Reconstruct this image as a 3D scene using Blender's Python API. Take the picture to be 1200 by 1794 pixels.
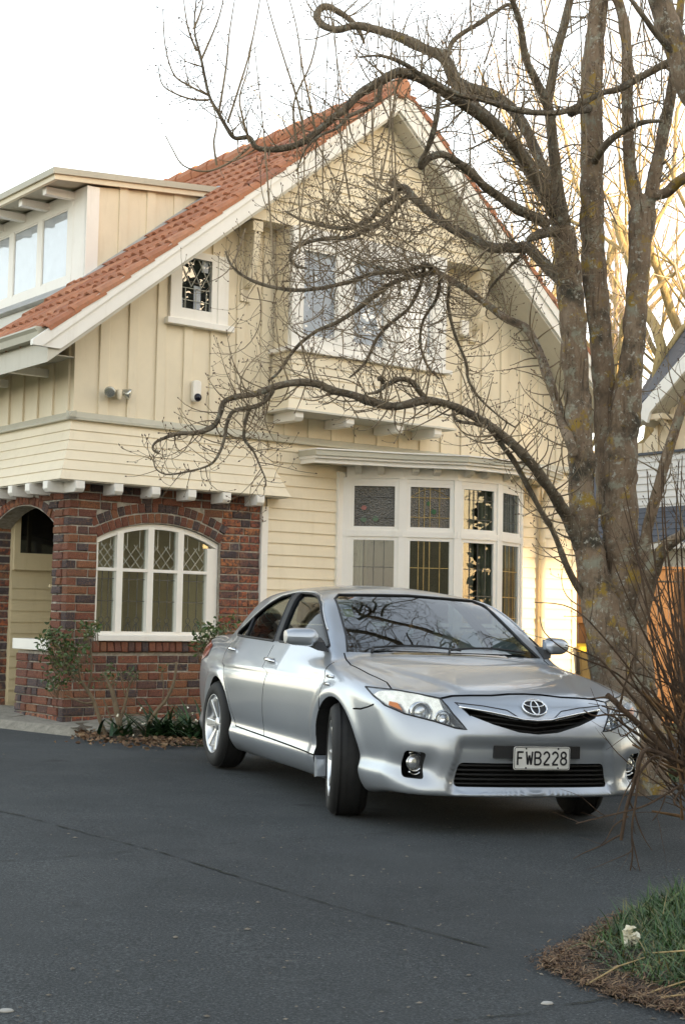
import bpy, bmesh, math, random
import numpy as np
from mathutils import Vector, Matrix, noise
from mathutils.bvhtree import BVHTree

for _o in list(bpy.data.objects):
    bpy.data.objects.remove(_o)
S = bpy.context.scene
COL = S.collection
PI = math.pi
rad = math.radians

# ------------------------------------------------------------------ camera
cam_data = bpy.data.cameras.new('camera')
cam = bpy.data.objects.new('camera', cam_data)
COL.objects.link(cam)
EYE = 1.19
_p, _r = rad(4.185), rad(1.108)
_fw = Vector((0, math.cos(_p), math.sin(_p)))
_up0 = Vector((0, -math.sin(_p), math.cos(_p)))
_rt0 = Vector((1, 0, 0))
_rt = _rt0 * math.cos(_r) + _up0 * math.sin(_r)
_up = -_rt0 * math.sin(_r) + _up0 * math.cos(_r)
_m = Matrix((( _rt.x, _up.x, -_fw.x, 0), (_rt.y, _up.y, -_fw.y, 0), (_rt.z, _up.z, -_fw.z, EYE), (0, 0, 0, 1)))
cam.matrix_world = _m
cam_data.sensor_fit = 'AUTO'
cam_data.sensor_width = 36.0
cam_data.lens = 36.0 * 2560 / 1794
cam_data.clip_start = 0.1
cam_data.clip_end = 2000
S.camera = cam

# ------------------------------------------------------------------ sky, sun, exposure
SUN_EL = 6.5
SUN_DIR = Vector((0.85, -0.53, 0)).normalized()          # horizontal direction towards the sun
world = bpy.data.worlds.new('World')
S.world = world
world.use_nodes = True
wn = world.node_tree
wn.nodes.clear()
wo = wn.nodes.new('ShaderNodeOutputWorld')
wb = wn.nodes.new('ShaderNodeBackground')
sky = wn.nodes.new('ShaderNodeTexSky')
sky.sky_type = 'NISHITA'
sky.sun_disc = False
sky.sun_elevation = rad(SUN_EL)
sky.sun_rotation = math.atan2(SUN_DIR.x, SUN_DIR.y)
sky.air_density = 1.0
sky.dust_density = 1.5
sky.ozone_density = 1.0
# a thin high veil of cloud whitens the winter sky
veil = wn.nodes.new('ShaderNodeMixRGB')
veil.blend_type = 'MIX'
_g = wn.nodes.new('ShaderNodeNewGeometry'); _sx = wn.nodes.new('ShaderNodeSeparateXYZ'); _mr = wn.nodes.new('ShaderNodeMapRange')
wn.links.new(_g.outputs['Incoming'], _sx.inputs[0]); wn.links.new(_sx.outputs['Z'], _mr.inputs['Value'])
# looking up, the haze thins: Incoming points back at the viewer, so Z runs from 0 at the horizon to -1 overhead
_mr.inputs['From Min'].default_value = 0.0; _mr.inputs['From Max'].default_value = -0.95
_mr.inputs['To Min'].default_value = 0.55; _mr.inputs['To Max'].default_value = 0.06
wn.links.new(_mr.outputs[0], veil.inputs[0])
veil.inputs[2].default_value = (5.6, 5.25, 4.8, 1)
wn.links.new(sky.outputs[0], veil.inputs[1])
wn.links.new(veil.outputs[0], wb.inputs[0])
wb.inputs[1].default_value = 0.15
wn.links.new(wb.outputs[0], wo.inputs[0])

sun_data = bpy.data.lights.new('sun', 'SUN')
sun_data.energy = 2.1
sun_data.angle = rad(1.0)
sun_data.color = (1.0, 0.74, 0.42)
sun = bpy.data.objects.new('sun', sun_data)
COL.objects.link(sun)
_sd = Vector((SUN_DIR.x * math.cos(rad(SUN_EL)), SUN_DIR.y * math.cos(rad(SUN_EL)), math.sin(rad(SUN_EL))))
sun.rotation_euler = _sd.to_track_quat('Z', 'Y').to_euler()
sun.location = (12, -8, 12)

S.view_settings.view_transform = 'Standard'
S.view_settings.look = 'None'
S.view_settings.exposure = 2.12
S.view_settings.gamma = 1.0
S.view_settings.use_curve_mapping = False
try:
    S.cycles.max_bounces = 8
    S.cycles.transparent_max_bounces = 16
    S.cycles.caustics_reflective = False
    S.cycles.caustics_refractive = False
except Exception:
    pass

# ------------------------------------------------------------------ helpers
class MB:
    """collects vertices and faces; build() links them as ONE mesh object"""
    def __init__(s):
        s.v = []; s.f = []; s.mi = []; s.cur = 0
    def add(s, vs, fs):
        b = len(s.v)
        s.v.extend([tuple(v) for v in vs])
        for f in fs:
            s.f.append([b + i for i in f]); s.mi.append(s.cur)
    def box(s, a, b):
        x0, y0, z0 = a; x1, y1, z1 = b
        s.add([(x0,y0,z0),(x1,y0,z0),(x1,y1,z0),(x0,y1,z0),(x0,y0,z1),(x1,y0,z1),(x1,y1,z1),(x0,y1,z1)],
              [(0,3,2,1),(4,5,6,7),(0,1,5,4),(1,2,6,5),(2,3,7,6),(3,0,4,7)])
    def hexa(s, p):
        """eight corners: bottom four ccw, top four ccw"""
        s.add(p, [(0,3,2,1),(4,5,6,7),(0,1,5,4),(1,2,6,5),(2,3,7,6),(3,0,4,7)])
    def beam(s, a, b, w, h, up=(0,0,1)):
        """rectangular bar from a to b"""
        a = Vector(a); b = Vector(b); d = (b - a).normalized(); up = Vector(up)
        x = d.cross(up)
        if x.length < 1e-4: x = d.cross(Vector((1,0,0)))
        x.normalize(); y = x.cross(d).normalized()
        x = x * w / 2; y = y * h / 2
        s.hexa([a-x-y, a+x-y, b+x-y, b-x-y, a-x+y, a+x+y, b+x+y, b-x+y])
    def prism(s, poly, f0, f1):
        """poly: 2D points; f0, f1 map a 2D point to the two ends"""
        n = len(poly)
        vs = [f0(p) for p in poly] + [f1(p) for p in poly]
        fs = [list(range(n))[::-1], list(range(n, 2*n))]
        for i in range(n):
            j = (i+1) % n
            fs.append((i, j, n+j, n+i))
        s.add(vs, fs)
    def tube(s, pts, r, n=6, cap=True):
        pts = [Vector(p) for p in pts]
        if not hasattr(r, '__len__'): r = [r]*len(pts)
        m = len(pts); b = len(s.v)
        t0 = (pts[1]-pts[0]).normalized()
        ref = Vector((0,0,1)) if abs(t0.z) < .9 else Vector((1,0,0))
        nx = t0.cross(ref).normalized()
        for i in range(m):
            t = (pts[min(i+1,m-1)] - pts[max(i-1,0)])
            if t.length < 1e-9: t = t0.copy()
            t.normalize()
            nx = (nx - t*nx.dot(t))
            if nx.length < 1e-6: nx = t.cross(Vector((1,.3,.2)))
            nx.normalize(); ny = t.cross(nx)
            for k in range(n):
                a = 2*PI*k/n
                s.v.append(tuple(pts[i] + (nx*math.cos(a) + ny*math.sin(a))*r[i]))
        for i in range(m-1):
            for k in range(n):
                k2 = (k+1) % n
                s.f.append([b+i*n+k, b+i*n+k2, b+(i+1)*n+k2, b+(i+1)*n+k]); s.mi.append(s.cur)
        if cap and n > 2:
            s.f.append([b+k for k in range(n)][::-1]); s.mi.append(s.cur)
            s.f.append([b+(m-1)*n+k for k in range(n)]); s.mi.append(s.cur)
    def lathe(s, prof, n=32, axis='y', o=(0,0,0), full=True):
        """prof: (along axis, radius) points"""
        b = len(s.v); m = len(prof); o = Vector(o)
        for (h, r) in prof:
            for k in range(n):
                a = 2*PI*k/n; c, q = r*math.cos(a), r*math.sin(a)
                v = {'y': (c, h, q), 'z': (c, q, h), 'x': (h, c, q)}[axis]
                s.v.append(tuple(o + Vector(v)))
        for i in range(m-1):
            for k in range(n):
                k2 = (k+1) % n
                s.f.append([b+i*n+k, b+i*n+k2, b+(i+1)*n+k2, b+(i+1)*n+k]); s.mi.append(s.cur)
    def grid(s, P):
        """P[i][j] points"""
        b = len(s.v); m = len(P); n = len(P[0])
        for row in P:
            s.v.extend([tuple(q) for q in row])
        for i in range(m-1):
            for j in range(n-1):
                s.f.append([b+i*n+j, b+i*n+j+1, b+(i+1)*n+j+1, b+(i+1)*n+j]); s.mi.append(s.cur)
    def mesh(s, name, mats, smooth=False):
        me = bpy.data.meshes.new(name)
        me.from_pydata(s.v, [], s.f)
        if not isinstance(mats, (list, tuple)): mats = [mats]
        for m in mats: me.materials.append(m)
        if len(mats) > 1:
            me.polygons.foreach_set('material_index', s.mi)
        if smooth:
            me.polygons.foreach_set('use_smooth', [True]*len(me.polygons))
        me.update()
        return me
    def build(s, name, mats, parent=None, smooth=False, **kw):
        return link(name, s.mesh(name, mats, smooth), parent, **kw)

def link(name, me, parent=None, label=None, kind=None):
    o = bpy.data.objects.new(name, me)
    COL.objects.link(o)
    if parent is not None: o.parent = parent
    if label: o['label'] = label
    if kind: o['kind'] = kind
    return o

def thing(name, label, cat, loc=(0,0,0), rz=0.0, group=None):
    o = bpy.data.objects.new(name, None)
    o.empty_display_size = .2
    COL.objects.link(o)
    o.location = loc; o.rotation_euler = (0,0,rz)
    o['label'] = label; o['category'] = cat
    if group: o['group'] = group
    return o

def tag(o, label, cat, group=None, kind=None):
    o['label'] = label; o['category'] = cat
    if group: o['group'] = group
    if kind: o['kind'] = kind
    return o

def recalc(me):
    bm = bmesh.new(); bm.from_mesh(me)
    bmesh.ops.recalc_face_normals(bm, faces=bm.faces)
    bm.to_mesh(me); bm.free(); me.update()

def bevel_obj(o, w=.004, seg=2, angle=30):
    m = o.modifiers.new('bevel', 'BEVEL'); m.width = w; m.segments = seg
    m.limit_method = 'ANGLE'; m.angle_limit = rad(angle); m.harden_normals = False
    return o

def smooth_angle(me, ang=35):
    me.polygons.foreach_set('use_smooth', [True]*len(me.polygons))
    try: me.set_sharp_from_angle(angle=rad(ang))
    except Exception: pass

# ---- materials
MATS = {}
def srgb(c):
    if isinstance(c, str):
        c = c.lstrip('#'); c = [int(c[i:i+2],16)/255 for i in (0,2,4)]
        return tuple((x/12.92 if x <= .04045 else ((x+.055)/1.055)**2.4) for x in c) + (1,)
    return tuple(c)[:3] + (1,)

class NT:
    def __init__(s, name):
        s.m = bpy.data.materials.new(name); s.m.use_nodes = True
        s.t = s.m.node_tree; s.b = s.t.nodes['Principled BSDF']; s.out = s.t.nodes['Material Output']
        MATS[name] = s.m
        s._tc = None
    def n(s, t, **kw):
        q = s.t.nodes.new(t)
        for k, v in kw.items():
            if k in q.inputs.keys(): q.inputs[k].default_value = v
            else: setattr(q, k, v)
        return q
    def l(s, a, b): s.t.links.new(a, b)
    def coord(s, kind='Object'):
        if s._tc is None: s._tc = s.n('ShaderNodeTexCoord')
        return s._tc.outputs[kind]
    def mapping(s, scale=(1,1,1), kind='Object'):
        m = s.n('ShaderNodeMapping'); m.inputs['Scale'].default_value = scale
        s.l(s.coord(kind), m.inputs[0]); return m.outputs[0]
    def noise(s, scale=5, detail=6, rough=.6, vec=None, dist=0):
        q = s.n('ShaderNodeTexNoise'); q.inputs['Scale'].default_value = scale
        q.inputs['Detail'].default_value = detail; q.inputs['Roughness'].default_value = rough
        q.inputs['Distortion'].default_value = dist
        s.l(vec if vec is not None else s.coord(), q.inputs['Vector'])
        return q.outputs['Fac']
    def vor(s, scale=5, vec=None, feature='F1', out='Distance'):
        q = s.n('ShaderNodeTexVoronoi'); q.feature = feature; q.inputs['Scale'].default_value = scale
        s.l(vec if vec is not None else s.coord(), q.inputs['Vector'])
        return q.outputs[out]
    def ramp(s, fac, stops, interp='LINEAR'):
        q = s.n('ShaderNodeValToRGB'); q.color_ramp.interpolation = interp
        e = q.color_ramp.elements
        while len(e) < len(stops): e.new(.5)
        for i, (p, c) in enumerate(stops):
            e[i].position = p; e[i].color = srgb(c) if not isinstance(c, (int, float)) else (c, c, c, 1)
        s.l(fac, q.inputs[0]); return q.outputs[0]
    def mix(s, fac, a, b, mode='MIX'):
        q = s.n('ShaderNodeMixRGB'); q.blend_type = mode
        for i, x in ((0, fac), (1, a), (2, b)):
            if isinstance(x, (int, float)): q.inputs[i].default_value = x if i == 0 else (x,x,x,1)
            elif isinstance(x, (tuple, list, str)): q.inputs[i].default_value = srgb(x)
            else: s.l(x, q.inputs[i])
        return q.outputs[0]
    def math(s, op, a, b=0.0):
        q = s.n('ShaderNodeMath'); q.operation = op
        for i, x in ((0, a), (1, b)):
            if isinstance(x, (int, float)): q.inputs[i].default_value = x
            else: s.l(x, q.inputs[i])
        return q.outputs[0]
    def set(s, name, x):
        if isinstance(x, (int, float)): s.b.inputs[name].default_value = x
        elif isinstance(x, (tuple, list, str)): s.b.inputs[name].default_value = srgb(x)
        else: s.l(x, s.b.inputs[name])
        return s
    def bump(s, h, strength=.3, dist=.01):
        q = s.n('ShaderNodeBump'); q.inputs['Strength'].default_value = strength; q.inputs['Distance'].default_value = dist
        s.l(h, q.inputs['Height']); s.l(q.outputs[0], s.b.inputs['Normal']); return s

def simple(name, col, rough=.5, metal=0.0, spec=.5, coat=0.0, var=.12, vscale=6, bump=0.0, bscale=60, emit=None):
    N = NT(name)
    c = srgb(col)
    if var > 0:
        n = N.noise(vscale, 8, .65)
        dark = tuple(x*(1-var*1.6) for x in c[:3]); lite = tuple(min(1, x*(1+var)) for x in c[:3])
        N.set('Base Color', N.ramp(n, [(.3, dark), (.7, lite)]))
    else: N.set('Base Color', c)
    N.set('Roughness', rough); N.set('Metallic', metal); N.set('Specular IOR Level', spec)
    if coat: N.set('Coat Weight', coat); N.set('Coat Roughness', .06)
    if bump: N.bump(N.noise(bscale, 6, .6), bump, .004)
    return N.m

def glass(name, tint=(.75,.8,.8), ior=1.5, rough=0.0, extra=0.0):
    """pane: mirror reflection by Fresnel over tinted see-through glass"""
    N = NT(name); N.t.nodes.remove(N.b)
    tr = N.n('ShaderNodeBsdfTransparent'); tr.inputs[0].default_value = tuple(tint) + (1,)
    gl = N.n('ShaderNodeBsdfGlossy'); gl.inputs['Roughness'].default_value = rough
    lw = N.n('ShaderNodeLayerWeight'); lw.inputs['Blend'].default_value = .5; f0 = ((ior-1)/(ior+1))**2          # Schlick: the same from both faces of a sheet
    fz = N.math('ADD', N.math('MULTIPLY', N.math('POWER', lw.outputs['Facing'], 5.0), 1-f0), f0)
    mx = N.n('ShaderNodeMixShader')
    nz = N.noise(1.3, 2, .5)
    bp = N.n('ShaderNodeBump'); bp.inputs['Strength'].default_value = .06; bp.inputs['Distance'].default_value = .02
    N.l(nz, bp.inputs['Height']); N.l(bp.outputs[0], gl.inputs['Normal'])
    f = N.math('ADD', fz, extra) if extra else fz
    N.l(f, mx.inputs[0]); N.l(tr.outputs[0], mx.inputs[1]); N.l(gl.outputs[0], mx.inputs[2])
    N.l(mx.outputs[0], N.out.inputs[0])
    return N.m

def ground_z(x, y):
    """the driveway falls gently to the right and away"""
    return -(.0206*(x-.79) + .0075*(y-9.12)) + .006

def at(px, py, d):
    """surveyed point: picture bearing (px, py) of the 1200x1794 photograph at d metres from the camera"""
    r = _fw*2560 + _rt*(px-600) - _up*(py-897)
    return Vector((0,0,EYE)) + r/r.y*d

def inpoly(poly, X, Y):
    p = np.array(poly); n = len(p); ins = np.zeros(len(X), bool); j = n-1
    for i in range(n):
        xi, yi = p[i]; xj, yj = p[j]
        c = ((yi > Y) != (yj > Y)) & (X < (xj-xi)*(Y-yi)/((yj-yi) if abs(yj-yi) > 1e-12 else 1e-12) + xi)
        ins ^= c; j = i
    return ins
def ribbon(pts, w, closed=False):
    P = [Vector((p[0], p[1])) for p in pts]; n = len(P); L = []; R = []
    for i in range(n):
        a = P[i-1] if (i > 0 or closed) else P[i]
        b = P[(i+1) % n] if (i < n-1 or closed) else P[i]
        d1 = (P[i]-a); d2 = (b-P[i])
        if d1.length < 1e-9: d1 = d2
        if d2.length < 1e-9: d2 = d1
        t = (d1.normalized()+d2.normalized()).normalized(); q = Vector((-t.y, t.x))
        c = max(.5, abs(q.dot(Vector((-d2.y, d2.x)).normalized())))
        L.append(P[i]+q*w/2/c); R.append(P[i]-q*w/2/c)
    return L, R
def dens(pts, step, closed=False):
    out = []; n = len(pts); m = n if closed else n-1
    for i in range(m):
        a = Vector(pts[i]); b = Vector(pts[(i+1) % n]); k = max(1, int((b-a).length/step))
        for j in range(k): out.append(tuple(a + (b-a)*j/k))
    if not closed: out.append(tuple(pts[-1]))
    return out
def rounded(poly, r, seg=4):
    out = []; n = len(poly)
    for i in range(n):
        p0 = Vector(poly[i-1]); p = Vector(poly[i]); p1 = Vector(poly[(i+1) % n])
        a = (p0-p); b = (p1-p); k = min(r, a.length*.45, b.length*.45)
        A = p + a.normalized()*k; B = p + b.normalized()*k
        for j in range(seg+1):
            t = j/seg; out.append(tuple(A*(1-t)**2 + p*2*t*(1-t) + B*t*t))
    return out

# ------------------------------------------------------------------ materials of the houses
def paint(name, col, rough=.55, var=.06, dirt=.0):
    N = NT(name); c = srgb(col)[:3]
    n = N.noise(1.7, 8, .7)
    base = N.ramp(n, [(.3, tuple(x*(1-var) for x in c)), (.7, tuple(min(1,x*(1+var)) for x in c))])
    st = N.noise(9, 6, .75, N.mapping((1,1,.12)))       # faint run-off streaks
    base = N.mix(N.ramp(st, [(.54, 0.0), (.74, .26)]), base, (c[0]*.66, c[1]*.61, c[2]*.50))
    N.set('Base Color', base); N.set('Roughness', rough); N.set('Specular IOR Level', .35)
    N.bump(N.noise(70, 5, .6, N.mapping((1,1,.15))), .12, .003)
    return N.m
M_cream = paint('cream weatherboard paint', (.80,.705,.53))
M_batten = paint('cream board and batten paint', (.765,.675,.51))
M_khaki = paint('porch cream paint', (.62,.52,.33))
M_white = paint('white trim paint', (.84,.81,.75), .45, .04)
M_ledge = paint('weathered ledge paint', (.50,.475,.385), .6, .08)
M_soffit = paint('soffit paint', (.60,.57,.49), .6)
def brickmat(name, per_island):
    N = NT(name)
    if per_island: r = N.n('ShaderNodeNewGeometry').outputs['Random Per Island']
    else: r = N.n('ShaderNodeObjectInfo').outputs['Random']
    c = N.ramp(r, [(0, (.40,.125,.055)), (.20, (.33,.095,.045)), (.38, (.46,.175,.068)), (.52, (.29,.090,.052)), (.60, (.17,.078,.062)), (.69, (.070,.053,.058)), (.80, (.36,.14,.065)), (.90, (.11,.085,.09))], 'CONSTANT')
    n = N.noise(26, 8, .75); n2 = N.noise(7, 5, .7)
    c = N.mix(N.ramp(n, [(.44, 0.0), (.56, .92)]), c, (.060,.045,.046))
    c = N.mix(N.ramp(n2, [(.50, 0.0), (.66, .6)]), c, (.36,.19,.10))
    N.set('Base Color', c); N.set('Roughness', .85); N.bump(N.noise(38, 8, .75), .9, .022)
    return N.m
M_brick = brickmat('clinker brick', False)
M_brick_far = brickmat('clinker brick joined', True)
M_mortar = simple('lime mortar', (.36,.325,.27), .95, var=.3, vscale=18, bump=.5, bscale=120)
def tilemat():
    N = NT('terracotta roof tile')
    r = N.n('ShaderNodeObjectInfo').outputs['Random']
    c = N.ramp(r, [(0, (.41,.165,.085)), (.3, (.46,.195,.10)), (.55, (.35,.138,.075)), (.8, (.50,.23,.125)), (1, (.29,.12,.075))])
    c = N.mix(N.ramp(N.noise(9, 8, .75), [(.46, 0.0), (.72, .5)]), c, (.17,.085,.055))
    c = N.mix(N.ramp(N.noise(30, 6, .7), [(.56, 0.0), (.68, .6)]), c, (.34,.27,.18))
    N.set('Base Color', c); N.set('Roughness', .85); N.bump(N.noise(40, 7, .7), .4, .006)
    return N.m
M_tile = tilemat()
M_lead = simple('lead came', (.10,.10,.095), .5, metal=.3, var=.2, vscale=20)
M_leadlight = simple('bright lead came', (.42,.42,.36), .5, metal=.2, var=.2, vscale=20)
M_brasscame = simple('brass came', (.50,.36,.14), .4, metal=.5, var=.2, vscale=20)
M_flash = simple('lead flashing', (.40,.40,.395), .6, var=.15)
M_pane = glass('window pane', (.80,.83,.80), 1.5, .0, .02)
M_paneup = glass('upstairs window pane', (.95,.96,.97), 1.5, .0, .06)
M_mottled = NT('cathedral glass'); M_mottled.set('Base Color', M_mottled.ramp(M_mottled.noise(60, 4, .6), [(.35,(.035,.032,.026)), (.7,(.12,.105,.075))])); M_mottled.set('Roughness', .12); M_mottled.set('Specular IOR Level', .8); M_mottled.bump(M_mottled.vor(70), .55, .012); M_mottled = M_mottled.m
M_skytone = simple('pale sky-toned sheet', (.80,.83,.88), .8, var=.06)  # blue-white like reflected sky, for the sheets behind upstairs panes
M_curtain = NT('cream curtain'); M_curtain.set('Base Color', M_curtain.ramp(M_curtain.noise(22, 4, .6, M_curtain.mapping((1,1,.03))), [(.35,(.14,.135,.11)), (.65,(.38,.36,.30))])); M_curtain.set('Roughness', .9); M_curtain = M_curtain.m
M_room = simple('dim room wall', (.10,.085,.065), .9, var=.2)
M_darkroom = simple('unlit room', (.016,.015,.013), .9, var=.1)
M_redglass = simple('ruby glass', (.22,.02,.02), .1, var=.2, vscale=30)
M_greenglass = simple('green glass', (.03,.11,.05), .1, var=.2, vscale=30)

# ------------------------------------------------------------------ the house, in its own frame:
# x along the street front from the brick corner, y into the house, z up
HX, HY, HB = -2.717, 14.5, rad(37.74)
house = thing('house', 'cream weatherboard house with red tiled gable, dormer and brick porch', 'house', (HX, HY, 0), HB)
HM = Matrix.Translation((HX, HY, 0)) @ Matrix.Rotation(HB, 4, 'Z')
rng = random.Random(5)
def part(name, mb, mat, parent=house, **kw): 
    o = mb.build(name, mat, parent, **kw); recalc(o.data); return o
APX, APZ, SL, SR = 3.77, 7.325, .795, .86
def ztop(t): return APZ - (APX-t)*SL if t < APX else APZ - (t-APX)*SR

# ---- brick porch
fw_, lw_ = 2.31, 3.00
arcF = lambda r: (1.065, .55, r)
def arc_pts(cx, cz, r, xa, xb, n=14):
    return [(x, cz + math.sqrt(max(0, r*r-(x-cx)**2))) for x in np.linspace(xa, xb, n)]
bw = MB()
JD = .010
F3 = lambda y: (lambda p: (p[0], y, p[1])); L3 = lambda x: (lambda p: (x, p[0], p[1]))
bw.prism([(.02,-.1),(fw_-.005,-.1),(fw_-.005,.93),(.02,.93)], F3(JD), F3(.22))
bw.prism([(.02,.93),(.33,.93),(.33,1.96)] + arc_pts(1.065,.55,1.59,.34,1.79) + [(1.80,1.96),(1.80,.93),(fw_-.005,.93),(fw_-.005,2.78),(.02,2.78)], F3(JD), F3(.22))
bw.prism([(.225,-.1),(.33,-.1),(.33,2.10)] + arc_pts(1.065,.95,1.364,.335,1.795) + [(1.80,2.10),(1.80,-.1),(lw_,-.1),(lw_,2.78),(.225,2.78)], L3(JD), L3(.22))
bw.prism([(.33,-.1),(1.08,-.1),(1.08,.80),(.33,.80)], L3(.02), L3(.20))
brick_wall = part('brick_wall', bw, M_mortar)
def unit_brick(seed):
    r = random.Random(seed); j = lambda a=.035: r.uniform(-a, a)
    b = .035
    vs = [(0,1,0),(1,1,0),(1,1,1),(0,1,1),
          (j(),.10+j(),j(.03)),(1+j(),.10+j(),j(.03)),(1+j(),.10+j(),1+j(.03)),(j(),.10+j(),1+j(.03)),
          (.03+j(.01),0+j(.06),.08+j(.03)),(.97+j(.01),0+j(.06),.08+j(.03)),(.97+j(.01),0+j(.06),.92+j(.03)),(.03+j(.01),0+j(.06),.92+j(.03))]
    fs = [(0,3,2,1),(0,1,5,4),(1,2,6,5),(2,3,7,6),(3,0,4,7),(4,5,9,8),(5,6,10,9),(6,7,11,10),(7,4,8,11),(8,9,10,11)]
    return vs, fs
BR = [unit_brick(k) for k in range(6)]
BRM = []
for vs, fs in BR:
    me = bpy.data.meshes.new('brick'); me.from_pydata(vs, [], fs); me.materials.append(M_brick); recalc(me); BRM.append(me)
bricks = []     # (matrix in house frame)
def put(face, a0, a1, z0, z1, depth=.10, ang=0.0):
    """face 'F': x a0..a1 at y=0 looking out; 'L': y a0..a1 at x=0"""
    out = rng.uniform(-.010, .002)
    Sm = Matrix.Diagonal((a1-a0, depth, z1-z0, 1))
    if face == 'F': M = Matrix.Translation((a0, out, z0)) @ Sm
    else: M = Matrix(((0,1,0,out),(-1,0,0,a1),(0,0,1,z0),(0,0,0,1))) @ Sm
    bricks.append(M)
def voussoirs(face, cx, cz, r, half_ang, a0=None, h=.105, w=.078, a_from=None, a_to=None):
    n = max(3, int(round((a_to-a_from)*(r+h*.4)/w)))
    for k in range(n):
        a = a_from + (a_to-a_from)*(k+.5)/n
        wid = (a_to-a_from)/n*(r+h*.3) - .009
        out = rng.uniform(-.006, .004)
        # local brick: x width, y depth, z radial
        if face == 'F':
            M = Matrix.Translation((cx + r*math.sin(a), out, cz + r*math.cos(a))) @ Matrix.Rotation(a, 4, 'Y') @ Matrix.Translation((-wid/2, 0, .004)) @ Matrix.Diagonal((wid, .10, h-.008, 1))
        else:
            base = Matrix(((0,1,0,0),(-1,0,0,0),(0,0,1,0),(0,0,0,1)))
            M = Matrix.Translation((out, cx + r*math.sin(a), cz + r*math.cos(a))) @ Matrix.Rotation(-a, 4, 'X') @ base @ Matrix.Translation((-wid/2, 0, .004)) @ Matrix.Diagonal((wid, .10, h-.008, 1))
        bricks.append(M)
CH = .086
def fill(face, a, b, k):
    """lay one course between a and b"""
    z0 = .012 + CH*k; x = a
    first = True
    while x < b - .03:
        L = .228 if rng.random() > .3 else .108
        if first and k % 2: L = .108 if L > .2 and a < .02 else L
        first = False
        if b - (x+L) < .06: L = b - x
        put(face, x, min(x+L, b), z0 + rng.uniform(-.003,.003), z0+.0735)
        x += L + .013
def gaps(spans, x0, x1):
    out = []
    for a, b in spans:
        if x1 <= a or x0 >= b: out.append((a, b)); continue
        if x0 > a: out.append((a, x0-.008))
        if x1 < b: out.append((x1+.008, b))
    return out
for k in range(-1, 32):
    zc = .012 + CH*k + .038
    # front
    a0 = 0.0 if k % 2 == 0 else .112
    sp = [(a0, fw_-.006)]
    if .815 < zc < .93: sp = gaps(sp, .30, 1.83)
    elif .93 <= zc:
        ro = 1.59 + .105*2 + .012
        d = ro*ro - (zc-.55)**2
        lo, hi = (.33, 1.80)
        if zc < 1.93: sp = gaps(sp, lo, hi)
        if d > 0:
            hw = math.sqrt(d)
            # ring only exists within the fan of the arch
            lim = ro*math.sin(.486)
            hw = min(hw, max(.735, (zc-.055-.55)*math.tan(.478)+.004))
            if zc >= 1.93: sp = gaps(sp, 1.065-hw, 1.065+hw)
    for a, b in sp:
        if b-a > .04: fill('F', a, b, k)
    # left
    a0 = .112 if k % 2 == 0 else 0.0
    sp = [(a0, lw_)]
    if zc < 2.10: sp = gaps(sp, .33, 1.80)
    ro = 1.364 + .112
    if zc >= 2.07:
        d = ro*ro - (zc-.95)**2
        if d > 0: hw = min(math.sqrt(d), max(.735, (zc-.055-.95)*math.tan(.556)+.004)); sp = gaps(sp, 1.065-hw, 1.065+hw)
    if zc < 2.12: bricks.append(Matrix.Translation((.005, 1.79 + rng.uniform(-.004,.004), .012+CH*k)) @ Matrix.Diagonal((.222, .1, .0735, 1)))
    for a, b in sp:
        if b-a > .04: fill('L', a, b, k)
    if zc < .80:
        x = .335 + (.06 if k % 2 else 0)
        fill('L', .335, 1.075, k)
voussoirs('F', 1.065, .55, 1.592, None, a_from=-.478, a_to=.478)
voussoirs('F', 1.065, .55, 1.592+.108, None, a_from=-.478, a_to=.478)
voussoirs('L', 1.065, .95, 1.368, None, a_from=-.556, a_to=.556)
n = 19
for k in range(n):       # sloping brick-on-edge sill
    x = .305 + k*(1.525/n)
    bricks.append(Matrix.Translation((x, -.035, .815)) @ Matrix.Rotation(rad(-8), 4, 'X') @ Matrix.Diagonal((1.525/n-.010, .14, .108, 1)))
CAMH = HM.inverted() @ Vector((0,0,EYE))
def brick_rank(M):
    c = M @ Vector((.5,0,.5)); return c.z*.0 + (c - CAMH).length + (3.0 if c.z < .15 or c.x > 1.9 and c.z < .9 else 0) + (2.0 if c.y > 1.4 else 0)
bricks.sort(key=brick_rank)
for i, M in enumerate(bricks[:300]):
    o = bpy.data.objects.new('brick', BRM[i % 6]); COL.objects.link(o); o.parent = brick_wall; o.matrix_local = M
mb = MB()
for i, M in enumerate(bricks[300:]):
    vs, fs = BR[i % 6]; mb.add([tuple(M @ Vector(v)) for v in vs], fs)
part('outer_bricks', mb, M_brick_far, brick_wall, kind='stuff')
mb = MB(); mb.box((-.03,.31,.815),(.235,1.12,.925)); o = part('wall_capping', mb, M_white); bevel_obj(o, .006, 2)
mb = MB(); mb.box((fw_,-.03,-.1),(fw_+.085,.05,2.40)); bevel_obj(part('corner_board', mb, M_white), .004)

# porch inside: weatherboard wall with a small sash, floor, ceiling
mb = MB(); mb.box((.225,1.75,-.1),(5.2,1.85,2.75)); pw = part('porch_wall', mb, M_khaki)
for k in range(23):
    z = .10 + .1235*k
    if z+.12 > 1.68 and z < 2.46: xa = .98
    else: xa = .23
    if z > 2.5: break
    mb = MB(); mb.hexa([(xa,1.728,z),(3.2,1.728,z),(3.2,1.75,z),(xa,1.75,z),(xa,1.742,z+.128),(3.2,1.742,z+.128),(3.2,1.75,z+.128),(xa,1.75,z+.128)])
    part('weatherboard', mb, M_khaki, pw)
pwin = MB()
pwin.box((.23,1.69,1.66),(.97,1.745,1.70)); pwin.box((.23,1.70,1.70),(.97,1.745,1.845)); pwin.box((.23,1.70,1.845),(.30,1.745,2.45)); pwin.box((.90,1.70,1.845),(.97,1.745,2.45))
pf = part('porch_window', pwin, M_khaki)
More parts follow.
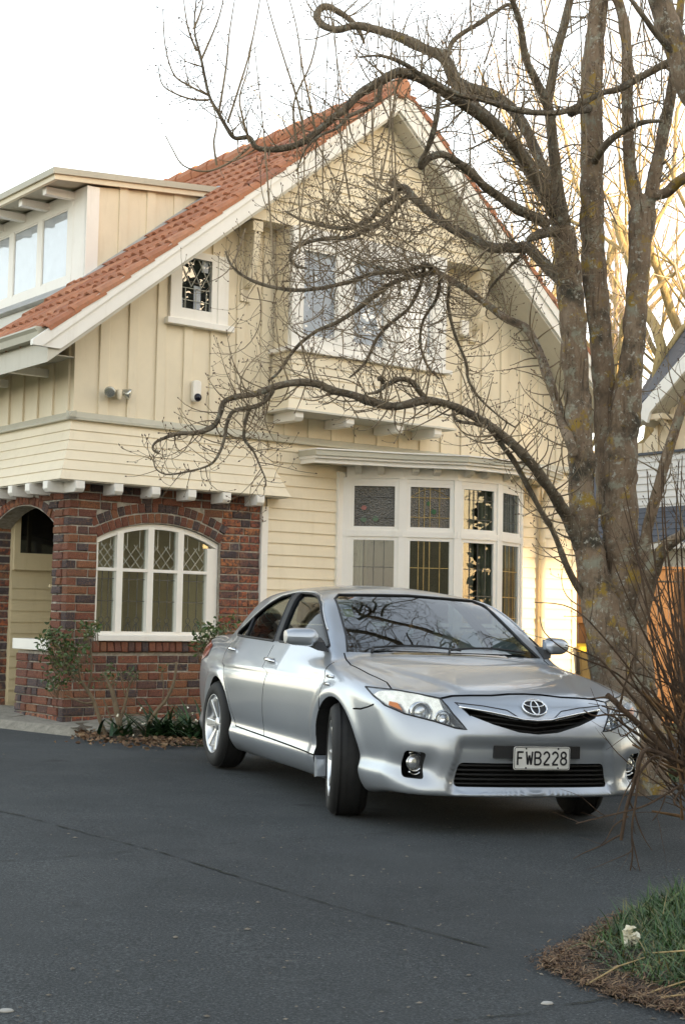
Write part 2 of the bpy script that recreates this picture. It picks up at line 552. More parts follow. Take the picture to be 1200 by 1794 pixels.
mb = MB(); mb.box((.30,1.735,1.845),(.90,1.742,2.45)); part('pane', mb, simple('dark window glass', (.008,.008,.008), .05, var=0), pf)
mb = MB(); mb.box((.225,.225,-.05),(5.2,1.75,.12)); part('porch_floor', mb, simple('porch concrete', (.22,.20,.17), .9, var=.15))
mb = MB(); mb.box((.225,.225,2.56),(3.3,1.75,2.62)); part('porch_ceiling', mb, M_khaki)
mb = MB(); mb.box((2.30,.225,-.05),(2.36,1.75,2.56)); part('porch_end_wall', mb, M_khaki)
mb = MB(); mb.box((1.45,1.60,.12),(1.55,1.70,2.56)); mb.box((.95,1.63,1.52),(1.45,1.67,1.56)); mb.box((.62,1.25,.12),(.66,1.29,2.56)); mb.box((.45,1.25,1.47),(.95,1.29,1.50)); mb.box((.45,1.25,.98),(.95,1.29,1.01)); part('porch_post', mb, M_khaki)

# ---- arched leadlight window
cells = [(.345,.575),(.645,.935),(1.005,1.295),(1.365,1.655)]
awin = MB()
yo, yi = .045, .115
def zarc(x): return .55 + math.sqrt(1.585**2 - (x-1.065)**2)
xs = np.linspace(.335, 1.795, 17)
for a, b in zip(xs, xs[1:]):
    awin.hexa([(a,yo,zarc(a)-.055),(b,yo,zarc(b)-.055),(b,yi,zarc(b)-.055),(a,yi,zarc(a)-.055),(a,yo,zarc(a)),(b,yo,zarc(b)),(b,yi,zarc(b)),(a,yi,zarc(a))])
awin.box((.335,yo,.93),(.365,yi,zarc(.345)-.055)); awin.box((1.665,yo,.93),(1.795,yi,zarc(1.79)-.05))
awin.box((.365,yo,.985),(1.665,yi,1.02))
af = part('leadlight_window', awin, M_white)
for (a, b) in ((.575,.645),(.935,1.005),(1.295,1.365)):
    mb = MB(); mb.box((a,yo-.012,1.02),(b,yi,zarc((a+b)/2)-.045)); part('mullion', mb, M_white, af)
mb = MB(); mb.box((.345,yo-.008,1.632),(1.665,yi-.01,1.664)); part('transom', mb, M_white, af)
mb = MB(); mb.box((.325,-.055,.925),(1.80,yi,.985)); bevel_obj(part('sill', mb, M_white, af), .006)
glz = MB(); glz.box((.345,.088,1.0),(1.70,.092,2.10)); part('pane', glz, M_pane, af)
lead = MB(); y = .084
for (a, b) in [(.365,.575)] + cells[1:]:
    w = b-a
    # diamonds above the transom
    z0, z1 = 1.665, 1.93
    for q in range(-6, 9):
        for sg in (1, -1):
            xa = a + q*w/2.5; pts = []
            for s_ in np.linspace(0, 1, 14):
                z = z0 + (z1-z0)*s_; x = xa + sg*(z-z0)*.80
                if a < x < b and z < min(z1 - .04*abs(((x-a)/w*2) % 1 - .5), zarc(x)-.06): pts.append((x, y, z))
            if len(pts) > 1: lead.beam(pts[0], pts[-1], .0065, .006)
    for x in (a+w*.25, a+w*.75):
        if zarc(x)-.06 > 1.9: lead.beam((x,y,1.88),(x,y,zarc(x)-.055), .007, .006)
lead_up = part('diamond_leads', lead, M_leadlight, af)
lead = MB()
for (a, b) in [(.365,.575)] + cells[1:]:
    w = b-a
    for x in (a+w*.36, a+w*.70):
        lead.beam((x,y,1.16),(x,y,1.63), .007, .006)
        # small eyelets and loops low down
        for s_ in (-1, 1):
            lead.tube([(x + s_*.028*math.sin(t)*(.9), y, 1.135 + .03*math.cos(t)) for t in np.linspace(0, PI, 7)], .004, 4)
            lead.tube([(x, y, 1.10), (x+s_*.02, y, 1.085), (x+s_*.034, y, 1.05), (x+s_*.036, y, 1.02)], .004, 4)
        lead.beam((x,y,1.02),(x,y,1.10), .006, .006)
    for z in (1.555, 1.33): lead.beam((a,y,z),(b,y,z), .007, .007)
part('lower_leads', lead, M_lead, af)

# ---- street front, lower weatherboards
mb = MB(); mb.box((fw_+.02,.02,-.15),(3.46,.16,3.12)); mb.box((6.19,.02,-.2),(7.28,.16,3.12)); mb.box((3.46,.02,2.86),(6.19,.16,3.12)); mb.box((7.12,.16,-.2),(7.28,6,3.12)); mb.box((3.46,.02,-.2),(6.19,.16,.98))
fwall = part('weatherboard_wall', mb, M_cream)
def board(x0, x1, z, h=.128, y=.02, parent=fwall, mat=M_cream, lip=.026):
    mb = MB(); mb.hexa([(x0,y-lip,z),(x1,y-lip,z),(x1,y,z),(x0,y,z),(x0,y-.010,z+h+.004),(x1,y-.010,z+h+.004),(x1,y,z+h+.004),(x0,y,z+h+.004)])
    return part('weatherboard', mb, mat, parent)
k = 0
while True:
    z = 2.394 - .128*14 + .128*k - .128*5; k += 1
    if z > 3.05: break
    if z > -.1:
        if z < 2.95: board(fw_+.085, 3.345, z); board(6.30, 6.56, z); board(6.64, 7.20, z)
        else: board(fw_+.085, 7.20, z)
mb = MB(); mb.box((7.20,-.012,-.2),(7.285,.02,3.12)); bevel_obj(part('corner_board', mb, M_cream), .004)
mb = MB(); mb.box((3.345,-.035,-.2),(3.455,.02,2.86)); bevel_obj(part('corner_board', mb, M_white), .004)
# belt ledge
mb = MB()
prof = [(0.02,3.215),(-.018,3.205),(-.055,3.15),(-.055,3.125),(0.02,3.12)]
mb.prism(prof, lambda p: (-.055, p[0], p[1]), lambda p: (7.30, p[0], p[1]))
mb.prism(prof, lambda p: (p[0], -.055, p[1]), lambda p: (p[0], 6.0, p[1]))
part('belt_ledge', mb, M_ledge)

mb = MB(); mb.box((7.12,.16,3.12),(7.28,9.4,3.95)); mb.box((.1,9.3,-.2),(7.2,9.4,6.6)); mb.box((.02,3.0,-.2),(.14,9.4,3.13)); mb.box((7.12,6,-.2),(7.28,9.4,3.12)); part('side_wall', mb, M_cream)
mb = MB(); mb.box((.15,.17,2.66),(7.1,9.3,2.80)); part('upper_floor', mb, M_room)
# ---- upper wall: boards and battens
up = MB()
ur = lambda t: ztop(t) - .34
up.prism([(0.02,3.13),(7.27,3.13),(7.27,ur(7.27)),(APX,ur(APX)),(0.02,ur(.02))], F3(.02), F3(.14))
up.box((.02,.14,3.13),(.14,6.5,4.05))
uw = part('batten_wall', up, M_batten)
for k in range(-2, 22):
    x = .62 + .33*k
    if x < -.01 or x > 7.2: continue
    ztp = min(ur(x), ur(x+.11)) if not (1.9 < x < 5.7) else 5.50
    spans = [(3.20, ztp)]
    if 1.0 < x+.05 < 1.87: spans = [(3.20, 4.25), (5.06, ztp)]
    if 2.36 < x+.05 < 4.72: spans = [(3.20, 3.44)]
    for a, b in spans:
        if b-a > .06:
            mb = MB(); mb.box((x,-.002,a),(x+.11,.021,b)); o = part('batten', mb, M_batten, uw); bevel_obj(o, .004, 1)
for k in range(0, 17):
    mb = MB(); yv = .10 + .345*k; mb.box((-.004,yv,3.20),(.021,yv+.10,3.98)); o = part('batten', mb, M_batten, uw); bevel_obj(o, .004, 1)
# ---- flared weatherboard skirt over the brick porch
off = [.0,.015,.035,.075,.12,.165,.205]; zz = [3.125 - .1035*k for k in range(7)]
sk = MB(); sk.box((.03,.03,2.52),(fw_,.13,3.12)); sk.box((.03,.13,2.52),(.13,3.2,3.12))
skirt = part('flared_skirt', sk, M_cream)
for k in range(6):
    a, b = off[k]+.006, off[k+1]+.020; z1, z0 = zz[k]+.006, zz[k+1]
    mb = MB()
    def ring(o, z): return [(-o, 3.2, z), (-o, -o, z), (fw_+.02+o, -o, z), (fw_+.02+o, .02, z)]
    lo, hi = ring(b, z0), ring(a, z1); lo2, hi2 = ring(b-.016, z0), ring(a-.010, z1)
    for i in range(3):
        mb = MB(); mb.hexa([lo[i], lo[i+1], lo2[i+1], lo2[i], hi[i], hi[i+1], hi2[i+1], hi2[i]])
        part('weatherboard', mb, M_cream, skirt)
mb = MB(); o_ = off[6]
mb.box((-o_,-o_,2.492),(fw_+.02+o_,.02,2.503)); mb.box((-o_,.02,2.492),(.02,3.2,2.503)); part('soffit', mb, M_soffit, skirt)
for k in range(6):
    x1 = .04 + .43*k
    mb = MB(); mb.prism([(.0,2.495),(-.245,2.495),(-.245,2.42),(-.215,2.385),(.0,2.385)], lambda p, x=x1-.10: (x, p[0], p[1]), lambda p, x=x1: (x, p[0], p[1]))
    o = part('rafter_end', mb, M_white); bevel_obj(o, .004, 1)
for k in range(6):
    yv = .10 + .40*k
    mb = MB(); mb.prism([(.0,2.495),(-.245,2.495),(-.245,2.42),(-.215,2.385),(.0,2.385)], lambda p, y=yv-.10: (p[0], y, p[1]), lambda p, y=yv: (p[0], y, p[1]))
    o = part('rafter_end', mb, M_white); bevel_obj(o, .004, 1)

# ---- jettied gable of weatherboards
jt = MB(); GY = -.235
jb = 5.49
def jx(z, side):   # where the soffit meets the gable
    return (APX - (APZ-.30-z)/SL) if side < 0 else (APX + (APZ-.30-z)/SR)
jt.prism([(jx(jb,-1),jb),(jx(jb,1),jb),(APX,APZ-.30)], F3(GY+.02), F3(.0))
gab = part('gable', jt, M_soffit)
z = jb
while z < APZ - .45:
    x0, x1 = jx(z,-1), jx(z,1); xa, xb = jx(z+.13,-1), jx(z+.13,1)
    mb = MB(); mb.hexa([(x0,GY-.012,z),(x1,GY-.012,z),(x1,GY+.02,z),(x0,GY+.02,z),(xa,GY+.006,z+.132),(xb,GY+.006,z+.132),(xb,GY+.02,z+.132),(xa,GY+.02,z+.132)])
    part('weatherboard', mb, M_cream, gab); z += .128
for bx in (2.02, 5.40):       # curved brackets with their wall posts
    mb = MB(); mb.box((bx-.06,-.03,4.62),(bx+.07,.02,5.47)); mb.box((bx-.06,-.24,5.36),(bx+.07,-.03,5.47))
    cv = [(-.03,4.66)] + [(-.03-.20*math.sin(t)**1.0*1, 5.36 - .60*math.cos(t)) for t in np.linspace(0, PI/2, 9)] + [(-.03,5.36)]
    mb.prism(cv, lambda p, x=bx-.035: (x, p[0], p[1]), lambda p, x=bx+.045: (x, p[0], p[1]))
    part('bracket', mb, M_batten)

# ---- roof: slabs, barge boards, tiles, gutter
rs = MB(); YB = -.50; RD = 9.5
for sgn in (-1, 1):
    te = -.52 if sgn < 0 else 7.6
    P = lambda t, y, d: (t, y, ztop(t) + d)
    rs.hexa([P(te,YB+.03,-.33),P(APX,YB+.03,-.33),P(APX,RD,-.33),P(te,RD,-.33),P(te,YB+.03,-.13),P(APX,YB+.03,-.13),P(APX,RD,-.13),P(te,RD,-.13)])
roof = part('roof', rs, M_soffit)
for sgn, te, tb in ((-1,-.70,-.40),(1,7.62,7.4)):
    mb = MB(); zc = ztop(te)-.05
    lowz = lambda t: ztop(t) - .29
    mb.prism([(te,zc),(tb,zc) if sgn < 0 else (tb,min(zc,lowz(tb))),(APX,APZ-.29),(APX,APZ),(te,ztop(te))], F3(YB), F3(YB+.035))
    part('barge_board', mb, M_white)
    mb = MB(); mb.prism([(te,zc),(te+(.10 if sgn<0 else -.10),zc),(APX,APZ-.105),(APX,APZ),(te,ztop(te))], F3(YB-.022), F3(YB-.002))
    part('barge_capping', mb, M_white)
# clay tiles: interlocking, two rolls each
def tile_mesh():
    mb = MB(); W, L = .325, .40
    xs = [0,.04,.085,.13,.175,.22,.265,.325]; hs = [.0,.032,.036,.004,.004,.036,.032,.0]
    top = []; 
    for s_, lift in ((0, .034), (1, .0)):
        top.append([Vector((x, s_*L, h + lift + .004)) for x, h in zip(xs, hs)])
    mb.grid(top)
    mb.grid([[Vector((p.x, p.y, p.z-.022)) for p in top[0]], top[0]])
    n = len(xs)
    mb.add([top[0][0], top[1][0], top[1][0]-Vector((0,0,.03)), top[0][0]-Vector((0,0,.045))], [(0,1,2,3)])
    mb.add([top[0][-1], top[1][-1], top[1][-1]-Vector((0,0,.03)), top[0][-1]-Vector((0,0,.045))], [(0,1,2,3)])
    me = mb.mesh('roof_tile', M_tile); recalc(me); return me
TM = [tile_mesh() for _ in range(1)]
sl_len = math.hypot(1, SL); ang = math.atan(SL)
ntile = 0; rest = MB()
def roof_matrix(t, y, lift=0.0):
    """tile x runs along the ridge (house y), tile y up the slope"""
    ux = Vector((0,1,0)); uy = Vector((math.cos(ang),0,math.sin(ang))); uz = ux.cross(uy)
    if uz.z < 0: uz = -uz
    p = Vector((t, y, ztop(t)-.025+lift))
    return Matrix(((ux.x,uy.x,uz.x,p.x),(ux.y,uy.y,uz.y,p.y),(ux.z,uy.z,uz.z,p.z),(0,0,0,1)))
rows = 17; cl = []
for r in range(rows):
    s0 = r*.338; t = -.53 + s0*math.cos(ang)
    if t > APX - .20: break
    for c in range(30):
        y = YB - .03 + c*.328; lf = (0, -.035)[c] if c < 2 else -.08
        if c > 4 and t < 1.9 and y > 1.7: continue
        cl.append((t, y, lf))
cl.sort(key=lambda q: q[1]*1.0 + (0 if q[0] > 1.2 else (0 if q[1] < 1.6 else 30)))
for i, (t, y, lf) in enumerate(cl):
    M = roof_matrix(t, y, lf) @ Matrix.Rotation(rng.uniform(-.008,.008), 4, 'Z') @ Matrix.Rotation(rng.uniform(-.01,.02), 4, 'X')
    if i < 292:
        o = bpy.data.objects.new('roof_tile', TM[0]); COL.objects.link(o); o.parent = roof; o.matrix_local = M
    else:
        b = len(rest.v); rest.add([tuple(M @ v.co) for v in TM[0].vertices], [tuple(p.vertices) for p in TM[0].polygons])
for r in range(16):      # right-hand verge, seen edge-on
    s0 = r*.345; t = 7.62 - s0*.76
    if t < APX+.1: break
    p0, p1 = Vector((t, YB-.03, ztop(t))), Vector((t-.31, YB-.03, ztop(t-.31)))
    mb = MB(); up_ = Vector((.65,0,.76)); d_ = Vector((0,.30,0))
    mb.hexa([p0, p0+d_, p1+d_, p1, p0+up_*.075, p0+d_+up_*.075, p1+d_+up_*.03, p1+up_*.03]); part('verge_tile', mb, M_tile, roof)
if rest.v: part('far_tiles', rest, M_tile, roof, kind='stuff')
for k in range(24):
    y = YB - .05 + k*.40
    mb = MB(); mb.tube([(APX,y,APZ-.03),(APX,y+.39,APZ-.045)], [.125,.115], 10); part('ridge_tile', mb, M_tile, roof)
gp = [(0,.0),(.03,-.06),(.03,-.115),(.145,-.115),(.145,-.03),(.16,0),(.15,.005),(.13,-.03),(.13,-.10),(.045,-.10),(.045,-.05)]
mb = MB(); gz = 3.925
prof = [(-.50,0),(-.625,0.0),(-.635,-.02),(-.61,-.05),(-.60,-.115),(-.50,-.115)]
mb.prism(prof, lambda p: (p[0], -.42, gz+p[1]), lambda p: (p[0], 7.5, gz-.0+p[1]))
part('gutter', mb, M_ledge)
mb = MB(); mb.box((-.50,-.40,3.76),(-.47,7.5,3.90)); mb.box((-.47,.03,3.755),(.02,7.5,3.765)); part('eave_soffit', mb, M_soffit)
for k in range(6):
    mb = MB(); mb.box((-.42,.55+k*.95,3.62),(.02,.62+k*.95,3.70)); part('rafter_end', mb, M_white)

# ---- dormer on the left slope
DX, DY, DZ0, DZ1 = .85, 1.45, 4.84, 6.0
dm = MB(); dm.prism([(DX,DZ0-.3),(DX,DZ1),(2.6,6.22),(2.6,DZ0-.3)], F3(DY), F3(DY+.10)); dm.box((DX,DY+.10,DZ0-.4),(DX+.1,7.5,DZ1))
dormer = part('dormer', dm, M_batten)
for x in (1.30, 1.66, 2.02):
    mb = MB(); mb.box((x-.055,DY-.022,DZ0-.2),(x+.055,DY+.01,DZ1+.05+(x-DX)*.1)); part('batten', mb, M_batten, dormer)
mb = MB(); mb.box((DX-.025,DY-.03,DZ0),(DX+.13,DY+.02,DZ1)); mb.box((DX-.025,DY-.02,DZ0),(DX,DY+.30,DZ1)); part('corner_board', mb, M_white, dormer)
mb = MB(); mb.box((DX-.05,DY,DZ0-.16),(DX,7.5,DZ0+.03)); mb.box((DX-.03,DY+.30,DZ0+.03),(DX,7.5,DZ0+.19)); part('sill_board', mb, M_white, dormer)
mb = MB(); mb.box((DX-.03,DY+.30,5.83),(DX,7.5,DZ1)); part('head_board', mb, M_white, dormer)
wy = DY + .42
for k in range(7):
    a = wy + .772*k
    mb = MB(); mb.box((DX-.028,a-.125,DZ0+.19),(DX,a,5.83)); part('mullion', mb, M_white, dormer)
    mb = MB(); mb.box((DX-.008,a,DZ0+.19),(DX-.002,a+.65,5.83)); part('sky_tone_sheet', mb, M_skytone, dormer)  # backing sheet gives the pane its sky-reflection tone
    mb = MB(); mb.box((DX-.016,a,DZ0+.19),(DX-.012,a+.65,5.83)); part('pane', mb, M_paneup, dormer)
    mb = MB(); 
    for q in ((a, a+.02), (a+.63, a+.65)): mb.box((DX-.022,q[0],DZ0+.19),(DX-.004,q[1],5.83))
    mb.box((DX-.022,a,DZ0+.19),(DX-.004,a+.65,DZ0+.21)); mb.box((DX-.022,a,5.81),(DX-.004,a+.65,5.83)); part('sash', mb, M_white, dormer)
dz = lambda t: 5.985 + (t-.35)*.092
mb = MB(); dr = lambda t, y, d: (t, y, dz(t)+d)
mb.hexa([dr(.46,1.40,0),dr(3.4,1.40,0),dr(3.4,7.5,0),dr(.46,7.5,0),dr(.46,1.40,.085),dr(3.4,1.40,.085),dr(3.4,7.5,.085),dr(.46,7.5,.085)]); part('dormer_roof', mb, M_ledge, dormer)
mb = MB(); mb.hexa([dr(.40,1.375,-.015),dr(3.0,1.375,-.015),dr(3.0,1.40,-.015),dr(.40,1.40,-.015),dr(.40,1.375,.10),dr(3.0,1.375,.10),dr(3.0,1.40,.10),dr(.40,1.40,.10)])
mb.hexa([dr(.40,1.40,-.015),dr(.45,1.40,-.015),dr(.45,7.5,-.015),dr(.40,7.5,-.015),dr(.40,1.40,.10),dr(.45,1.40,.10),dr(.45,7.5,.10),dr(.40,7.5,.10)]); part('fascia', mb, M_batten, dormer)
mb = MB(); mb.hexa([dr(.37,1.345,.045),dr(3.0,1.345,.045),dr(3.0,1.375,.045),dr(.37,1.375,.045),dr(.37,1.345,.115),dr(3.0,1.345,.115),dr(3.0,1.375,.115),dr(.37,1.375,.115)])
mb.hexa([dr(.37,1.375,.045),dr(.40,1.375,.045),dr(.40,7.5,.045),dr(.37,7.5,.045),dr(.37,1.375,.115),dr(.40,1.375,.115),dr(.40,7.5,.115),dr(.37,7.5,.115)]); part('gutter', mb, M_ledge, dormer)
for k in range(7):
    a = 1.72 + .62*k; mb = MB(); mb.box((.47,a,5.90),(DX,a+.09,5.985)); part('rafter_end', mb, M_white, dormer)
mb = MB(); fl = lambda t: ztop(t)-.10
for (x0, x1) in ((.80,1.35),(1.35,1.90),(1.90,2.55)):
    mb.hexa([(x0,1.33,fl(x0)+.055),(x1,1.33,fl(x1)+.055),(x1,DY,fl(x1)+.06),(x0,DY,fl(x0)+.06),(x0,1.33,fl(x0)+.062),(x1,1.33,fl(x1)+.062),(x1,DY-.02,fl(x1)+.085),(x0,DY-.02,fl(x0)+.085)])
mb.hexa([(.62,1.16,fl(.62)+.05),(.85,1.16,fl(.85)+.05),(.85,7.5,fl(.85)+.05),(.62,7.5,fl(.62)+.05),(.62,1.16,fl(.62)+.058),(.82,1.16,4.70),(.82,7.5,4.70),(.62,7.5,fl(.62)+.058)])
part('flashing', mb, M_flash, dormer)

# ---- small leadlight window in the gable wall
sw = MB(); sw.box((1.08,-.035,4.31),(1.215,.03,5.06)); sw.box((1.585,-.035,4.31),(1.80,.03,5.06)); sw.box((1.215,-.035,4.31),(1.585,.03,4.435)); sw.box((1.215,-.035,4.985),(1.585,.03,5.06)); sw.box((1.66,-.045,4.31),(1.67,-.034,5.06))
swo = part('gable_window', sw, M_white)
mb = MB(); mb.box((1.03,-.075,4.245),(1.86,.02,4.312)); bevel_obj(part('sill', mb, M_white, swo), .005)
mb = MB(); mb.box((1.215,-.006,4.435),(1.585,-.002,4.985)); part('pane', mb, M_paneup, swo)
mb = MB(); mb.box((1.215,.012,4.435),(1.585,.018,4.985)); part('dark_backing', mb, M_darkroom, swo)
mb = MB(); y = -.012
for q in range(-3, 5):
    for sg in (1, -1):
        pts = []
        for s_ in np.linspace(0,1,16):
            z = 4.68 + .30*s_; x = 1.215 + q*.125 + sg*(z-4.68)*.55
            if 1.215 < x < 1.585: pts.append((x,y,z))
        if len(pts) > 1: mb.beam(pts[0], pts[-1], .008, .006)
for z in (4.66, 4.53): mb.beam((1.215,y,z),(1.585,y,z), .008, .006)
for x in (1.27,1.40,1.53): mb.beam((x,y,4.44),(x,y,4.66), .008, .006)
part('leads', mb, M_leadlight, swo)
mb = MB(); mb.box((1.385,.006,4.45),(1.47,.010,4.70)); mb.box((1.22,.006,4.44),(1.25,.010,4.55)); mb.box((1.48,.006,4.86),(1.56,.010,4.985)); part('lace', mb, M_skytone, swo)

# ---- oriel window
OX0, OX1, OY = 2.42, 4.66, -.35
ob = MB(); ob.box((OX0+.03,OY+.03,3.47),(OX1-.03,.02,4.08))
oriel = part('oriel', ob, M_cream)
for k in range(5):
    z0 = 3.44 + .128*k
    fl0 = .075*(1-k/5)**2; fl1 = .075*(1-(k+1)/5)**2
    lo = [(OX0-fl0-.012,.0,z0),(OX0-fl0-.012,OY-fl0-.012,z0),(OX1+fl0+.012,OY-fl0-.012,z0),(OX1+fl0+.012,.0,z0)]
    hi = [(OX0-fl1,.0,z0+.132),(OX0-fl1,OY-fl1,z0+.132),(OX1+fl1,OY-fl1,z0+.132),(OX1+fl1,.0,z0+.132)]
    ins = lambda p: (p[0]+(.03 if p[0] < 3.5 else -.03), p[1]+.03 if p[1] < -.01 else p[1], p[2])
    for i in range(3):
        mb = MB(); mb.hexa([lo[i],lo[i+1],ins(lo[i+1]),ins(lo[i]),hi[i],hi[i+1],ins(hi[i+1]),ins(hi[i])]); part('weatherboard', mb, M_cream, oriel)
mb = MB(); mb.box((OX0-.10,OY-.10,3.425),(OX1+.10,.02,3.445)); part('base_board', mb, M_soffit, oriel)
for x in (2.50, 3.20, 3.92, 4.50):
    mb = MB(); mb.prism([(.0,3.43),(OY-.06,3.43),(OY-.06,3.36),(OY-.03,3.325),(.0,3.325)], lambda p, x=x-.05: (x,p[0],p[1]), lambda p, x=x+.06: (x,p[0],p[1])); part('joist_end', mb, M_white, oriel)
mb = MB(); mb.box((OX0-.06,OY-.06,4.085),(OX1+.06,.02,4.135)); bevel_obj(part('sill', mb, M_white, oriel), .006)
ow = MB()
ow.box((OX0,OY,4.135),(OX1,OY+.07,4.26)); ow.box((OX0,OY,5.26),(OX1,OY+.07,5.48))
xs = [OX0, 2.555, 3.045, 3.255, 3.745, 3.955, 4.445, OX1]
for a, b in ((xs[0],xs[1]),(xs[2],xs[3]),(xs[4],xs[5]),(xs[6],xs[7])): ow.box((a,OY,4.26),(b,OY+.07,5.26))
owf = part('oriel_frame', ow, M_white, oriel)
for x in (OX0, OX1-.06):
    mb = MB(); mb.box((x+.004,OY+.072,4.137),(x+.056,-.01,5.48)); part('cheek', mb, M_batten, oriel)
for a, b in ((xs[1],xs[2]),(xs[3],xs[4]),(xs[5],xs[6])):
    mb = MB(); mb.box((a,OY+.030,4.26),(b,OY+.034,5.26)); part('pane', mb, M_paneup, oriel)
    mb = MB(); mb.box((a,OY+.055,4.26),(b,OY+.06,5.26)); part('sky_tone_sheet', mb, M_skytone, oriel)  # pale backing carries the tone of sky mirrored in the glass
    mb = MB()
    for q in ((a,a+.028),(b-.028,b)): mb.box((q[0],OY+.012,4.26),(q[1],OY+.04,5.26))
    mb.box((a,OY+.012,4.26),(b,OY+.04,4.29)); mb.box((a,OY+.012,5.23),(b,OY+.04,5.26)); part('sash', mb, M_white, oriel)

# ---- bow window
BWP = [(3.45,-.05)]
for a in (-40,-28,-2,22,44): BWP.append((BWP[-1][0]+.64*math.cos(rad(a)), BWP[-1][1]+.64*math.sin(rad(a))))
BN = []
for i in range(6):
    d = Vector((0,0))
    if i > 0: d += (Vector(BWP[i])-Vector(BWP[i-1])).normalized()
    if i < 5: d += (Vector(BWP[i+1])-Vector(BWP[i])).normalized()
    d.normalize(); BN.append(Vector((d.y, -d.x)))
def bowpt(i, o, z): p = Vector(BWP[i]) + BN[i]*o; return (p.x, p.y, z)
def bowband(z0, z1, o0, o1, mb=None, i0=0, i1=5):
    mb = mb or MB()
    for i in range(i0, i1):
        mb.hexa([bowpt(i,o1,z0),bowpt(i+1,o1,z0),bowpt(i+1,o0,z0),bowpt(i,o0,z0),bowpt(i,o1,z1),bowpt(i+1,o1,z1),bowpt(i+1,o0,z1),bowpt(i,o0,z1)])
    return mb
bow = part('bow_window', bowband(2.80, 2.93, -.06, .0), M_white)
k = 0
for k in range(9):
    part('weatherboard', bowband(-.1+.128*k, -.1+.128*(k+1), -.03, .0 + .012), M_cream, bow)
part('sill', bowband(1.05, 1.10, -.06, .05), M_white, bow)
part('head', bowband(2.745, 2.80, -.06, .008), M_white, bow)
part('transom', bowband(2.13, 2.20, -.06, .018), M_white, bow)
part('frieze_bead', bowband(2.792, 2.806, .0, .022), M_white, bow)
def P2(i, s, o, z):
    a, b = Vector(BWP[i]), Vector(BWP[i+1]); d = (b-a).normalized(); p = a.lerp(b, s/.64) + Vector((d.y,-d.x))*o
    return (p.x, p.y, z)
def pbox(mb, i, s0, s1, o0, o1, z0, z1):
    mb.hexa([P2(i,s0,o1,z0),P2(i,s1,o1,z0),P2(i,s1,o0,z0),P2(i,s0,o0,z0),P2(i,s0,o1,z1),P2(i,s1,o1,z1),P2(i,s1,o0,z1),P2(i,s0,o0,z1)])
for i in range(6):
    mb = MB(); n = BN[i]; p = Vector(BWP[i]); d = Vector((-n.y, n.x))
    q = [p + d*.045 + n*.012, p - d*.045 + n*.012, p - d*.045 - n*.06, p + d*.045 - n*.06]
    mb.hexa([(v.x,v.y,1.10) for v in q] + [(v.x,v.y,2.80) for v in q]); part('mullion', mb, M_white, bow)
M_gold = M_mottled
for i in range(5):
    for (z0, z1, up_) in ((1.12,2.13,False),(2.20,2.745,True)):
        fr = .050; s0, s1 = .04, .60
        mb = MB()
        pbox(mb,i,s0,s0+fr,-.035,.004,z0,z1); pbox(mb,i,s1-fr,s1,-.035,.004,z0,z1); pbox(mb,i,s0+fr,s1-fr,-.035,.004,z0,z0+.045); pbox(mb,i,s0+fr,s1-fr,-.035,.004,z1-.04,z1)
        sash = part('sash', mb, M_white, bow)
        g0, g1, a, b = s0+fr, s1-fr, z0+.045, z1-.04
        mb = MB(); pbox(mb,i,g0,g1,-.022,-.018,a,b); part('pane', mb, (M_mottled if (up_ and i in (0,1)) else M_pane), bow)
        mb = MB(); W = g1-g0; o_ = -.013
        cm_ = M_brasscame if i in (1,3) else M_lead
        if not up_:
            for q in ((.25,.5,.75) if i != 1 else (.22,.36,.5,.76)): pbox(mb,i,g0+W*q-.004,g0+W*q+.004,o_-.004,o_+.003,a,b)
            for z in (b-.33*(b-a), b-.66*(b-a), a+.07): pbox(mb,i,g0,g1,o_-.004,o_+.003,z-.004,z+.004)
        elif i == 0:
            for z in (b-.27*(b-a), a+.22*(b-a)): pbox(mb,i,g0,g1,o_-.003,o_+.003,z-.003,z+.003)
            for q in (.22,.76): pbox(mb,i,g0+W*q-.003,g0+W*q+.003,o_-.003,o_+.003,a,a+.2*(b-a))
            for kk in (.03,.052): mb.tube([P2(i,g0+W*.24+kk*1.15*math.cos(t),o_,a+.46*(b-a)+kk*math.sin(t)) for t in np.linspace(0,2*PI,15)], .003, 4)
        else:
            for q in (.22,.36,.5,.74): pbox(mb,i,g0+W*q-.003,g0+W*q+.003,o_-.003,o_+.003,a,b)
            for z in (b-.26*(b-a), a+.25*(b-a)): pbox(mb,i,g0,g1,o_-.003,o_+.003,z-.003,z+.003)
            mb.tube([P2(i,g0+W*q,o_,b-.26*(b-a)+.10*math.sin(q*PI)) for q in np.linspace(0,1,9)], .003, 4)
        part('leads', mb, cm_ if up_ is False else (M_brasscame if i == 1 else M_lead), bow)
        if up_ and i in (0, 1):
            W = g1-g0
            for (q, zz_, r_, m_) in (((.24,.46,.032,M_redglass),(.24,.17,.030,M_greenglass),(.53,.19,.030,M_greenglass)) if i == 0 else ((.47,.60,.024,M_greenglass),(.60,.40,.028,M_greenglass))):
                mb = MB(); c = Vector(P2(i,g0+W*q,-.0125,a+zz_*(b-a)))
                ring = [Vector(P2(i,g0+W*q+r_*1.05*math.cos(t),-.0125,a+zz_*(b-a)+r_*math.sin(t))) for t in np.linspace(0,2*PI,17)[:-1]]
                mb.add([c]+ring, [(0,j+1,(j+1)%16+1) for j in range(16)]); part('stained_glass', mb, m_, bow)
for i in range(5):
    for q in (.12, .52):
        mb = MB(); s0 = q*.64 + .02
        mb.hexa([P2(i,s0,.0,2.835),P2(i,s0+.07,.0,2.835),P2(i,s0+.07,.09,2.87),P2(i,s0,.09,2.87),P2(i,s0,.0,2.93),P2(i,s0+.07,.0,2.93),P2(i,s0+.07,.12,2.93),P2(i,s0,.12,2.93)]); part('bracket', mb, M_white, bow)
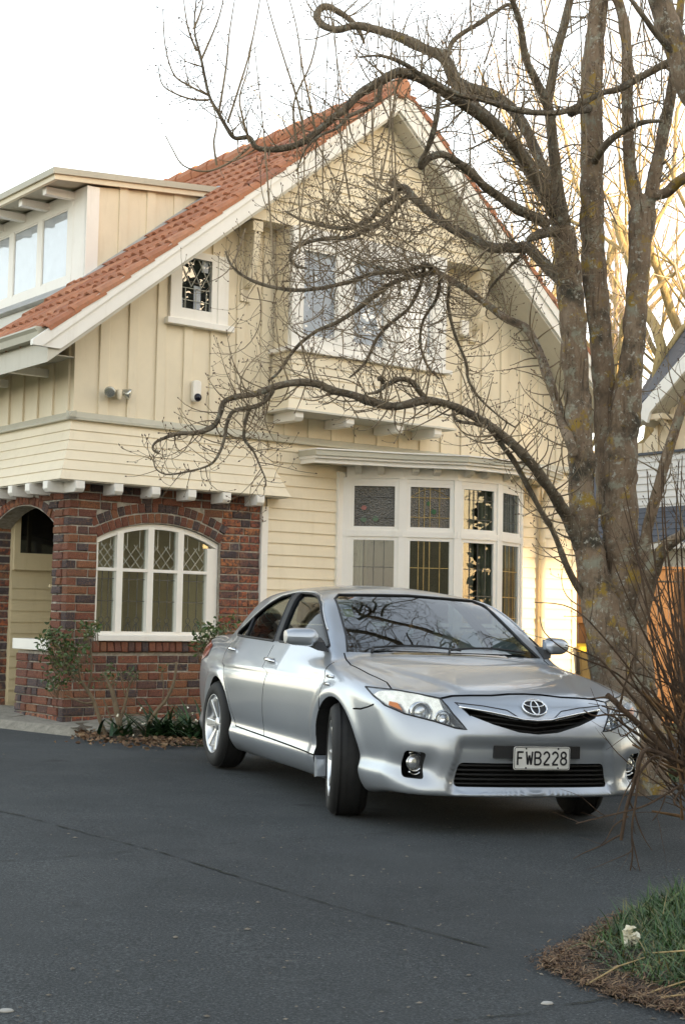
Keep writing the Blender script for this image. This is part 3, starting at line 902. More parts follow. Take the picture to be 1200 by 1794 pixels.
# its flat roof: soffit, fascia, gutter, running out to the wall on both sides
def rf(o, z):
    pts = [Vector(BWP[0]) + Vector((-.62-o*.5, -.22-o))] + [Vector(BWP[i]) + BN[i]*(.20+o) for i in (1,2,3,4)] + [Vector(BWP[5]) + Vector((.40+o*.5,-.20-o))]
    pts = [Vector((pts[0].x, .02))] + pts + [Vector((pts[-1].x, .02))]
    return [(p.x, p.y, z) for p in pts]
def rband(z0, z1, o0, o1, name, mat):
    mb = MB(); A, B_, C_, D_ = rf(o1,z0), rf(o0,z0), rf(o1,z1), rf(o0,z1)
    for i in range(len(A)-1): mb.hexa([A[i],A[i+1],B_[i+1],B_[i],C_[i],C_[i+1],D_[i+1],D_[i]])
    return part(name, mb, mat, bow)
mb = MB(); q = rf(-.02, 0); mb.prism([(p[0],p[1]) for p in q], lambda p: (p[0],p[1],2.93), lambda p: (p[0],p[1],2.955)); part('soffit', mb, M_white, bow)
mb = MB(); q = rf(-.02, 0); mb.prism([(p[0],p[1]) for p in q], lambda p: (p[0],p[1],3.03), lambda p: (p[0],p[1],3.06)); part('roof_sheet', mb, M_ledge, bow)
rband(2.905, 2.955, -.06, .0, 'fascia', M_white); rband(2.955, 2.985, -.05, .035, 'gutter_bead', M_white); rband(2.985, 3.045, -.05, .06, 'gutter', M_ledge); rband(3.045, 3.060, -.05, .075, 'gutter_lip', M_white)
# room behind the bow window, curtains
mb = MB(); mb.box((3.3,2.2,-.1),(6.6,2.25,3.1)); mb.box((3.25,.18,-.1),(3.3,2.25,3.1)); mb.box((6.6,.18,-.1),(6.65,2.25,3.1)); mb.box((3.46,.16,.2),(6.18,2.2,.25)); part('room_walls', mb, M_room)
for i, s0, s1 in ((0,.06,.20),(2,.08,.34),(2,.42,.58),(3,.06,.58),(4,.05,.5)):
    mb = MB(); mb.grid([[P2(i,s,-.10 - .02*math.sin(s*95),z) for s in np.linspace(s0,s1,22)] for z in (1.12,2.76)]); part('curtain', mb, M_curtain, bow)
# downpipe
mb = MB(); mb.tube([(6.60,-.16,2.95),(6.60,-.12,2.80),(6.60,-.055,2.62),(6.60,-.055,-.1)], .042, 10); dp = part('downpipe', mb, M_cream, smooth=True)
for z in (2.2,1.2): 
    mb = MB(); mb.tube([(6.60,-.055,z),(6.60,-.055,z+.04)], .05, 10); part('pipe_clip', mb, M_cream, dp)

# ---- fittings screwed to the wall
M_alloy = simple('floodlight alloy', (.55,.55,.50), .22, metal=.8)
t = thing('floodlight', 'twin silver floodlight with sensor on the cream upper wall', 'light', HM @ Vector((.46,-.02,3.44)), HB)
mb = MB(); mb.box((-.05,-.01,-.04),(.07,.02,.06)); part('base_plate', mb, M_cream, t)
mb = MB(); mb.lathe([(-.07,.016),(-.03,.03),(.03,.028),(.035,.001)], 12, 'z', (.02,-.06,.0)); part('sensor', mb, M_cream, t, smooth=True)
for dx, dy in ((-.11,-.06),(.13,-.05)):
    mb = MB(); d = Vector((dx,-.09,-.05)).normalized(); o = Vector((dx*.55, dy, .01))
    mb.tube([o-d*.05, o-d*.03, o, o+d*.05, o+d*.075, o+d*.078], [.018,.022,.035,.055,.058,.05], 14); part('lamp_head', mb, M_alloy, t, smooth=True)
    mb = MB(); mb.tube([(0,-.02,.02), tuple(o-d*.04)], .012, 6); part('arm', mb, M_cream, t)
t = thing('security_camera', 'white wall camera with black lens beside the floodlight', 'camera', HM @ Vector((1.42,-.01,3.55)), HB)
mb = MB(); mb.prism(rounded([(-.05,-.10),(.05,-.10),(.05,.13),(-.05,.13)], .04), lambda p: (p[0],.0,p[1]), lambda p: (p[0],-.055,p[1])); bevel_obj(part('casing', mb, M_white, t), .01, 3)
mb = MB(); mb.lathe([(-.056,.044),(-.072,.040),(-.085,.026),(-.090,.001)], 18, 'y', (.005,0,-.055)); part('lens', mb, simple('camera lens', (.008,.008,.02), .08, var=0), t, smooth=True)
t = thing('wall_sensor', 'small white sensor on the wall right of the upstairs window', 'sensor', HM @ Vector((5.22,-.01,4.78)), HB)
mb = MB(); mb.box((-.05,-.06,-.10),(.07,.0,.08)); bevel_obj(part('casing', mb, M_white, t), .012, 2)
mb = MB(); mb.box((-.035,-.075,-.125),(.06,-.01,-.10)); part('lens', mb, M_ledge, t)
# ------------------------------------------------------------------ ground, driveway, beds
def asphalt():
    N = NT('old asphalt')
    fine = N.noise(95, 4, .85); mid = N.noise(1.1, 7, .65); big = N.noise(.25, 3, .5)
    c = N.ramp(fine, [(.36, (.008,.0095,.0098)), (.50, (.038,.0430,.0448)), (.63, (.125,.137,.140))])
    c = N.mix(N.ramp(mid, [(.40, 0.0), (.66, .55)]), c, (.042,.046,.047))
    c = N.mix(N.ramp(big, [(.45, 0.0), (.65, .45)]), c, (.016,.017,.019))
    worn = N.noise(.55, 6, .6, N.mapping((1, .35, 1))); c = N.mix(N.ramp(worn, [(.48, 0.0), (.66, .5)]), c, (.078,.083,.083))
    oil = N.noise(1.7, 3, .5); c = N.mix(N.ramp(oil, [(.66, 0.0), (.74, .6)]), c, (.010,.010,.011))
    st = N.vor(1.9, N.mapping((1, 2.4, 1)))
    c = N.mix(N.ramp(st, [(.02, .4), (.07, 0.0)]), c, (.11,.108,.10))       # pale scuffs
    sp = N.vor(26)
    c = N.mix(N.ramp(sp, [(.05, .9), (.09, 0.0)]), c, (.22,.22,.22))      # stone chips
    N.set('Base Color', c); N.set('Roughness', N.ramp(mid, [(.3, .72), (.7, .92)])); N.set('Specular IOR Level', .35)
    N.bump(N.noise(120, 4, .8), .8, .010)
    return N.m
M_asphalt = asphalt()
def soilmat(name, a, b, s=30):
    N = NT(name); N.set('Base Color', N.mix(N.ramp(N.noise(s, 8, .75), [(.35, 0.0), (.65, 1.0)]), a, b)); N.set('Roughness', .95); N.bump(N.noise(s*1.5, 8, .7), .8, .03); return N.m
M_soil = soilmat('garden soil', (.055,.042,.028), (.13,.105,.070))
M_kerb = soilmat('worn concrete kerb', (.20,.185,.15), (.34,.315,.26), 12)
M_turf = soilmat('turf ground', (.030,.050,.014), (.07,.075,.03), 22)
M_moss = soilmat('mossy joint', (.008,.009,.007), (.030,.035,.018), 40)

def ground_grid(x0, x1, y0, y1, nx, ny, dz, fn=None):
    return [[Vector((x, y, ground_z(x, y) + dz + (fn(x, y) if fn else 0))) for x in np.linspace(x0, x1, nx)] for y in np.linspace(y0, y1, ny)]
mb = MB()
xs = [-160,-60,-20,20,60,160]; ys = [-40,-10,0,12,30,60,160]
mb.grid([[Vector((x, y, max(-3.2, min(3.2, ground_z(x, y))) - .012)) for x in xs] for y in ys])
mb.build('ground', M_turf, kind='structure')
edge = [(-9.0,15.6),(-4.6,15.15),(-3.35,14.55),(-2.49,13.86),(-2.0,13.52),(-1.25,13.28),(-.6,13.45),(.2,14.2),(1.0,15.1),(2.6,16.8),(4.0,18.0),(5.2,18.2),(4.2,15.0),(3.2,13.6),(2.0,12.6),(1.62,11.9),(1.75,11.25),(2.15,11.30),(2.60,11.72),(3.4,12.0),(4.5,11.9),(6.0,11.0),(6.4,6.2),(4,6.9),(2.6,6.75),(1.5,6.32),(1.14,5.86),(.98,5.55),(.85,5.30),(.72,5.10),(.70,4.98),(.80,4.80),(.86,4.62),(.98,4.50),(1.15,4.38),(1.6,4.2),(3,3.4),(5,2.0),(5,-8),(-9,-8)]
mb = MB(); mb.add([(x, y, ground_z(x, y)) for x, y in edge] + [(x, y, ground_z(x, y)-.03) for x, y in edge],
                  [list(range(len(edge)))] + [(i, (i+1) % len(edge), len(edge)+(i+1) % len(edge), len(edge)+i) for i in range(len(edge))])
drive = mb.build('driveway', M_asphalt, kind='structure'); recalc(drive.data)
def joint(pts, w, name='pavement_joint'):
    P = dens(pts, .05); r = random.Random(len(pts)); Q = []
    for i, p in enumerate(P):
        Q.append((p[0] + r.uniform(-.006,.006), p[1] + r.uniform(-.006,.006)))
    L, R = ribbon(Q, w); mb = MB(); n = len(L)
    for i in range(n):
        k = r.uniform(-.1, 1.0); k = max(0.0, k); c = (L[i]+R[i])/2; L[i] = c + (L[i]-c)*k; R[i] = c + (R[i]-c)*k
    vs = [(p.x, p.y, ground_z(p.x, p.y)+.004) for p in L] + [(p.x, p.y, ground_z(p.x, p.y)+.004) for p in R]
    mb.add(vs, [(i, n+i, n+i+1, i+1) for i in range(n-1)])
    o = mb.build(name, M_moss, drive); return o
joint([(-2.6,9.0),(-1.74,8.21),(-1.3,7.65),(-.88,7.17),(-.5,6.62),(-.21,6.21),(.05,5.86),(.25,5.61),(.55,5.25)], .015)
joint([(-2.4,6.35),(-1.51,6.67),(-1.15,6.95),(-.92,7.16)], .010)
joint([(-.75,7.35),(-.26,7.69),(.2,8.05),(.68,8.41),(1.06,8.88)], .009)
joint([(.35,4.27),(.55,4.36),(.68,4.48),(.86,4.60)], .010)
# worn kerb under the brickwork and the bed in front of it
mb = MB(); kp = [(-9,16.2),(-4.6,15.25),(-3.4,14.75),(-2.75,14.32),(-2.35,13.98),(-2.25,13.80)]
for a, b in zip(kp, kp[1:]):
    za, zb = ground_z(*a), ground_z(*b)
    d = Vector((b[0]-a[0], b[1]-a[1])).normalized(); n = Vector((d.y, -d.x))
    if n.y > 0: n = -n
    A = Vector(a); B = Vector(b); q = lambda p, o, z: (p.x + n.x*o, p.y + n.y*o, z)
    mb.hexa([q(A,.15,za-.03),q(B,.15,zb-.03),q(B,-1.0,zb-.03),q(A,-1.0,za-.03),q(A,.02,za+.075),q(B,.02,zb+.07),q(B,-1.0,zb+.13),q(A,-1.0,za+.13)])
tag(mb.build('kerb', M_kerb), 'worn concrete kerb under the brick porch', 'kerb', kind='structure')
rb = random.Random(3)
mb = MB()
def bedz(x, y): return ground_z(x, y) + .02 + .05*noise.noise(Vector((x*3, y*3, 0))) + .05
q = []
for j, v_ in enumerate(np.linspace(0, 1, 9)):
    row = []
    for i, u_ in enumerate(np.linspace(0, 1, 26)):
        a = Vector((-2.42,13.86)).lerp(Vector((1.2,15.25)), u_) + Vector((0, -.28*math.sin(min(1,u_*2)*PI)))
        b = (HM @ Vector((-.05 + 3.9*u_, .05, 0))).xy
        p = a.lerp(b, v_); row.append(Vector((p.x, p.y, bedz(p.x, p.y)*(1 if 0 < j else 0) + (ground_z(p.x,p.y)-.01 if j == 0 else 0))))
    q.append(row)
mb.grid(q); mb.build('garden_bed', M_soil, kind='structure', smooth=True)

# ------------------------------------------------------------------ fence and wheelie bin at the side of the house
def wood(name, a, b):
    N = NT(name); g = N.noise(5, 8, .65, N.mapping((9, 9, .6)), 1.2)
    c = N.ramp(g, [(.3, a), (.7, b)])
    r = N.n('ShaderNodeObjectInfo').outputs['Random']
    c = N.mix(N.ramp(r, [(0, 0.0), (1, .35)]), c, tuple(x*.6 for x in a))
    N.set('Base Color', c); N.set('Roughness', .75); N.bump(g, .3, .006); return N.m
M_fence = wood('timber fence', (.24,.12,.05), (.38,.205,.09))
fence = thing('timber_fence', 'orange brown timber paling fence behind the tree trunk', 'fence', (3.1, 19.75, ground_z(3.1, 19.75)))
for k in range(18):
    mb = MB(); x = -.35 + k*.152; h = 2.06 + rb.uniform(-.012,.012)
    mb.box((x, .0, .0), (x+.146, .022, h)); o = mb.build('paling', M_fence, fence); recalc(o.data); bevel_obj(o, .004, 1)
for z in (.35, 1.32): 
    mb = MB(); mb.box((-.35,-.045,z),(2.4,.0,z+.085)); mb.build('rail', M_fence, fence)
mb = MB(); mb.box((-.36,-.05,2.065),(2.4,.06,2.10)); mb.build('capping', M_fence, fence)
for x in (.25, 1.55):
    mb = MB(); mb.box((x,-.10,0),(x+.10,-.046,2.05)); mb.build('post', M_fence, fence)
wb_ = thing('wheelie_bin', 'wheelie bin with bright yellow lid between house corner and tree', 'bin', (3.36, 19.2, ground_z(3.36, 19.2)))
M_bin = simple('dark green bin plastic', (.10,.075,.03), .5, var=.1); M_binlid = simple('yellow bin lid', (.75,.52,.03), .45, var=.06)
mb = MB(); mb.hexa([(-.22,-.26,.06),(.22,-.26,.06),(.22,.26,.06),(-.22,.26,.06),(-.28,-.34,.95),(.28,-.34,.95),(.28,.34,.95),(-.28,.34,.95)]); o = mb.build('bin_body', M_bin, wb_); recalc(o.data); bevel_obj(o, .02, 2)
mb = MB(); mb.hexa([(-.30,-.37,.95),(.30,-.37,.95),(.30,.36,.95),(-.30,.36,.95),(-.27,-.33,1.02),(.27,-.33,1.02),(.27,.34,1.05),(-.27,.34,1.05)]); o = mb.build('lid', M_binlid, wb_); recalc(o.data); bevel_obj(o, .015, 2)
for s in (-1,1):
    mb = MB(); mb.lathe([(-.03,.001),(-.03,.10),(.03,.10),(.03,.001)], 16, 'x', (s*.25,.30,.10)); mb.build('bin_wheel', M_bin, wb_, True)

# ------------------------------------------------------------------ the neighbour's gabled house beyond the fence
NB = HB
nb = thing('neighbour_house', 'cream gabled house with slate roof behind the fence on the right', 'house', (5.2, 26.0, ground_z(5.2, 26.0)), HB - PI/2)
# local x = towards the street front, y = u (into the building)
NM_cream = paint('neighbour cream paint', (.76,.64,.46)); NM_white = paint('neighbour white boards', (.74,.72,.68))
def slatemat():
    N = NT('blue slate'); r = N.n('ShaderNodeObjectInfo').outputs['Random']
    c = N.ramp(r, [(0, (.045,.055,.075)), (.5, (.065,.075,.095)), (1, (.035,.043,.06))])
    N.set('Base Color', N.mix(N.ramp(N.noise(16, 6, .7), [(.4,0.0),(.7,.5)]), c, (.085,.09,.10))); N.set('Roughness', .6); return N.m
M_slate = slatemat()
def npart(name, mb, mat, parent=nb, **kw): o = mb.build(name, mat, parent, **kw); recalc(o.data); return o
zg = -ground_z(5.2, 26.0)
mb = MB(); mb.prism([(-.05,-.2),(9,-.2),(9,4.6),(4.6,8.25),(-.05,4.42)], lambda p: (p[0],.0,p[1]), lambda p: (p[0],.25,p[1])); mb.box((-.05,.25,-.2),(.15,9,4.5)); nw = npart('wall', mb, NM_cream)
for k in range(14):
    z = 2.40 + zg + .128*k; mb = MB(); mb.hexa([(-.06,-.03,z),(6.0,-.03,z),(6.0,.0,z),(-.06,.0,z),(-.06,-.008,z+.13),(6,-.008,z+.13),(6,.0,z+.13),(-.06,.0,z+.13)]); npart('weatherboard', mb, NM_white, nw)
mb = MB(); mb.box((-.08,-.07,4.19+zg),(6,.0,4.23+zg)); npart('drip_board', mb, M_slate)
for k in range(9):
    x = .10 + .36*k; mb = MB(); mb.box((x,-.025,4.24+zg),(x+.09,.0,4.33+zg+x*.80)); npart('batten', mb, NM_cream, nw)
# barge, slates, curved bracket
sl_ = .83; bl = lambda x, o: o + zg + (x-.55)*sl_
mb = MB(); mb.prism([(.53,bl(.53,4.97)),(.56,bl(.56,4.78)),(.72,4.68+zg),(.78,bl(.78,4.66)),(4.6,bl(4.6,4.66)),(4.6,bl(4.6,4.98))], lambda p: (p[0],-.52,p[1]), lambda p: (p[0],-.46,p[1])); npart('barge_board', mb, M_white)
mb = MB(); mb.hexa([(.50,-.46,bl(.50,4.72)),(4.6,-.46,bl(4.6,4.72)),(4.6,7,bl(4.6,4.72)),(.0,7,bl(.0,4.72)),(.48,-.46,bl(.48,4.95)),(4.6,-.46,bl(4.6,4.95)),(4.6,7,bl(4.6,4.95)),(.0,7,bl(.0,4.95))]); nroof = npart('roof', mb, M_soffit)
# the main slate roof rising behind that barge
_ni = (Matrix.Translation(nb.location) @ Matrix.Rotation(HB - PI/2, 4, 'Z')).inverted()
Q00, Q10, Q01, Q11 = [_ni @ at(*q) for q in ((1112,722,26.4),(1215,610,25.6),(1122,688,29.5),(1178,598,29.5))]
def rq(u_, v_): return Q00.lerp(Q10, u_).lerp(Q01.lerp(Q11, u_), v_)
rn_ = (Q10-Q00).cross(Q01-Q00).normalized()
if rn_.z < 0: rn_ = -rn_
mb = MB(); mb.hexa([rq(0,0)-rn_*.12, rq(1.3,0)-rn_*.12, rq(1.3,1)-rn_*.12, rq(0,1)-rn_*.12, rq(0,0), rq(1.3,0), rq(1.3,1), rq(0,1)]); mroof = npart('slate_roof', mb, M_slate)
for r in range(13):
    for c in range(8):
        u0, u1, v0, v1 = r/10, (r+1.25)/10, (c + (.5 if r % 2 else 0))/8, (c + .96 + (.5 if r % 2 else 0))/8
        v1 = min(v1, 1.0)
        if v1 - v0 < .03: continue
        mb = MB(); mb.hexa([rq(u0,v0)+rn_*.004, rq(u0,v1)+rn_*.004, rq(u1,v1)+rn_*.002, rq(u1,v0)+rn_*.002, rq(u0,v0)+rn_*.035, rq(u0,v1)+rn_*.035, rq(u1,v1)+rn_*.012, rq(u1,v0)+rn_*.012]); npart('slate', mb, M_slate, mroof)
mb = MB(); mb.box((.80,-.10,4.24+zg),(.94,.0,4.86+zg)); mb.box((.70,-.46,4.74+zg),(1.0,-.0,4.83+zg))
mb.tube([(.87,-.06-.38*(1-math.cos(t)), 4.28+zg+.48*math.sin(t)) for t in np.linspace(0,PI/2,9)], .055, 6); npart('bracket', mb, NM_cream)
# lean-to with shingled hip roof in front of that wall
ln = MB(); ln.hexa([(-1.0,-1.5,-.2),(2.4,-1.5,-.2),(2.4,.0,-.2),(-1.0,.0,-.2),(-1.0,-1.5,2.45+zg),(2.4,-1.5,2.45+zg),(2.4,.0,2.45+zg),(-1.0,.0,2.45+zg)]); lean_ = npart('lean_to', ln, NM_white)
for r in range(6):
    z0 = 2.50+zg + r*.125; o0 = -1.75 + r*.29
    for c in range(12):
        xa = -1.25 + r*.20 + c*.27; xb = min(xa+.262, 2.55 - r*.16)
        if xb - xa < .06: continue
        mb = MB(); mb.hexa([(xa,o0,z0),(xb,o0,z0),(xb,o0+.33,z0+.135),(xa,o0+.33,z0+.135),(xa,o0,z0+.022),(xb,o0,z0+.022),(xb,o0+.33,z0+.147),(xa,o0+.33,z0+.147)]); npart('slate', mb, M_slate, lean_)
mb = MB(); mb.hexa([(-1.22,-1.70,2.46+zg),(2.5,-1.70,2.46+zg),(2.5,.0,2.46+zg),(-1.22,.0,2.46+zg),(-.0,-.02,3.2+zg),(1.5,-.02,3.2+zg),(1.5,.0,3.2+zg),(.0,.0,3.2+zg)]); npart('lean_to_roof', mb, M_slate)
mb = MB(); mb.box((-1.27,-1.80,2.40+zg),(2.6,-1.70,2.50+zg)); npart('gutter', mb, M_white)
# a lower wing further back, seen between the stems
mb = MB(); mb.box((-4.5,.5,-.2),(-.06,6,3.35+zg)); npart('rear_wing', mb, NM_white)
mb = MB(); mb.hexa([(-4.8,.2,3.36+zg),(-.06,.2,3.36+zg),(-.06,6,3.36+zg),(-4.8,6,3.36+zg),(-4.8,1.6,4.1+zg),(-.06,1.6,4.1+zg),(-.06,6,4.1+zg),(-4.8,6,4.1+zg)]); npart('rear_roof', mb, M_slate)

# ------------------------------------------------------------------ unseen blockers on the sunny side, shaped to keep the yard in shade
SX = Vector((SUN_DIR.x, SUN_DIR.y)); PX = Vector((-SUN_DIR.y, SUN_DIR.x))
def sunpos(p, q): v = PX*p + SX*q; return (v.x, v.y, ground_z(v.x, v.y))
sa = math.atan2(SX.y, SX.x)
oh = thing('shade_house', 'unseen two-storey house sized to shade the yard from the sun', 'house', sunpos(5.0, 14.0), sa)
mb = MB(); mb.prism([(-4,-.5),(4,-.5),(4,7.2),(0,10.2),(-4,7.2)], lambda p: (p[0],-13.5,p[1]), lambda p: (p[0],11.6,p[1])); o = mb.build('wall', M_khaki, oh); recalc(o.data)
mb = MB(); 
for s in (-1,1): mb.hexa([(s*4.5,-13.8,6.85),(0,-13.8,10.22),(0,11.3,10.22),(s*4.5,11.3,6.85),(s*4.5,-13.8,6.97),(0,-13.8,10.34),(0,11.3,10.34),(s*4.5,11.3,6.97)])
o = mb.build('roof', M_slate, oh); recalc(o.data)
for k in range(5):
    for z in (1.2, 4.2):
        mb = MB(); y = -11 + 4.6*k; mb.box((-4.06,y,z),(-4.0,y+1.2,z+1.5)); mb.build('window', M_paneup, oh)

# ------------------------------------------------------------------ trees beyond, catching the low sun
def barkmat(name, stops, lichen=None, scale=6, rough=.9):
    N = NT(name); n = N.noise(scale, 9, .72, N.mapping((1,1,.35)))
    c = N.ramp(n, stops)
    fis = N.noise(11, 6, .7, N.mapping((2.2,2.2,.22)), .6); c = N.mix(N.ramp(fis, [(.36, .75), (.47, 0.0)]), c, tuple(v*.4 for v in stops[0][1]))
    if lichen:
        for sc, lo, hi, colr in lichen:
            c = N.mix(N.ramp(N.noise(sc, 7, .72), [(lo, 0.0), (hi, 1.0)]), c, colr)
    hh = N.math('ADD', N.noise(scale*5, 8, .75, N.mapping((1,1,.4))), N.math('MULTIPLY', fis, 1.3))
    N.set('Base Color', c); N.set('Roughness', rough); N.bump(hh, .9, .025); return N.m
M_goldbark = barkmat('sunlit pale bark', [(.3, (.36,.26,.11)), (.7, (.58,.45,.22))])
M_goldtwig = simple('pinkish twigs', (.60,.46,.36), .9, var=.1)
def grow(mb_l, mb_t, p, d, r, L, depth, rg, up=.12):
    n = max(3, int(L/.45)); pts = [p.copy()]; rs = [r]; q = p.copy(); dd = d.normalized(); kids = []
    for i in range(n):
        dd = (dd + Vector((rg.gauss(0,.16), rg.gauss(0,.16), up*.25 + rg.gauss(0,.10)))).normalized()
        q = q + dd*(L/n); rr = r*(1 - .55*(i+1)/n); pts.append(q.copy()); rs.append(rr)
        if depth > 0 and i > n*.22: kids.append((q.copy(), dd.copy(), rr))
    (mb_l if depth >= 2 else mb_t).tube(pts, rs, 6 if depth >= 2 else 3, False)
    if depth > 0:
        m = {4: 6, 3: 5, 2: 4, 1: 3}[depth]
        for _ in range(m):
            if not kids: break
            k = rg.choice(kids); a = rg.uniform(0, 2*PI); side = k[1].orthogonal().normalized(); side.rotate(Matrix.Rotation(a, 3, k[1]))
            nd = (k[1]*rg.uniform(.5,.9) + side*rg.uniform(.45,.85) + Vector((0,0,.22))).normalized()
            grow(mb_l, mb_t, k[0], nd, k[2]*rg.uniform(.5,.72), L*rg.uniform(.42,.66), depth-1, rg, up)
bgn = 0
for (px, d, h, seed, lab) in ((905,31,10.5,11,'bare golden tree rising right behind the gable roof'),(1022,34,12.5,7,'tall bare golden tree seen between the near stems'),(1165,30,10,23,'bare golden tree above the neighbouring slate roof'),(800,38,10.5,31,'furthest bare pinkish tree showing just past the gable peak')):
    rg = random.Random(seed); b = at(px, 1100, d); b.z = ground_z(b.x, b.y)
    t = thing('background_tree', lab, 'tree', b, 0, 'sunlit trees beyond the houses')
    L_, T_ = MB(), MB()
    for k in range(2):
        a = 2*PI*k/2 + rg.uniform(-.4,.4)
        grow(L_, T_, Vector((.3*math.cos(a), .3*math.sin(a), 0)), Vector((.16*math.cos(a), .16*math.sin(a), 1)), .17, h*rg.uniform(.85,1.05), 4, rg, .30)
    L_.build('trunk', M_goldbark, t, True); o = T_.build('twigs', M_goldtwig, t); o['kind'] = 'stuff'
# added unseen pine, its crown shaped to let the sun in low down only
M_pine = simple('pine foliage', (.035,.06,.022), .8, var=.3)
pt_ = thing('added_pine', 'unseen pine with a clear stem, added to shape the sun patch', 'tree', sunpos(18.2, 10.5))
mb = MB(); mb.tube([(0,0,0),(.1,0,4),(0,.1,8),(0,0,11.5)], [.22,.18,.12,.03], 8); mb.build('trunk', M_goldbark, pt_, True)
rg = random.Random(4); mb = MB()
for _ in range(6500):
    a = rg.uniform(0,2*PI); rr = 2.15*math.sqrt(rg.random()); z = rg.uniform(4.55, 12.0); c = Vector((rr*math.cos(a), rr*math.sin(a)*1.15, z + .25*noise.noise(Vector((a,rr,0))*2)))
    e1 = Vector((rg.gauss(0,1),rg.gauss(0,1),rg.gauss(0,.6))).normalized()*.20; e2 = e1.orthogonal().normalized()*.10
    mb.add([c-e1, c+e2, c+e1, c-e2], [(0,1,2,3)])
o = mb.build('foliage', M_pine, pt_); o['kind'] = 'stuff'

es = thing('added_evergreen', 'unseen dense evergreen added to darken the bow window reflection', 'shrub', sunpos(21.1, 5.6))  # added out of view so the bow panes mirror dark foliage
rg = random.Random(8); mb = MB()
for _ in range(5200):
    v = Vector((rg.gauss(0,1),rg.gauss(0,1),rg.gauss(0,1))).normalized()*(rg.random()**.4); c = Vector((v.x*1.8, v.y*1.6, 2.9+v.z*2.9))
    e1 = Vector((rg.gauss(0,1),rg.gauss(0,1),rg.gauss(0,.6))).normalized()*.13; e2 = e1.orthogonal().normalized()*.08
    mb.add([c-e1, c+e2, c+e1, c-e2], [(0,1,2,3)])
o = mb.build('foliage', M_pine, es); o['kind'] = 'stuff'
mb = MB(); mb.tube([(0,0,0),(0,0,2.5),(0,0,4.5)], [.14,.10,.03], 7); mb.build('trunk', M_goldbark, es, True)
# ------------------------------------------------------------------ the silver sedan
def _spline(xs, ys):
    xs = np.array(xs, float); ys = np.array(ys, float); n = len(xs)
    h = np.diff(xs); A = np.zeros((n, n)); b = np.zeros(n); A[0,0] = A[-1,-1] = 1
    for i in range(1, n-1):
        A[i,i-1] = h[i-1]; A[i,i] = 2*(h[i-1]+h[i]); A[i,i+1] = h[i]
        b[i] = 6*((ys[i+1]-ys[i])/h[i] - (ys[i]-ys[i-1])/h[i-1])
    M = np.linalg.solve(A, b)
    def f(x):
        x = np.clip(x, xs[0], xs[-1]); i = np.clip(np.searchsorted(xs, x)-1, 0, n-2)
        t = x - xs[i]; hi = h[i]
        return ys[i] + t*((ys[i+1]-ys[i])/hi - hi*(2*M[i]+M[i+1])/6) + t*t*M[i]/2 + t**3*(M[i+1]-M[i])/(6*hi)
    return f
def _sst(a, b, x):
    t = np.clip((x-a)/(b-a), 0, 1); return t*t*(3-2*t)
def _smax(a, b, k):
    h = np.clip(.5 + .5*(a-b)/k, 0, 1); return b + (a-b)*h + k*h*(1-h)
def _smin(a, b, k): return -_smax(-a, -b, k)

_W = _spline([-3.8,-3.6,-3.3,-2.9,-2.5,-1.5,-.6,0,.4,.65,.9,1.1], [.72,.79,.847,.885,.900,.897,.893,.900,.873,.828,.758,.665])
_T = _spline([-3.9,-3.6,-3.25,-2.8,-2.3,-1.5,-.8,-.4,-.1,.2,.5,.7,.83,.92,1.1], [1.02,1.035,1.045,1.03,1.01,.99,.985,.968,.933,.888,.83,.785,.745,.70,.58])
_SS = _spline([.10,.17,.22,.28,.32,.37,.45,.6,.72,.82,.90,.97,1.05,1.15], [-.20,-.10,-.05,-.018,-.014,-.030,-.022,-.002,0,-.014,-.042,-.085,-.145,-.23])
_PF = _spline([.1,.17,.21,.25,.30,.45,.52,.60,.67,.72,.78,.86,1.0], [.12,.05,.012,.004,.014,.0,.006,.030,.062,.095,.155,.26,.5])
_PR = _spline([.1,.2,.35,.55,.7,.85,.95,1.05,1.2], [.22,.10,.01,.0,.01,.015,.04,.05,.12])

def car_lower(x, y, z):
    a = np.abs(y)
    side = a - (_W(x) + _SS(z)
                - .012*np.exp(-((z-.80)/.045)**2)*_sst(-3.3,-2.6,x)*(1-_sst(-.1,.35,x))      # scallop under the shoulder
                + .014*np.exp(-((np.hypot(x-.0, z-.33)-.40)/.05)**2)*_sst(.2,.45,z)
                + .012*np.exp(-((np.hypot(x+2.72, z-.33)-.40)/.05)**2)*_sst(.2,.45,z))
    yr = .36 + .30*_sst(.85, -.2, x)
    top = z - (_T(x) - .055*np.abs(a/.78)**2.6
               + .013*(1-_sst(yr-.05, yr+.05, a))*_sst(-.45,-.2,x)*_sst(1.0,.6,x)
               + .012*np.exp(-((a-.70)/.07)**2)*_sst(-.4,0,x)*_sst(.9,.5,x))
    # bumper: plan rounding, set-back centre below, lip
    N = .955 - .045*np.abs(a/.5)**3.15
    wc = .462 + .045*_sst(.52,.24,z)
    cen = 1 - _sst(wc-.030, wc+.030, a)
    band = _sst(.215,.25,z)*(1-_sst(.47,.555,z))
    inset = -.046*cen*band
    # scoop running from the fog lamp towards the centre
    zc = .37 - .0*a
    scoop = -.035*np.exp(-((z-zc)/.065)**2)*_sst(.56,.64,a)*(1-_sst(.80,.86,a))
    lip = .016*cen*np.exp(-((z-.245)/.024)**2)
    nose = .014*np.exp(-(a/.20)**2)*np.exp(-((z-.70)/.07)**2)
    front = x - (N - _PF(z) + inset + scoop + lip + nose)
    rear = (-3.74 + .05*np.abs(a/.5)**2.8 + _PR(z)) - x
    bot = .165 + .048*_sst(.2,.7,x) - z
    f = _smax(side, top, .07)
    f = _smax(f, front, .085)
    f = _smax(f, rear, .12)
    f = _smax(f, bot, .03)
    return f
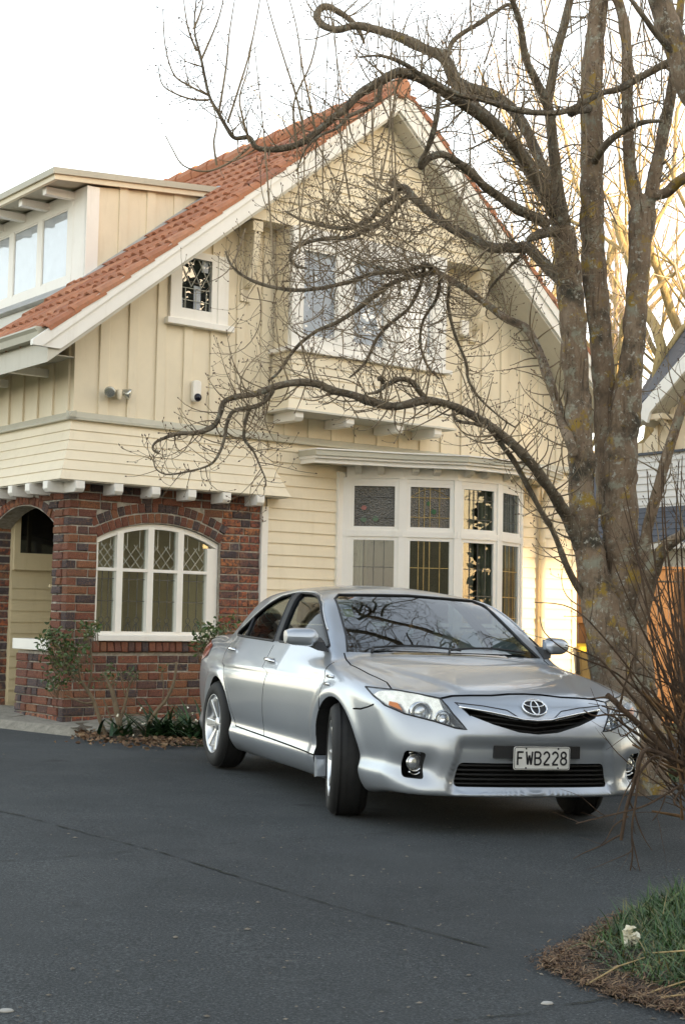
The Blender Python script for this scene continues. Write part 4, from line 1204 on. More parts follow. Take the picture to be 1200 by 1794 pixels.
def car_cabin(x, y, z, g=0.0):
    a = np.abs(y)
    wg = .835 - .60*(z-1.0) - .22*(z-1.0)*(z-1.33) - .085*_sst(-1.1,-.2,x) - .10*_sst(-2.1,-3.1,x)
    side = (a - wg + g)/1.17
    roof = z - (1.425 - .060*np.abs((x+1.75)/.8)**2 - .055*(a/.58)**2) + g
    xb = -.335 - .05*(a/.7)**2
    ws = (x - (xb - 1.80*(z-.97) + .10*(z-.97)*(1.34-z)*4))/2.06 + g
    bl = ((-3.18 + .26*(a/.66)**2 + 1.62*(z-1.03) + .12*(z-1.03)*(1.36-z)*4) - x)/1.9 + g
    f = _smax(side, roof, .075)
    f = _smax(f, ws, .045)
    f = _smax(f, bl, .07)
    return f
def car_f(x, y, z):
    return _smin(car_lower(x,y,z), _smax(car_cabin(x,y,z), .8-z, .01), .028)
def car_grad(P):
    e = 4e-3; x, y, z = P[:,0], P[:,1], P[:,2]
    g = np.stack([car_f(x+e,y,z)-car_f(x-e,y,z), car_f(x,y+e,z)-car_f(x,y-e,z), car_f(x,y,z+e)-car_f(x,y,z-e)], 1)
    return g/np.maximum(np.linalg.norm(g, axis=1, keepdims=True), 1e-9)
def ray_root(fun, O, D, t0, t1, n=80, inward=False):
    """first crossing of fun along O+tD (outward: neg->pos; inward: pos->neg)"""
    sgn = -1.0 if inward else 1.0
    ts = np.linspace(t0, t1, n)
    lo = np.full(len(O), t0); hi = np.full(len(O), t1); done = np.zeros(len(O), bool)
    prev = None
    for i, t in enumerate(ts):
        P = O + D*t; v = sgn*fun(P[:,0], P[:,1], P[:,2])
        if prev is not None:
            hit = (~done) & (prev <= 0) & (v > 0)
            lo[hit] = ts[i-1]; hi[hit] = t; done |= hit
        prev = v
    for _ in range(24):
        mid = (lo+hi)/2; P = O + D*mid[:,None]; v = sgn*fun(P[:,0], P[:,1], P[:,2])
        up = v > 0; hi = np.where(up, mid, hi); lo = np.where(up, lo, mid)
    return O + D*((lo+hi)/2)[:,None], done

def capsule_mesh(fun, xa, xb, za, nx, nth, ncf, ncr, name, mat, thw=None):
    """closed skin of an implicit solid seen from an inner axis"""
    rows = []
    th = np.linspace(0, 2*PI, nth, endpoint=False)
    for p in np.linspace(PI/2, 0, ncr, endpoint=False)[0:]:
        rows.append((xa, -math.sin(p), math.cos(p)))
    for x in np.linspace(xa, xb, nx):
        rows.append((x, 0.0, 1.0))
    for p in np.linspace(0, PI/2, ncf+1)[1:]:
        rows.append((xb, math.sin(p), math.cos(p)))
    rows = [r for r in rows if r[2] > 1e-6]
    O = []; D = []
    for (x, sx, c) in rows:
        for t in th:
            O.append((x, 0, za)); D.append((sx, c*math.cos(t), c*math.sin(t)))
    O += [(xa,0,za), (xb,0,za)]; D += [(-1,0,0), (1,0,0)]
    P, ok = ray_root(fun, np.array(O), np.array(D), 0.0, 2.2, 110)
    n = nth; R = len(rows)
    fs = []
    for i in range(R-1):
        for k in range(n):
            k2 = (k+1) % n
            fs.append((i*n+k, i*n+k2, (i+1)*n+k2, (i+1)*n+k))
    a, b = R*n, R*n+1
    for k in range(n):
        k2 = (k+1) % n
        fs.append((a, k2, k)); fs.append((b, (R-1)*n+k, (R-1)*n+k2))
    me = bpy.data.meshes.new(name); me.from_pydata([tuple(q) for q in P], [], fs); me.materials.append(mat)
    recalc(me)
    return me

def mirror_side(poly): return [(x, -y) for (x, y) in poly][::-1]
# ---- outlines measured on the photograph, metres, x forward of the front axle, z above the ground
DLO_F = [(-.45,.985),(-.62,1.085),(-.80,1.185),(-.95,1.262),(-1.12,1.312),(-1.30,1.336),(-1.54,1.343),(-1.30,1.0)]
DLO_R = [(-1.40,1.0),(-1.66,1.343),(-1.88,1.318),(-2.05,1.262),(-2.20,1.182),(-2.37,1.092),(-2.50,1.045),(-2.46,1.022)]
HL = [(.836,.780),(.725,.774),(.62,.758),(.525,.741),(.49,.664),(.427,.581),(.49,.589),(.59,.619),(.735,.652),(.812,.690),(.838,.735)]
GR = [(.437,.697),(.27,.668),(.12,.640),(.0,.634),(-.12,.640),(-.27,.668),(-.437,.697),(-.39,.655),(-.27,.612),(-.12,.572),(0,.562),(.12,.572),(.27,.612),(.39,.655)]
LG = [(-.452,.398),(.452,.398),(.482,.266),(-.482,.266)]
FOG = [(.640,.448),(.740,.456),(.744,.306),(.642,.300)]
DOORF = [(-.31,.975),(-.20,.80),(-.19,.68),(-.27,.42),(-.30,.335),(-.335,.322),(-1.43,.345),(-1.47,.40),(-1.43,.63),(-1.37,.84),(-1.37,.975)]
DOORR = [(-1.37,.975),(-1.37,.84),(-1.43,.63),(-1.47,.40),(-1.43,.345),(-2.13,.360),(-2.21,.42),(-2.30,.57),(-2.42,.70),(-2.53,.82),(-2.56,.985)]
HOODEDGE = [(0,.777),(.10,.775),(.22,.765),(.35,.762),(.45,.756),(.525,.741)]

def patch(lo, hi, nu, nv, proj, off=0.0, mats=None, fun=None, smooth=True):
    """skin between two polylines given in a projection plane, laid on the body"""
    fun = fun or car_f
    def samp(pl, n):
        pl = [Vector(p) for p in pl]; L = [0]
        for a, b in zip(pl, pl[1:]): L.append(L[-1] + (b-a).length)
        out = []
        for k in range(n):
            d = L[-1]*k/(n-1); i = 0
            while i < len(L)-2 and L[i+1] < d: i += 1
            t = (d-L[i])/max(1e-9, L[i+1]-L[i]); out.append(pl[i].lerp(pl[i+1], t))
        return out
    A, B = samp(lo, nu), samp(hi, nu)
    Q = [[A[i].lerp(B[i], j/(nv-1)) for i in range(nu)] for j in range(nv)]
    flat = [q for r in Q for q in r]
    P = lay(flat, proj, off, fun)
    return [[P[j*nu+i] for i in range(nu)] for j in range(nv)]
def lay(pts, proj, off=0.0, fun=None):
    fun = fun or car_f
    n = len(pts)
    if proj == 'front': O = np.array([(1.4, p[0], p[1]) for p in pts]); D = np.tile([-1.,0,0], (n,1))
    elif proj == 'rear': O = np.array([(-4.4, p[0], p[1]) for p in pts]); D = np.tile([1.,0,0], (n,1))
    elif proj == 'right': O = np.array([(p[0], -1.5, p[1]) for p in pts]); D = np.tile([0,1.,0], (n,1))
    elif proj == 'left': O = np.array([(p[0], 1.5, p[1]) for p in pts]); D = np.tile([0,-1.,0], (n,1))
    elif proj == 'top': O = np.array([(p[0], p[1], 2.0) for p in pts]); D = np.tile([0,0,-1.], (n,1))
    P, ok = ray_root(fun, O, D, 0.0, 2.6, 140, inward=True)
    if off: P = P + car_grad(P)*off
    return [Vector(p) for p in P]

M_paint = NT('silver car paint')
_n = M_paint.noise(1.1, 6, .7)
M_paint.set('Base Color', M_paint.mix(M_paint.ramp(_n, [(.35, 0.0), (.75, 0.55)]), (.44,.475,.52), (.39,.405,.42)))
M_paint.set('Metallic', .56); M_paint.set('Coat Weight', .75)
M_paint.set('Roughness', M_paint.ramp(M_paint.noise(1.6, 2, .5), [(.3, .28), (.75, .37)]))
M_paint.set('Coat Roughness', M_paint.ramp(M_paint.noise(1.2, 2, .5), [(.3, .015), (.75, .05)]))
M_paint = M_paint.m
M_black = simple('black rubber and plastic', (.012,.012,.013), .55, var=.2)
M_dark = simple('dark cavity', (.006,.006,.006), .9, var=0)
M_trim = simple('charcoal interior plastic', (.018,.018,.02), .6, var=.2)
M_cloth = simple('grey car upholstery', (.09,.088,.082), .9, var=.2)
M_chrome = simple('chrome', (.75,.76,.77), .09, metal=1.0, var=.05)
M_reflector = simple('lamp reflector', (.66,.68,.70), .2, metal=.75, var=.15, vscale=30)
M_satin = simple('satin alloy', (.62,.63,.64), .3, metal=.85, var=.1, vscale=12)
M_carglass = glass('car side glass', (.42,.47,.45), 1.5, 0, .02)
M_windglass = glass('windscreen glass', (.28,.36,.39), 1.55, 0, .22)
M_lens = glass('lamp lens', (.93,.94,.94), 1.45, .02, 0)
_nt = M_lens.node_tree; _mx = [q for q in _nt.nodes if q.type == 'MIX_SHADER'][0]; _df = _nt.nodes.new('ShaderNodeBsdfDiffuse'); _df.inputs[0].default_value = (.62,.62,.60,1)
_m2 = _nt.nodes.new('ShaderNodeMixShader'); _m2.inputs[0].default_value = .05; _nt.links.new(_mx.outputs[0], _m2.inputs[1]); _nt.links.new(_df.outputs[0], _m2.inputs[2]); _nt.links.new(_m2.outputs[0], _nt.nodes['Material Output'].inputs[0])
M_amber = simple('amber indicator', (.75,.22,.03), .25, var=.1)
M_redlamp = simple('red tail lamp', (.35,.015,.012), .12, var=.1, coat=.6)
M_plate = simple('number plate white', (.72,.71,.66), .4, var=.08, vscale=20)
M_ink = simple('black lettering', (.012,.012,.014), .5, var=0)
M_tyre = NT('tyre rubber'); M_tyre.set('Base Color', M_tyre.ramp(M_tyre.noise(14, 6, .7), [(.3, (.005,.005,.005)), (.75, (.015,.0145,.0135))])); M_tyre.set('Roughness', .75); M_tyre = M_tyre.m
M_paper = simple('white paper', (.80,.79,.72), .7, var=.05)
M_yellow = simple('yellow sticker', (.75,.72,.10), .5, var=.05)

car = thing('parked_car', 'silver four-door sedan with white number plate and turned front wheels', 'car', (.788, 9.124, .006))
car.rotation_euler = (Matrix.Rotation(rad(-70.06),3,'Z') @ Matrix.Rotation(rad(.17),3,'Y') @ Matrix.Rotation(rad(-1.25),3,'X')).to_euler()
WB = -2.72

# body skin and its cut-outs
_body = capsule_mesh(car_f, -3.1, .22, .52, 84, 260, 92, 22, 'body', M_paint)
def cutter(name, mb, mat):
    me = mb.mesh(name, mat); recalc(me)
    o = bpy.data.objects.new(name, me); COL.objects.link(o); return o
_cut = []
def _in(x, y, z):     # hollow of the cabin
    c = _smax(car_cabin(x, y, z, .035), np.abs(y) - .80, .03)
    return _smax(_smax(c, .50 - z, .03), _smax(x + .30, -2.95 - x, .03), .03)
_cab = capsule_mesh(_in, -2.3, -1.2, .95, 40, 64, 18, 14, 'cabin_hollow', M_trim)
_o = bpy.data.objects.new('cabin_hollow', _cab); COL.objects.link(_o); _cut.append(_o)
mb = MB()
for wx in (0.03, WB+.10):
    for s in (-1, 1):
        ring = [(wx + .368*math.cos(a), .335 + .368*math.sin(a)) for a in np.linspace(0, 2*PI, 40, endpoint=False)]
        mb.prism(ring, lambda p, s=s: (p[0], s*.50, p[1]), lambda p, s=s: (p[0], s*1.1, p[1]))
_cut.append(cutter('arch_cut', mb, M_dark))
mb = MB()
for poly in (DLO_F, DLO_R):
    q = rounded(poly, .03, 3)
    for s in (-1, 1): mb.prism(q, lambda p, s=s: (p[0], s*.45, p[1]), lambda p, s=s: (p[0], s*1.05, p[1]))
_cut.append(cutter('side_glass_cut', mb, M_black)); mb = MB()
WSH = [(-.675,.962),(-.63,1.06),(-.555,1.305),(-.50,1.336),(0,1.352),(.50,1.336),(.555,1.305),(.63,1.06),(.675,.962)]
mb.prism(WSH, lambda p: (-1.45, p[0], p[1]), lambda p: (.15, p[0], p[1]))
_cut.append(cutter('windscreen_cut', mb, M_black)); mb = MB()
BKL = [(-.60,1.10),(-.48,1.34),(.48,1.34),(.60,1.10)]
mb.prism(rounded(BKL,.06), lambda p: (-3.45, p[0], p[1]), lambda p: (-2.30, p[0], p[1]))
_cut.append(cutter('glass_cut', mb, M_black))
mb = MB()
mb.prism(GR, lambda p: (.74, p[0], p[1]), lambda p: (1.3, p[0], p[1]))
mb.prism(rounded(LG,.03), lambda p: (.72, p[0], p[1]), lambda p: (1.3, p[0], p[1]))
for s in (-1, 1):
    mb.prism(rounded([(s*a, b) for a, b in FOG], .02), lambda p: (.60, p[0], p[1]), lambda p: (1.3, p[0], p[1]))
_cut.append(cutter('grille_cut', mb, M_dark))
mb = MB()
def _hlfloor(p):      # headlamp pocket follows the lens 7 cm behind it
    return (max(.30, HLX(abs(p[0])) - .085), p[0], p[1])
def HLX(a):
    P = lay([(a, .70)], 'front')[0]; return P.x
for s in (-1, 1):
    mb.prism([(s*a, b) for a, b in HL], _hlfloor, lambda p: (1.3, p[0], p[1]))
_cut.append(cutter('lamp_cut', mb, M_reflector))
mb = MB()
GW = .0095
for pl in ([DOORF[k] for k in range(0, 11)], [DOORR[k] for k in range(4, 11)]):
    L, R = ribbon(dens(pl, .08), GW); n = len(L)
    for s in (-1, 1):
        vs = [(p.x, s*.80, p.y) for p in L] + [(p.x, s*.80, p.y) for p in R] + [(p.x, s*1.05, p.y) for p in L] + [(p.x, s*1.05, p.y) for p in R]
        fs = []
        for i in range(n-1):
            fs += [(i,i+1,2*n+i+1,2*n+i), (n+i,3*n+i,3*n+i+1,n+i+1), (i,n+i,n+i+1,i+1), (2*n+i,2*n+i+1,3*n+i+1,3*n+i)]
        fs += [(0,2*n,3*n,n), (n-1,2*n-1,4*n-1,3*n-1)]
        mb.add(vs, fs)
    _cut.append(cutter('door_seam_cut', mb, M_dark)); mb = MB()
# hood shut line: front edge (seen from the front) and flanks (seen from above)
pl = [(-a, b) for a, b in HOODEDGE[::-1]] + HOODEDGE[1:]
L, R = ribbon(dens(pl, .03), GW); n = len(L)
vs = [(.55, p.x, p.y) for p in L] + [(.55, p.x, p.y) for p in R] + [(1.1, p.x, p.y) for p in L] + [(1.1, p.x, p.y) for p in R]
fs = []
for i in range(n-1):
    fs += [(i,i+1,2*n+i+1,2*n+i), (n+i,3*n+i,3*n+i+1,n+i+1), (i,n+i,n+i+1,i+1), (2*n+i,2*n+i+1,3*n+i+1,3*n+i)]
fs += [(0,2*n,3*n,n), (n-1,2*n-1,4*n-1,3*n-1)]
mb.add(vs, fs)
_cut.append(cutter('bonnet_seam_cut', mb, M_dark)); mb = MB()
for s in (-1, 1):
    pl = [(.56, s*.742), (.43, s*.722), (.2, s*.745), (-.10, s*.750), (-.36, s*.700)]
    L, R = ribbon(dens(pl, .06), GW); n = len(L)
    vs = [(p.x, p.y, .70) for p in L] + [(p.x, p.y, .70) for p in R] + [(p.x, p.y, 1.2) for p in L] + [(p.x, p.y, 1.2) for p in R]
    fs = []
    for i in range(n-1):
        fs += [(i,i+1,2*n+i+1,2*n+i), (n+i,3*n+i,3*n+i+1,n+i+1), (i,n+i,n+i+1,i+1), (2*n+i,2*n+i+1,3*n+i+1,3*n+i)]
    fs += [(0,2*n,3*n,n), (n-1,2*n-1,4*n-1,3*n-1)]
    mb.add(vs, fs)
    # bumper seam from the lamp's outer corner down to the wheel arch
    pl = [(.56, .690), (.50, .672), (.42, .655), (.33, .650)]
    L, R = ribbon(dens(pl, .04), GW); n = len(L)
    vs = [(p.x, s*.74, p.y) for p in L] + [(p.x, s*.74, p.y) for p in R] + [(p.x, s*1.05, p.y) for p in L] + [(p.x, s*1.05, p.y) for p in R]
    mb.add(vs, sum([[(i,i+1,2*n+i+1,2*n+i), (n+i,3*n+i,3*n+i+1,n+i+1), (i,n+i,n+i+1,i+1), (2*n+i,2*n+i+1,3*n+i+1,3*n+i)] for i in range(n-1)], []) + [(0,2*n,3*n,n), (n-1,2*n-1,4*n-1,3*n-1)])
_cut.append(cutter('seam_cut', mb, M_dark))

_ob = bpy.data.objects.new('body_solid', _body); COL.objects.link(_ob)
for c in _cut:
    m = _ob.modifiers.new(c.name, 'BOOLEAN'); m.operation = 'DIFFERENCE'; m.object = c; m.solver = 'EXACT'
    try: m.material_mode = 'TRANSFER'
    except Exception: pass
_dg = bpy.context.evaluated_depsgraph_get()
_res = bpy.data.meshes.new_from_object(_ob.evaluated_get(_dg))
_resmats = [m for m in _res.materials]
for c in _cut: bpy.data.objects.remove(c)
bpy.data.objects.remove(_ob)

# split the cut skin into body, bonnet, doors and bumper; normals come from the smooth surface itself
nv = len(_res.vertices); VV = np.empty(nv*3); _res.vertices.foreach_get('co', VV); VV = VV.reshape(-1, 3)
GG = car_grad(VV)
polys = [(list(p.vertices), p.material_index, p.center.copy(), p.normal.copy()) for p in _res.polygons]
CX_ = np.array([p[2].x for p in polys]); CY_ = np.array([p[2].y for p in polys]); CZ_ = np.array([p[2].z for p in polys])
onskin = np.array([_resmats[p[1]] == M_paint for p in polys]) if _resmats else np.zeros(len(polys), bool)
dist = np.abs(car_f(CX_, CY_, CZ_))
ns = np.array([abs(p[3].dot(Vector(g))) for p, g in zip(polys, car_grad(np.stack([CX_,CY_,CZ_],1)))])
skin = (dist < .006) & (ns > .6)
cls = np.zeros(len(polys), int)
inF = inpoly(DOORF, CX_, CZ_); inR = inpoly(DOORR, CX_, CZ_)
for s, base in ((-1, 1), (1, 3)):
    side = (np.sign(CY_) == s) & (np.abs(CY_) > .70) & skin
    cls[side & inF] = base; cls[side & inR] = base+1
hoodtop = [(-.40, -.70), (-.36, -.700), (-.10, -.750), (.2, -.745), (.43, -.722), (.56, -.742), (.8,-.54), (1.1, -.4), (1.1, .4), (.8,.54), (.56, .742), (.43, .722), (.2, .745), (-.10, .750), (-.36, .700), (-.40, .70)]
_he = np.array(HOODEDGE)
zedge = np.interp(np.abs(CY_), _he[:,0], _he[:,1])
hood = skin & inpoly(hoodtop, CX_, CY_) & (CZ_ > np.where(CX_ > .55, zedge, .7)) & (CX_ > -.40)
cls[hood] = 5
bump_ = skin & (CX_ > .33) & (CZ_ < np.where(CX_ < .56, .650 + (CX_-.33)*.17, .60)) & ((CX_ > .56) | (np.abs(CY_) > .7))
bump_ |= skin & (CX_ > .50) & (cls != 5) & (CZ_ < .775) & (np.abs(CY_) < .80)
cls[bump_ & (cls == 0)] = 6
def sub_body(k, name, parent, label=None):
    idx = np.where(cls == k)[0]
    used = {}; vs = []; fs = []; mi = []; sk = []
    for i in idx:
        f = []
        for v in polys[i][0]:
            if v not in used: used[v] = len(vs); vs.append(tuple(VV[v]))
            f.append(used[v])
        fs.append(f); mi.append(polys[i][1]); sk.append(bool(skin[i]))
    me = bpy.data.meshes.new(name); me.from_pydata(vs, [], fs)
    for m in (_resmats or [M_paint]): me.materials.append(m)
    me.polygons.foreach_set('material_index', mi)
    me.polygons.foreach_set('use_smooth', [True]*len(fs))
    inv = {b: a for a, b in used.items()}
    nor = []
    for f, s_, i in zip(fs, sk, idx):
        for v in f:
            nor.append(tuple(GG[inv[v]]) if s_ else tuple(polys[i][3]))
    me.normals_split_custom_set(nor)
    me.update()
    return link(name, me, parent, label)
body = sub_body(0, 'body', car)
door_objs = [sub_body(1, 'door', car), sub_body(2, 'door', car), sub_body(3, 'door', car), sub_body(4, 'door', car)]
bonnet = sub_body(5, 'bonnet', car)
bumper = sub_body(6, 'front_bumper', car)

# ---- glazing
def skin_obj(P, name, mat, parent, smooth=True):
    mb = MB(); mb.grid(P); o = mb.build(name, mat, parent, smooth); recalc(o.data); return o
for s, pr in ((-1, 'right'), (1, 'left')):
    lo = [(-.45,.985),(-.80,.992),(-1.30,1.0)]; hi = [(-.46,.99),(-.62,1.085),(-.80,1.185),(-.95,1.262),(-1.12,1.312),(-1.30,1.336),(-1.54,1.343)]
    skin_obj(patch(lo, hi, 16, 8, pr, -.012), 'side_window', M_carglass, car)
    lo = [(-1.40,1.0),(-2.0,1.01),(-2.47,1.024)]; hi = [(-1.66,1.343),(-1.88,1.318),(-2.05,1.262),(-2.20,1.182),(-2.37,1.092),(-2.50,1.045)]
    skin_obj(patch(lo, hi, 16, 8, pr, -.012), 'side_window', M_carglass, car)
    # black pillar cover between the doors, window seal, bright waist line
    skin_obj(patch([(-1.305,1.0),(-1.395,1.0)], [(-1.545,1.345),(-1.655,1.345)], 4, 12, pr, .004), 'pillar_cover', M_black, car)
    mb = MB(); mb.tube(lay(dens(rounded(DLO_F,.03,3), .05, True) + [rounded(DLO_F,.03,3)[0]], pr, .001), .009, 6, False); mb.tube(lay(dens(rounded(DLO_R,.03,3), .05, True) + [rounded(DLO_R,.03,3)[0]], pr, .001), .009, 6, False)
    mb.tube(lay([(-2.15,1.015),(-2.235,1.168)], pr, -.006), .014, 6)
    mb.build('window_seal', M_black, car, True)
    mb = MB(); mb.tube(lay(dens([(-.62,1.094),(-.80,1.194),(-.95,1.271),(-1.12,1.321),(-1.30,1.346),(-1.60,1.353),(-1.88,1.327),(-2.05,1.272),(-2.20,1.192),(-2.37,1.102),(-2.50,1.055)], .05), pr, .004), .006, 6)
    mb.build('drip_moulding', M_satin, car, True)
skin_obj(patch([(p[0], p[1]) for p in [(-.675,.955),(0,.955),(.675,.955)]], [(-.545,1.325),(-.50,1.337),(0,1.353),(.50,1.337),(.545,1.325)], 28, 14, 'front', -.004), 'windscreen', M_windglass, car)
skin_obj(patch([(-.60,1.09),(0,1.07),(.60,1.09)], [(-.48,1.335),(0,1.35),(.48,1.335)], 18, 10, 'rear', -.006), 'rear_window', M_carglass, car)
mb = MB(); mb.tube(lay(dens(WSH, .05), 'front', .0), .008, 6); mb.build('windscreen_seal', M_black, car, True)
# cowl and wipers
mb = MB()
P = [[Vector((-.335 - .05*(y/.7)**2, y, .967)) for y in np.linspace(-.66,.66,12)], [Vector((-.445 - .05*(y/.7)**2, y, .985)) for y in np.linspace(-.66,.66,12)]]
mb.grid(P); mb.build('cowl_panel', M_black, car, True)
for y0, y1 in ((-.50,.10),(.02,.58)):
    mb = MB(); pts = lay([(y, .985+.02*math.sin((y-y0)/(y1-y0)*PI)) for y in np.linspace(y0,y1,8)], 'front', .012); mb.tube(pts, .007, 5); mb.tube([pts[0], pts[0]+Vector((.06,-.03,-.03))], .009, 5); mb.build('wiper', M_black, car, True)

# ---- front lamps, grilles, badge, plate
for s in (-1, 1):
    top = [(s*.836,.780),(s*.725,.774),(s*.62,.758),(s*.525,.741),(s*.49,.664),(s*.430,.585)]
    bot = [(s*.838,.735),(s*.812,.690),(s*.735,.652),(s*.59,.619),(s*.49,.589),(s*.427,.581)]
    lens = skin_obj(patch(bot, top, 22, 9, 'front', .002), 'headlight', M_lens, car)
    # bright housing wall: bezel, projector, inner bowl, indicator
    mb = MB(); mb.tube(lay(dens([(s*a, b) for a, b in HL] + [(s*HL[0][0], HL[0][1])], .03), 'front', .001), .005, 5, False); mb.build('lamp_rim', M_black, lens, True)
    c = lay([(s*.655,.692)], 'front', -.055)[0]
    mb = MB(); mb.lathe([(-.02,.062),(.015,.064),(.022,.056),(.012,.050),(-.01,.046)], 28, 'x', c); mb.build('lamp_ring', M_chrome, lens, True)
    mb = MB(); mb.lathe([(.0,.046),(.016,.040),(.027,.026),(.031,.0005)], 24, 'x', c); mb.build('projector', M_reflector, lens, True)
    c2 = lay([(s*.545,.655)], 'front', -.05)[0]
    mb = MB(); mb.lathe([(-.04,.012),(-.035,.025),(-.015,.042),(.012,.052),(.014,.047)], 24, 'x', c2); mb.build('main_beam_bowl', M_chrome, lens, True)
    mb = MB(); mb.hexa([lay([(s*a, b)], 'front', o)[0] for o in (-.035,-.012) for a, b in ((.80,.70),(.745,.675),(.755,.715),(.79,.722))]); mb.build('indicator', M_amber, lens); 
    # fog lamp in its pocket
    cf = lay([(s*.690,.378)], 'front', -.035)[0]
    mb = MB(); mb.lathe([(-.03,.038),(.0,.046),(.012,.052),(.016,.047),(.010,.042)], 26, 'x', cf); fl = mb.build('fog_light', M_chrome, car, True)
    mb = MB(); mb.lathe([(.006,.043),(.014,.036),(.019,.020),(.021,.0005)], 24, 'x', cf); mb.build('lens', M_reflector, fl, True)
    mb = MB(); mb.tube([cf + Vector((.014, .052*math.cos(a), .062*math.sin(a)+.004)) for a in np.linspace(.25*PI,.75*PI,9)], .010, 6); mb.tube([cf + Vector((.014, .05*math.cos(a), .062*math.sin(a)-.004)) for a in np.linspace(1.25*PI,1.75*PI,9)], .006, 6); mb.build('fog_trim', M_chrome, fl, True)
    # door mirror, handles
    mm = MB(); MI = 0.0 if s < 0 else -.115
    rows = []
    for k, t in enumerate(np.linspace(0, 1, 9)):
        yy = .86 + .19*t + MI; w = math.sin(min(1, t*3.2+.30)*PI/2)*(1-.30*max(0, (t-.72)/.28)**2)
        hh = .060*w*(1 - .12*t); dd = .075*w
        rows.append([Vector((-.44 - .06*t + dd*math.cos(a)*(1 if math.cos(a) > 0 else .55), s*yy, 1.045 + hh*(abs(math.sin(a))**.75)*math.copysign(1, math.sin(a)))) for a in np.linspace(0, 2*PI, 20)])
    mm.grid(rows); mm.add([rows[-1][k] for k in range(19)], [list(range(19))]); mm.add([rows[0][k] for k in range(19)], [list(range(19))])
    mir = mm.build('wing_mirror', M_paint, car, True); recalc(mir.data)
    mb = MB(); s_ = s; s = s if s < 0 else .88; mb.hexa([(-.36,s*.80,.955),(-.56,s*.80,.985),(-.56,s*.87,.985),(-.38,s*.87,.965),(-.40,s*.82,1.02),(-.53,s*.80,1.045),(-.53,s*.90,1.035),(-.42,s*.90,1.015)]); mb.build('mirror_foot', M_black, mir)
    mb = MB(); mb.hexa([(-.492,s*.875,.998),(-.512,s*.875,.998),(-.552,s*1.035,1.002),(-.535,s*1.035,1.002),(-.492,s*.875,1.088),(-.512,s*.875,1.088),(-.552,s*1.035,1.080),(-.535,s*1.035,1.080)]); mb.build('mirror_glass', M_chrome, mir); s = s_
    for hx, hz, d in ((-1.25,.868,0),(-2.31,.915,1)):
        hp = lay([(hx+.09,hz-.004),(hx+.05,hz),(hx,hz+.003),(hx-.06,hz+.004),(hx-.10,hz)], 'right' if s < 0 else 'left', 0)
        n_ = Vector((0, s, .15)).normalized()
        mb = MB(); mb.tube([hp[0], hp[1]+n_*.025, hp[2]+n_*.032, hp[3]+n_*.026, hp[4]], [.010,.013,.014,.013,.010], 8); mb.build('handle', M_chrome, door_objs[(0 if s < 0 else 2)+d], True)
        mb = MB(); mb.grid([[p + n_*(.002+.0) + Vector((0,0,z_)) for p in lay([(hx+x_, hz) for x_ in (.06,.03,0,-.03,-.06)], 'right' if s < 0 else 'left', .001)] for z_ in (-.022,0,.022)]); mb.build('handle_cup', M_paint, door_objs[(0 if s < 0 else 2)+d], True)
    # tail lamp
    pr = 'right' if s < 0 else 'left'
    skin_obj(patch([(-3.12,.845),(-3.38,.80)], [(-3.10,.925),(-3.38,.96)], 8, 6, pr, .006), 'tail_light', M_redlamp, car)
    # twin badge on the wing, mudflap end of the arch
    mb = MB(); 
    for zz in (.815,.768):
        q = lay([(-.055,zz),(-.10,zz),(-.155,zz)], pr, .004); mb.tube(q, .010, 6)
    mb.build('wing_badge', M_chrome, car, True)
# upper grille: slats behind, chrome blade, body coloured brow
mb = MB()
for k in range(4):
    z0 = .655 - .025*k
    pts = []
    for y in np.linspace(-.40+.06*k, .40-.06*k, 15):
        pts.append(Vector((.875 - .10*(y/.44)**2 + .0, y, z0 - .035 + .10*abs(y))))
    for a, b in zip(pts, pts[1:]): mb.beam(a, b, .03, .006)
mb.build('grille_slats', M_black, car)
mb = MB()
ch = [(-.445,.700),(-.27,.676),(-.13,.651),(-.09,.641),(0,.637),(.09,.641),(.13,.651),(.27,.676),(.445,.700)]
c = lay(dens(ch, .03), 'front', .003)
mb.tube(c, .0085, 8)
mb.build('chrome_blade', M_chrome, car, True)
mb = MB()
c = lay(dens([(-.455,.722),(-.435,.698),(-.395,.655)], .03), 'front', .001); mb.tube(c, .003, 5)
for s in (-1, 1):
    c = lay(dens([(s*.46,.722),(s*.30,.709),(s*.17,.690),(s*.115,.655)], .03), 'front', .0015); mb.tube(c, .0028, 5)
mb.build('grille_crease', M_trim, car, True)
# lower grille slats and the bright lip under it
mb = MB()
for k in range(5):
    z0 = .283 + .025*k
    pts = [Vector((.872 - .040*abs(y/.5)**3, y, z0)) for y in np.linspace(-.47, .47, 13)]
    for a, b in zip(pts, pts[1:]): mb.beam(a, b, .03, .008)
mb.build('lower_grille_slats', M_black, car)
# badge: ring and the three ovals
e0 = lay([(0,.703)], 'front', .006)[0]; nrm = Vector(car_grad(np.array([e0]))[0]); nrm = (nrm + Vector((.3,0,0))).normalized()
ey = Vector((0,1,0)); ez = nrm.cross(ey).normalized()
if ez.z < 0: ez = -ez
def ell(cx, cz, rx, rz, off): return [e0 + ey*(cx+rx*math.cos(a)) + ez*(cz+rz*math.sin(a)) + nrm*off for a in np.linspace(0, 2*PI, 33)]
mb = MB(); mb.add([e0+nrm*.003] + ell(0,0,.074,.054,.003)[:-1], [(0, i+1, (i+1) % 32 + 1) for i in range(32)]); bd = mb.build('badge', M_ink, car)
mb = MB(); mb.tube(ell(0,0,.074,.054,.006), .0062, 6, False); mb.tube(ell(0,-.004,.024,.045,.007), .0050, 6, False); mb.tube(ell(0,.022,.062,.022,.007), .0050, 6, False); mb.build('badge_ovals', M_chrome, bd, True)
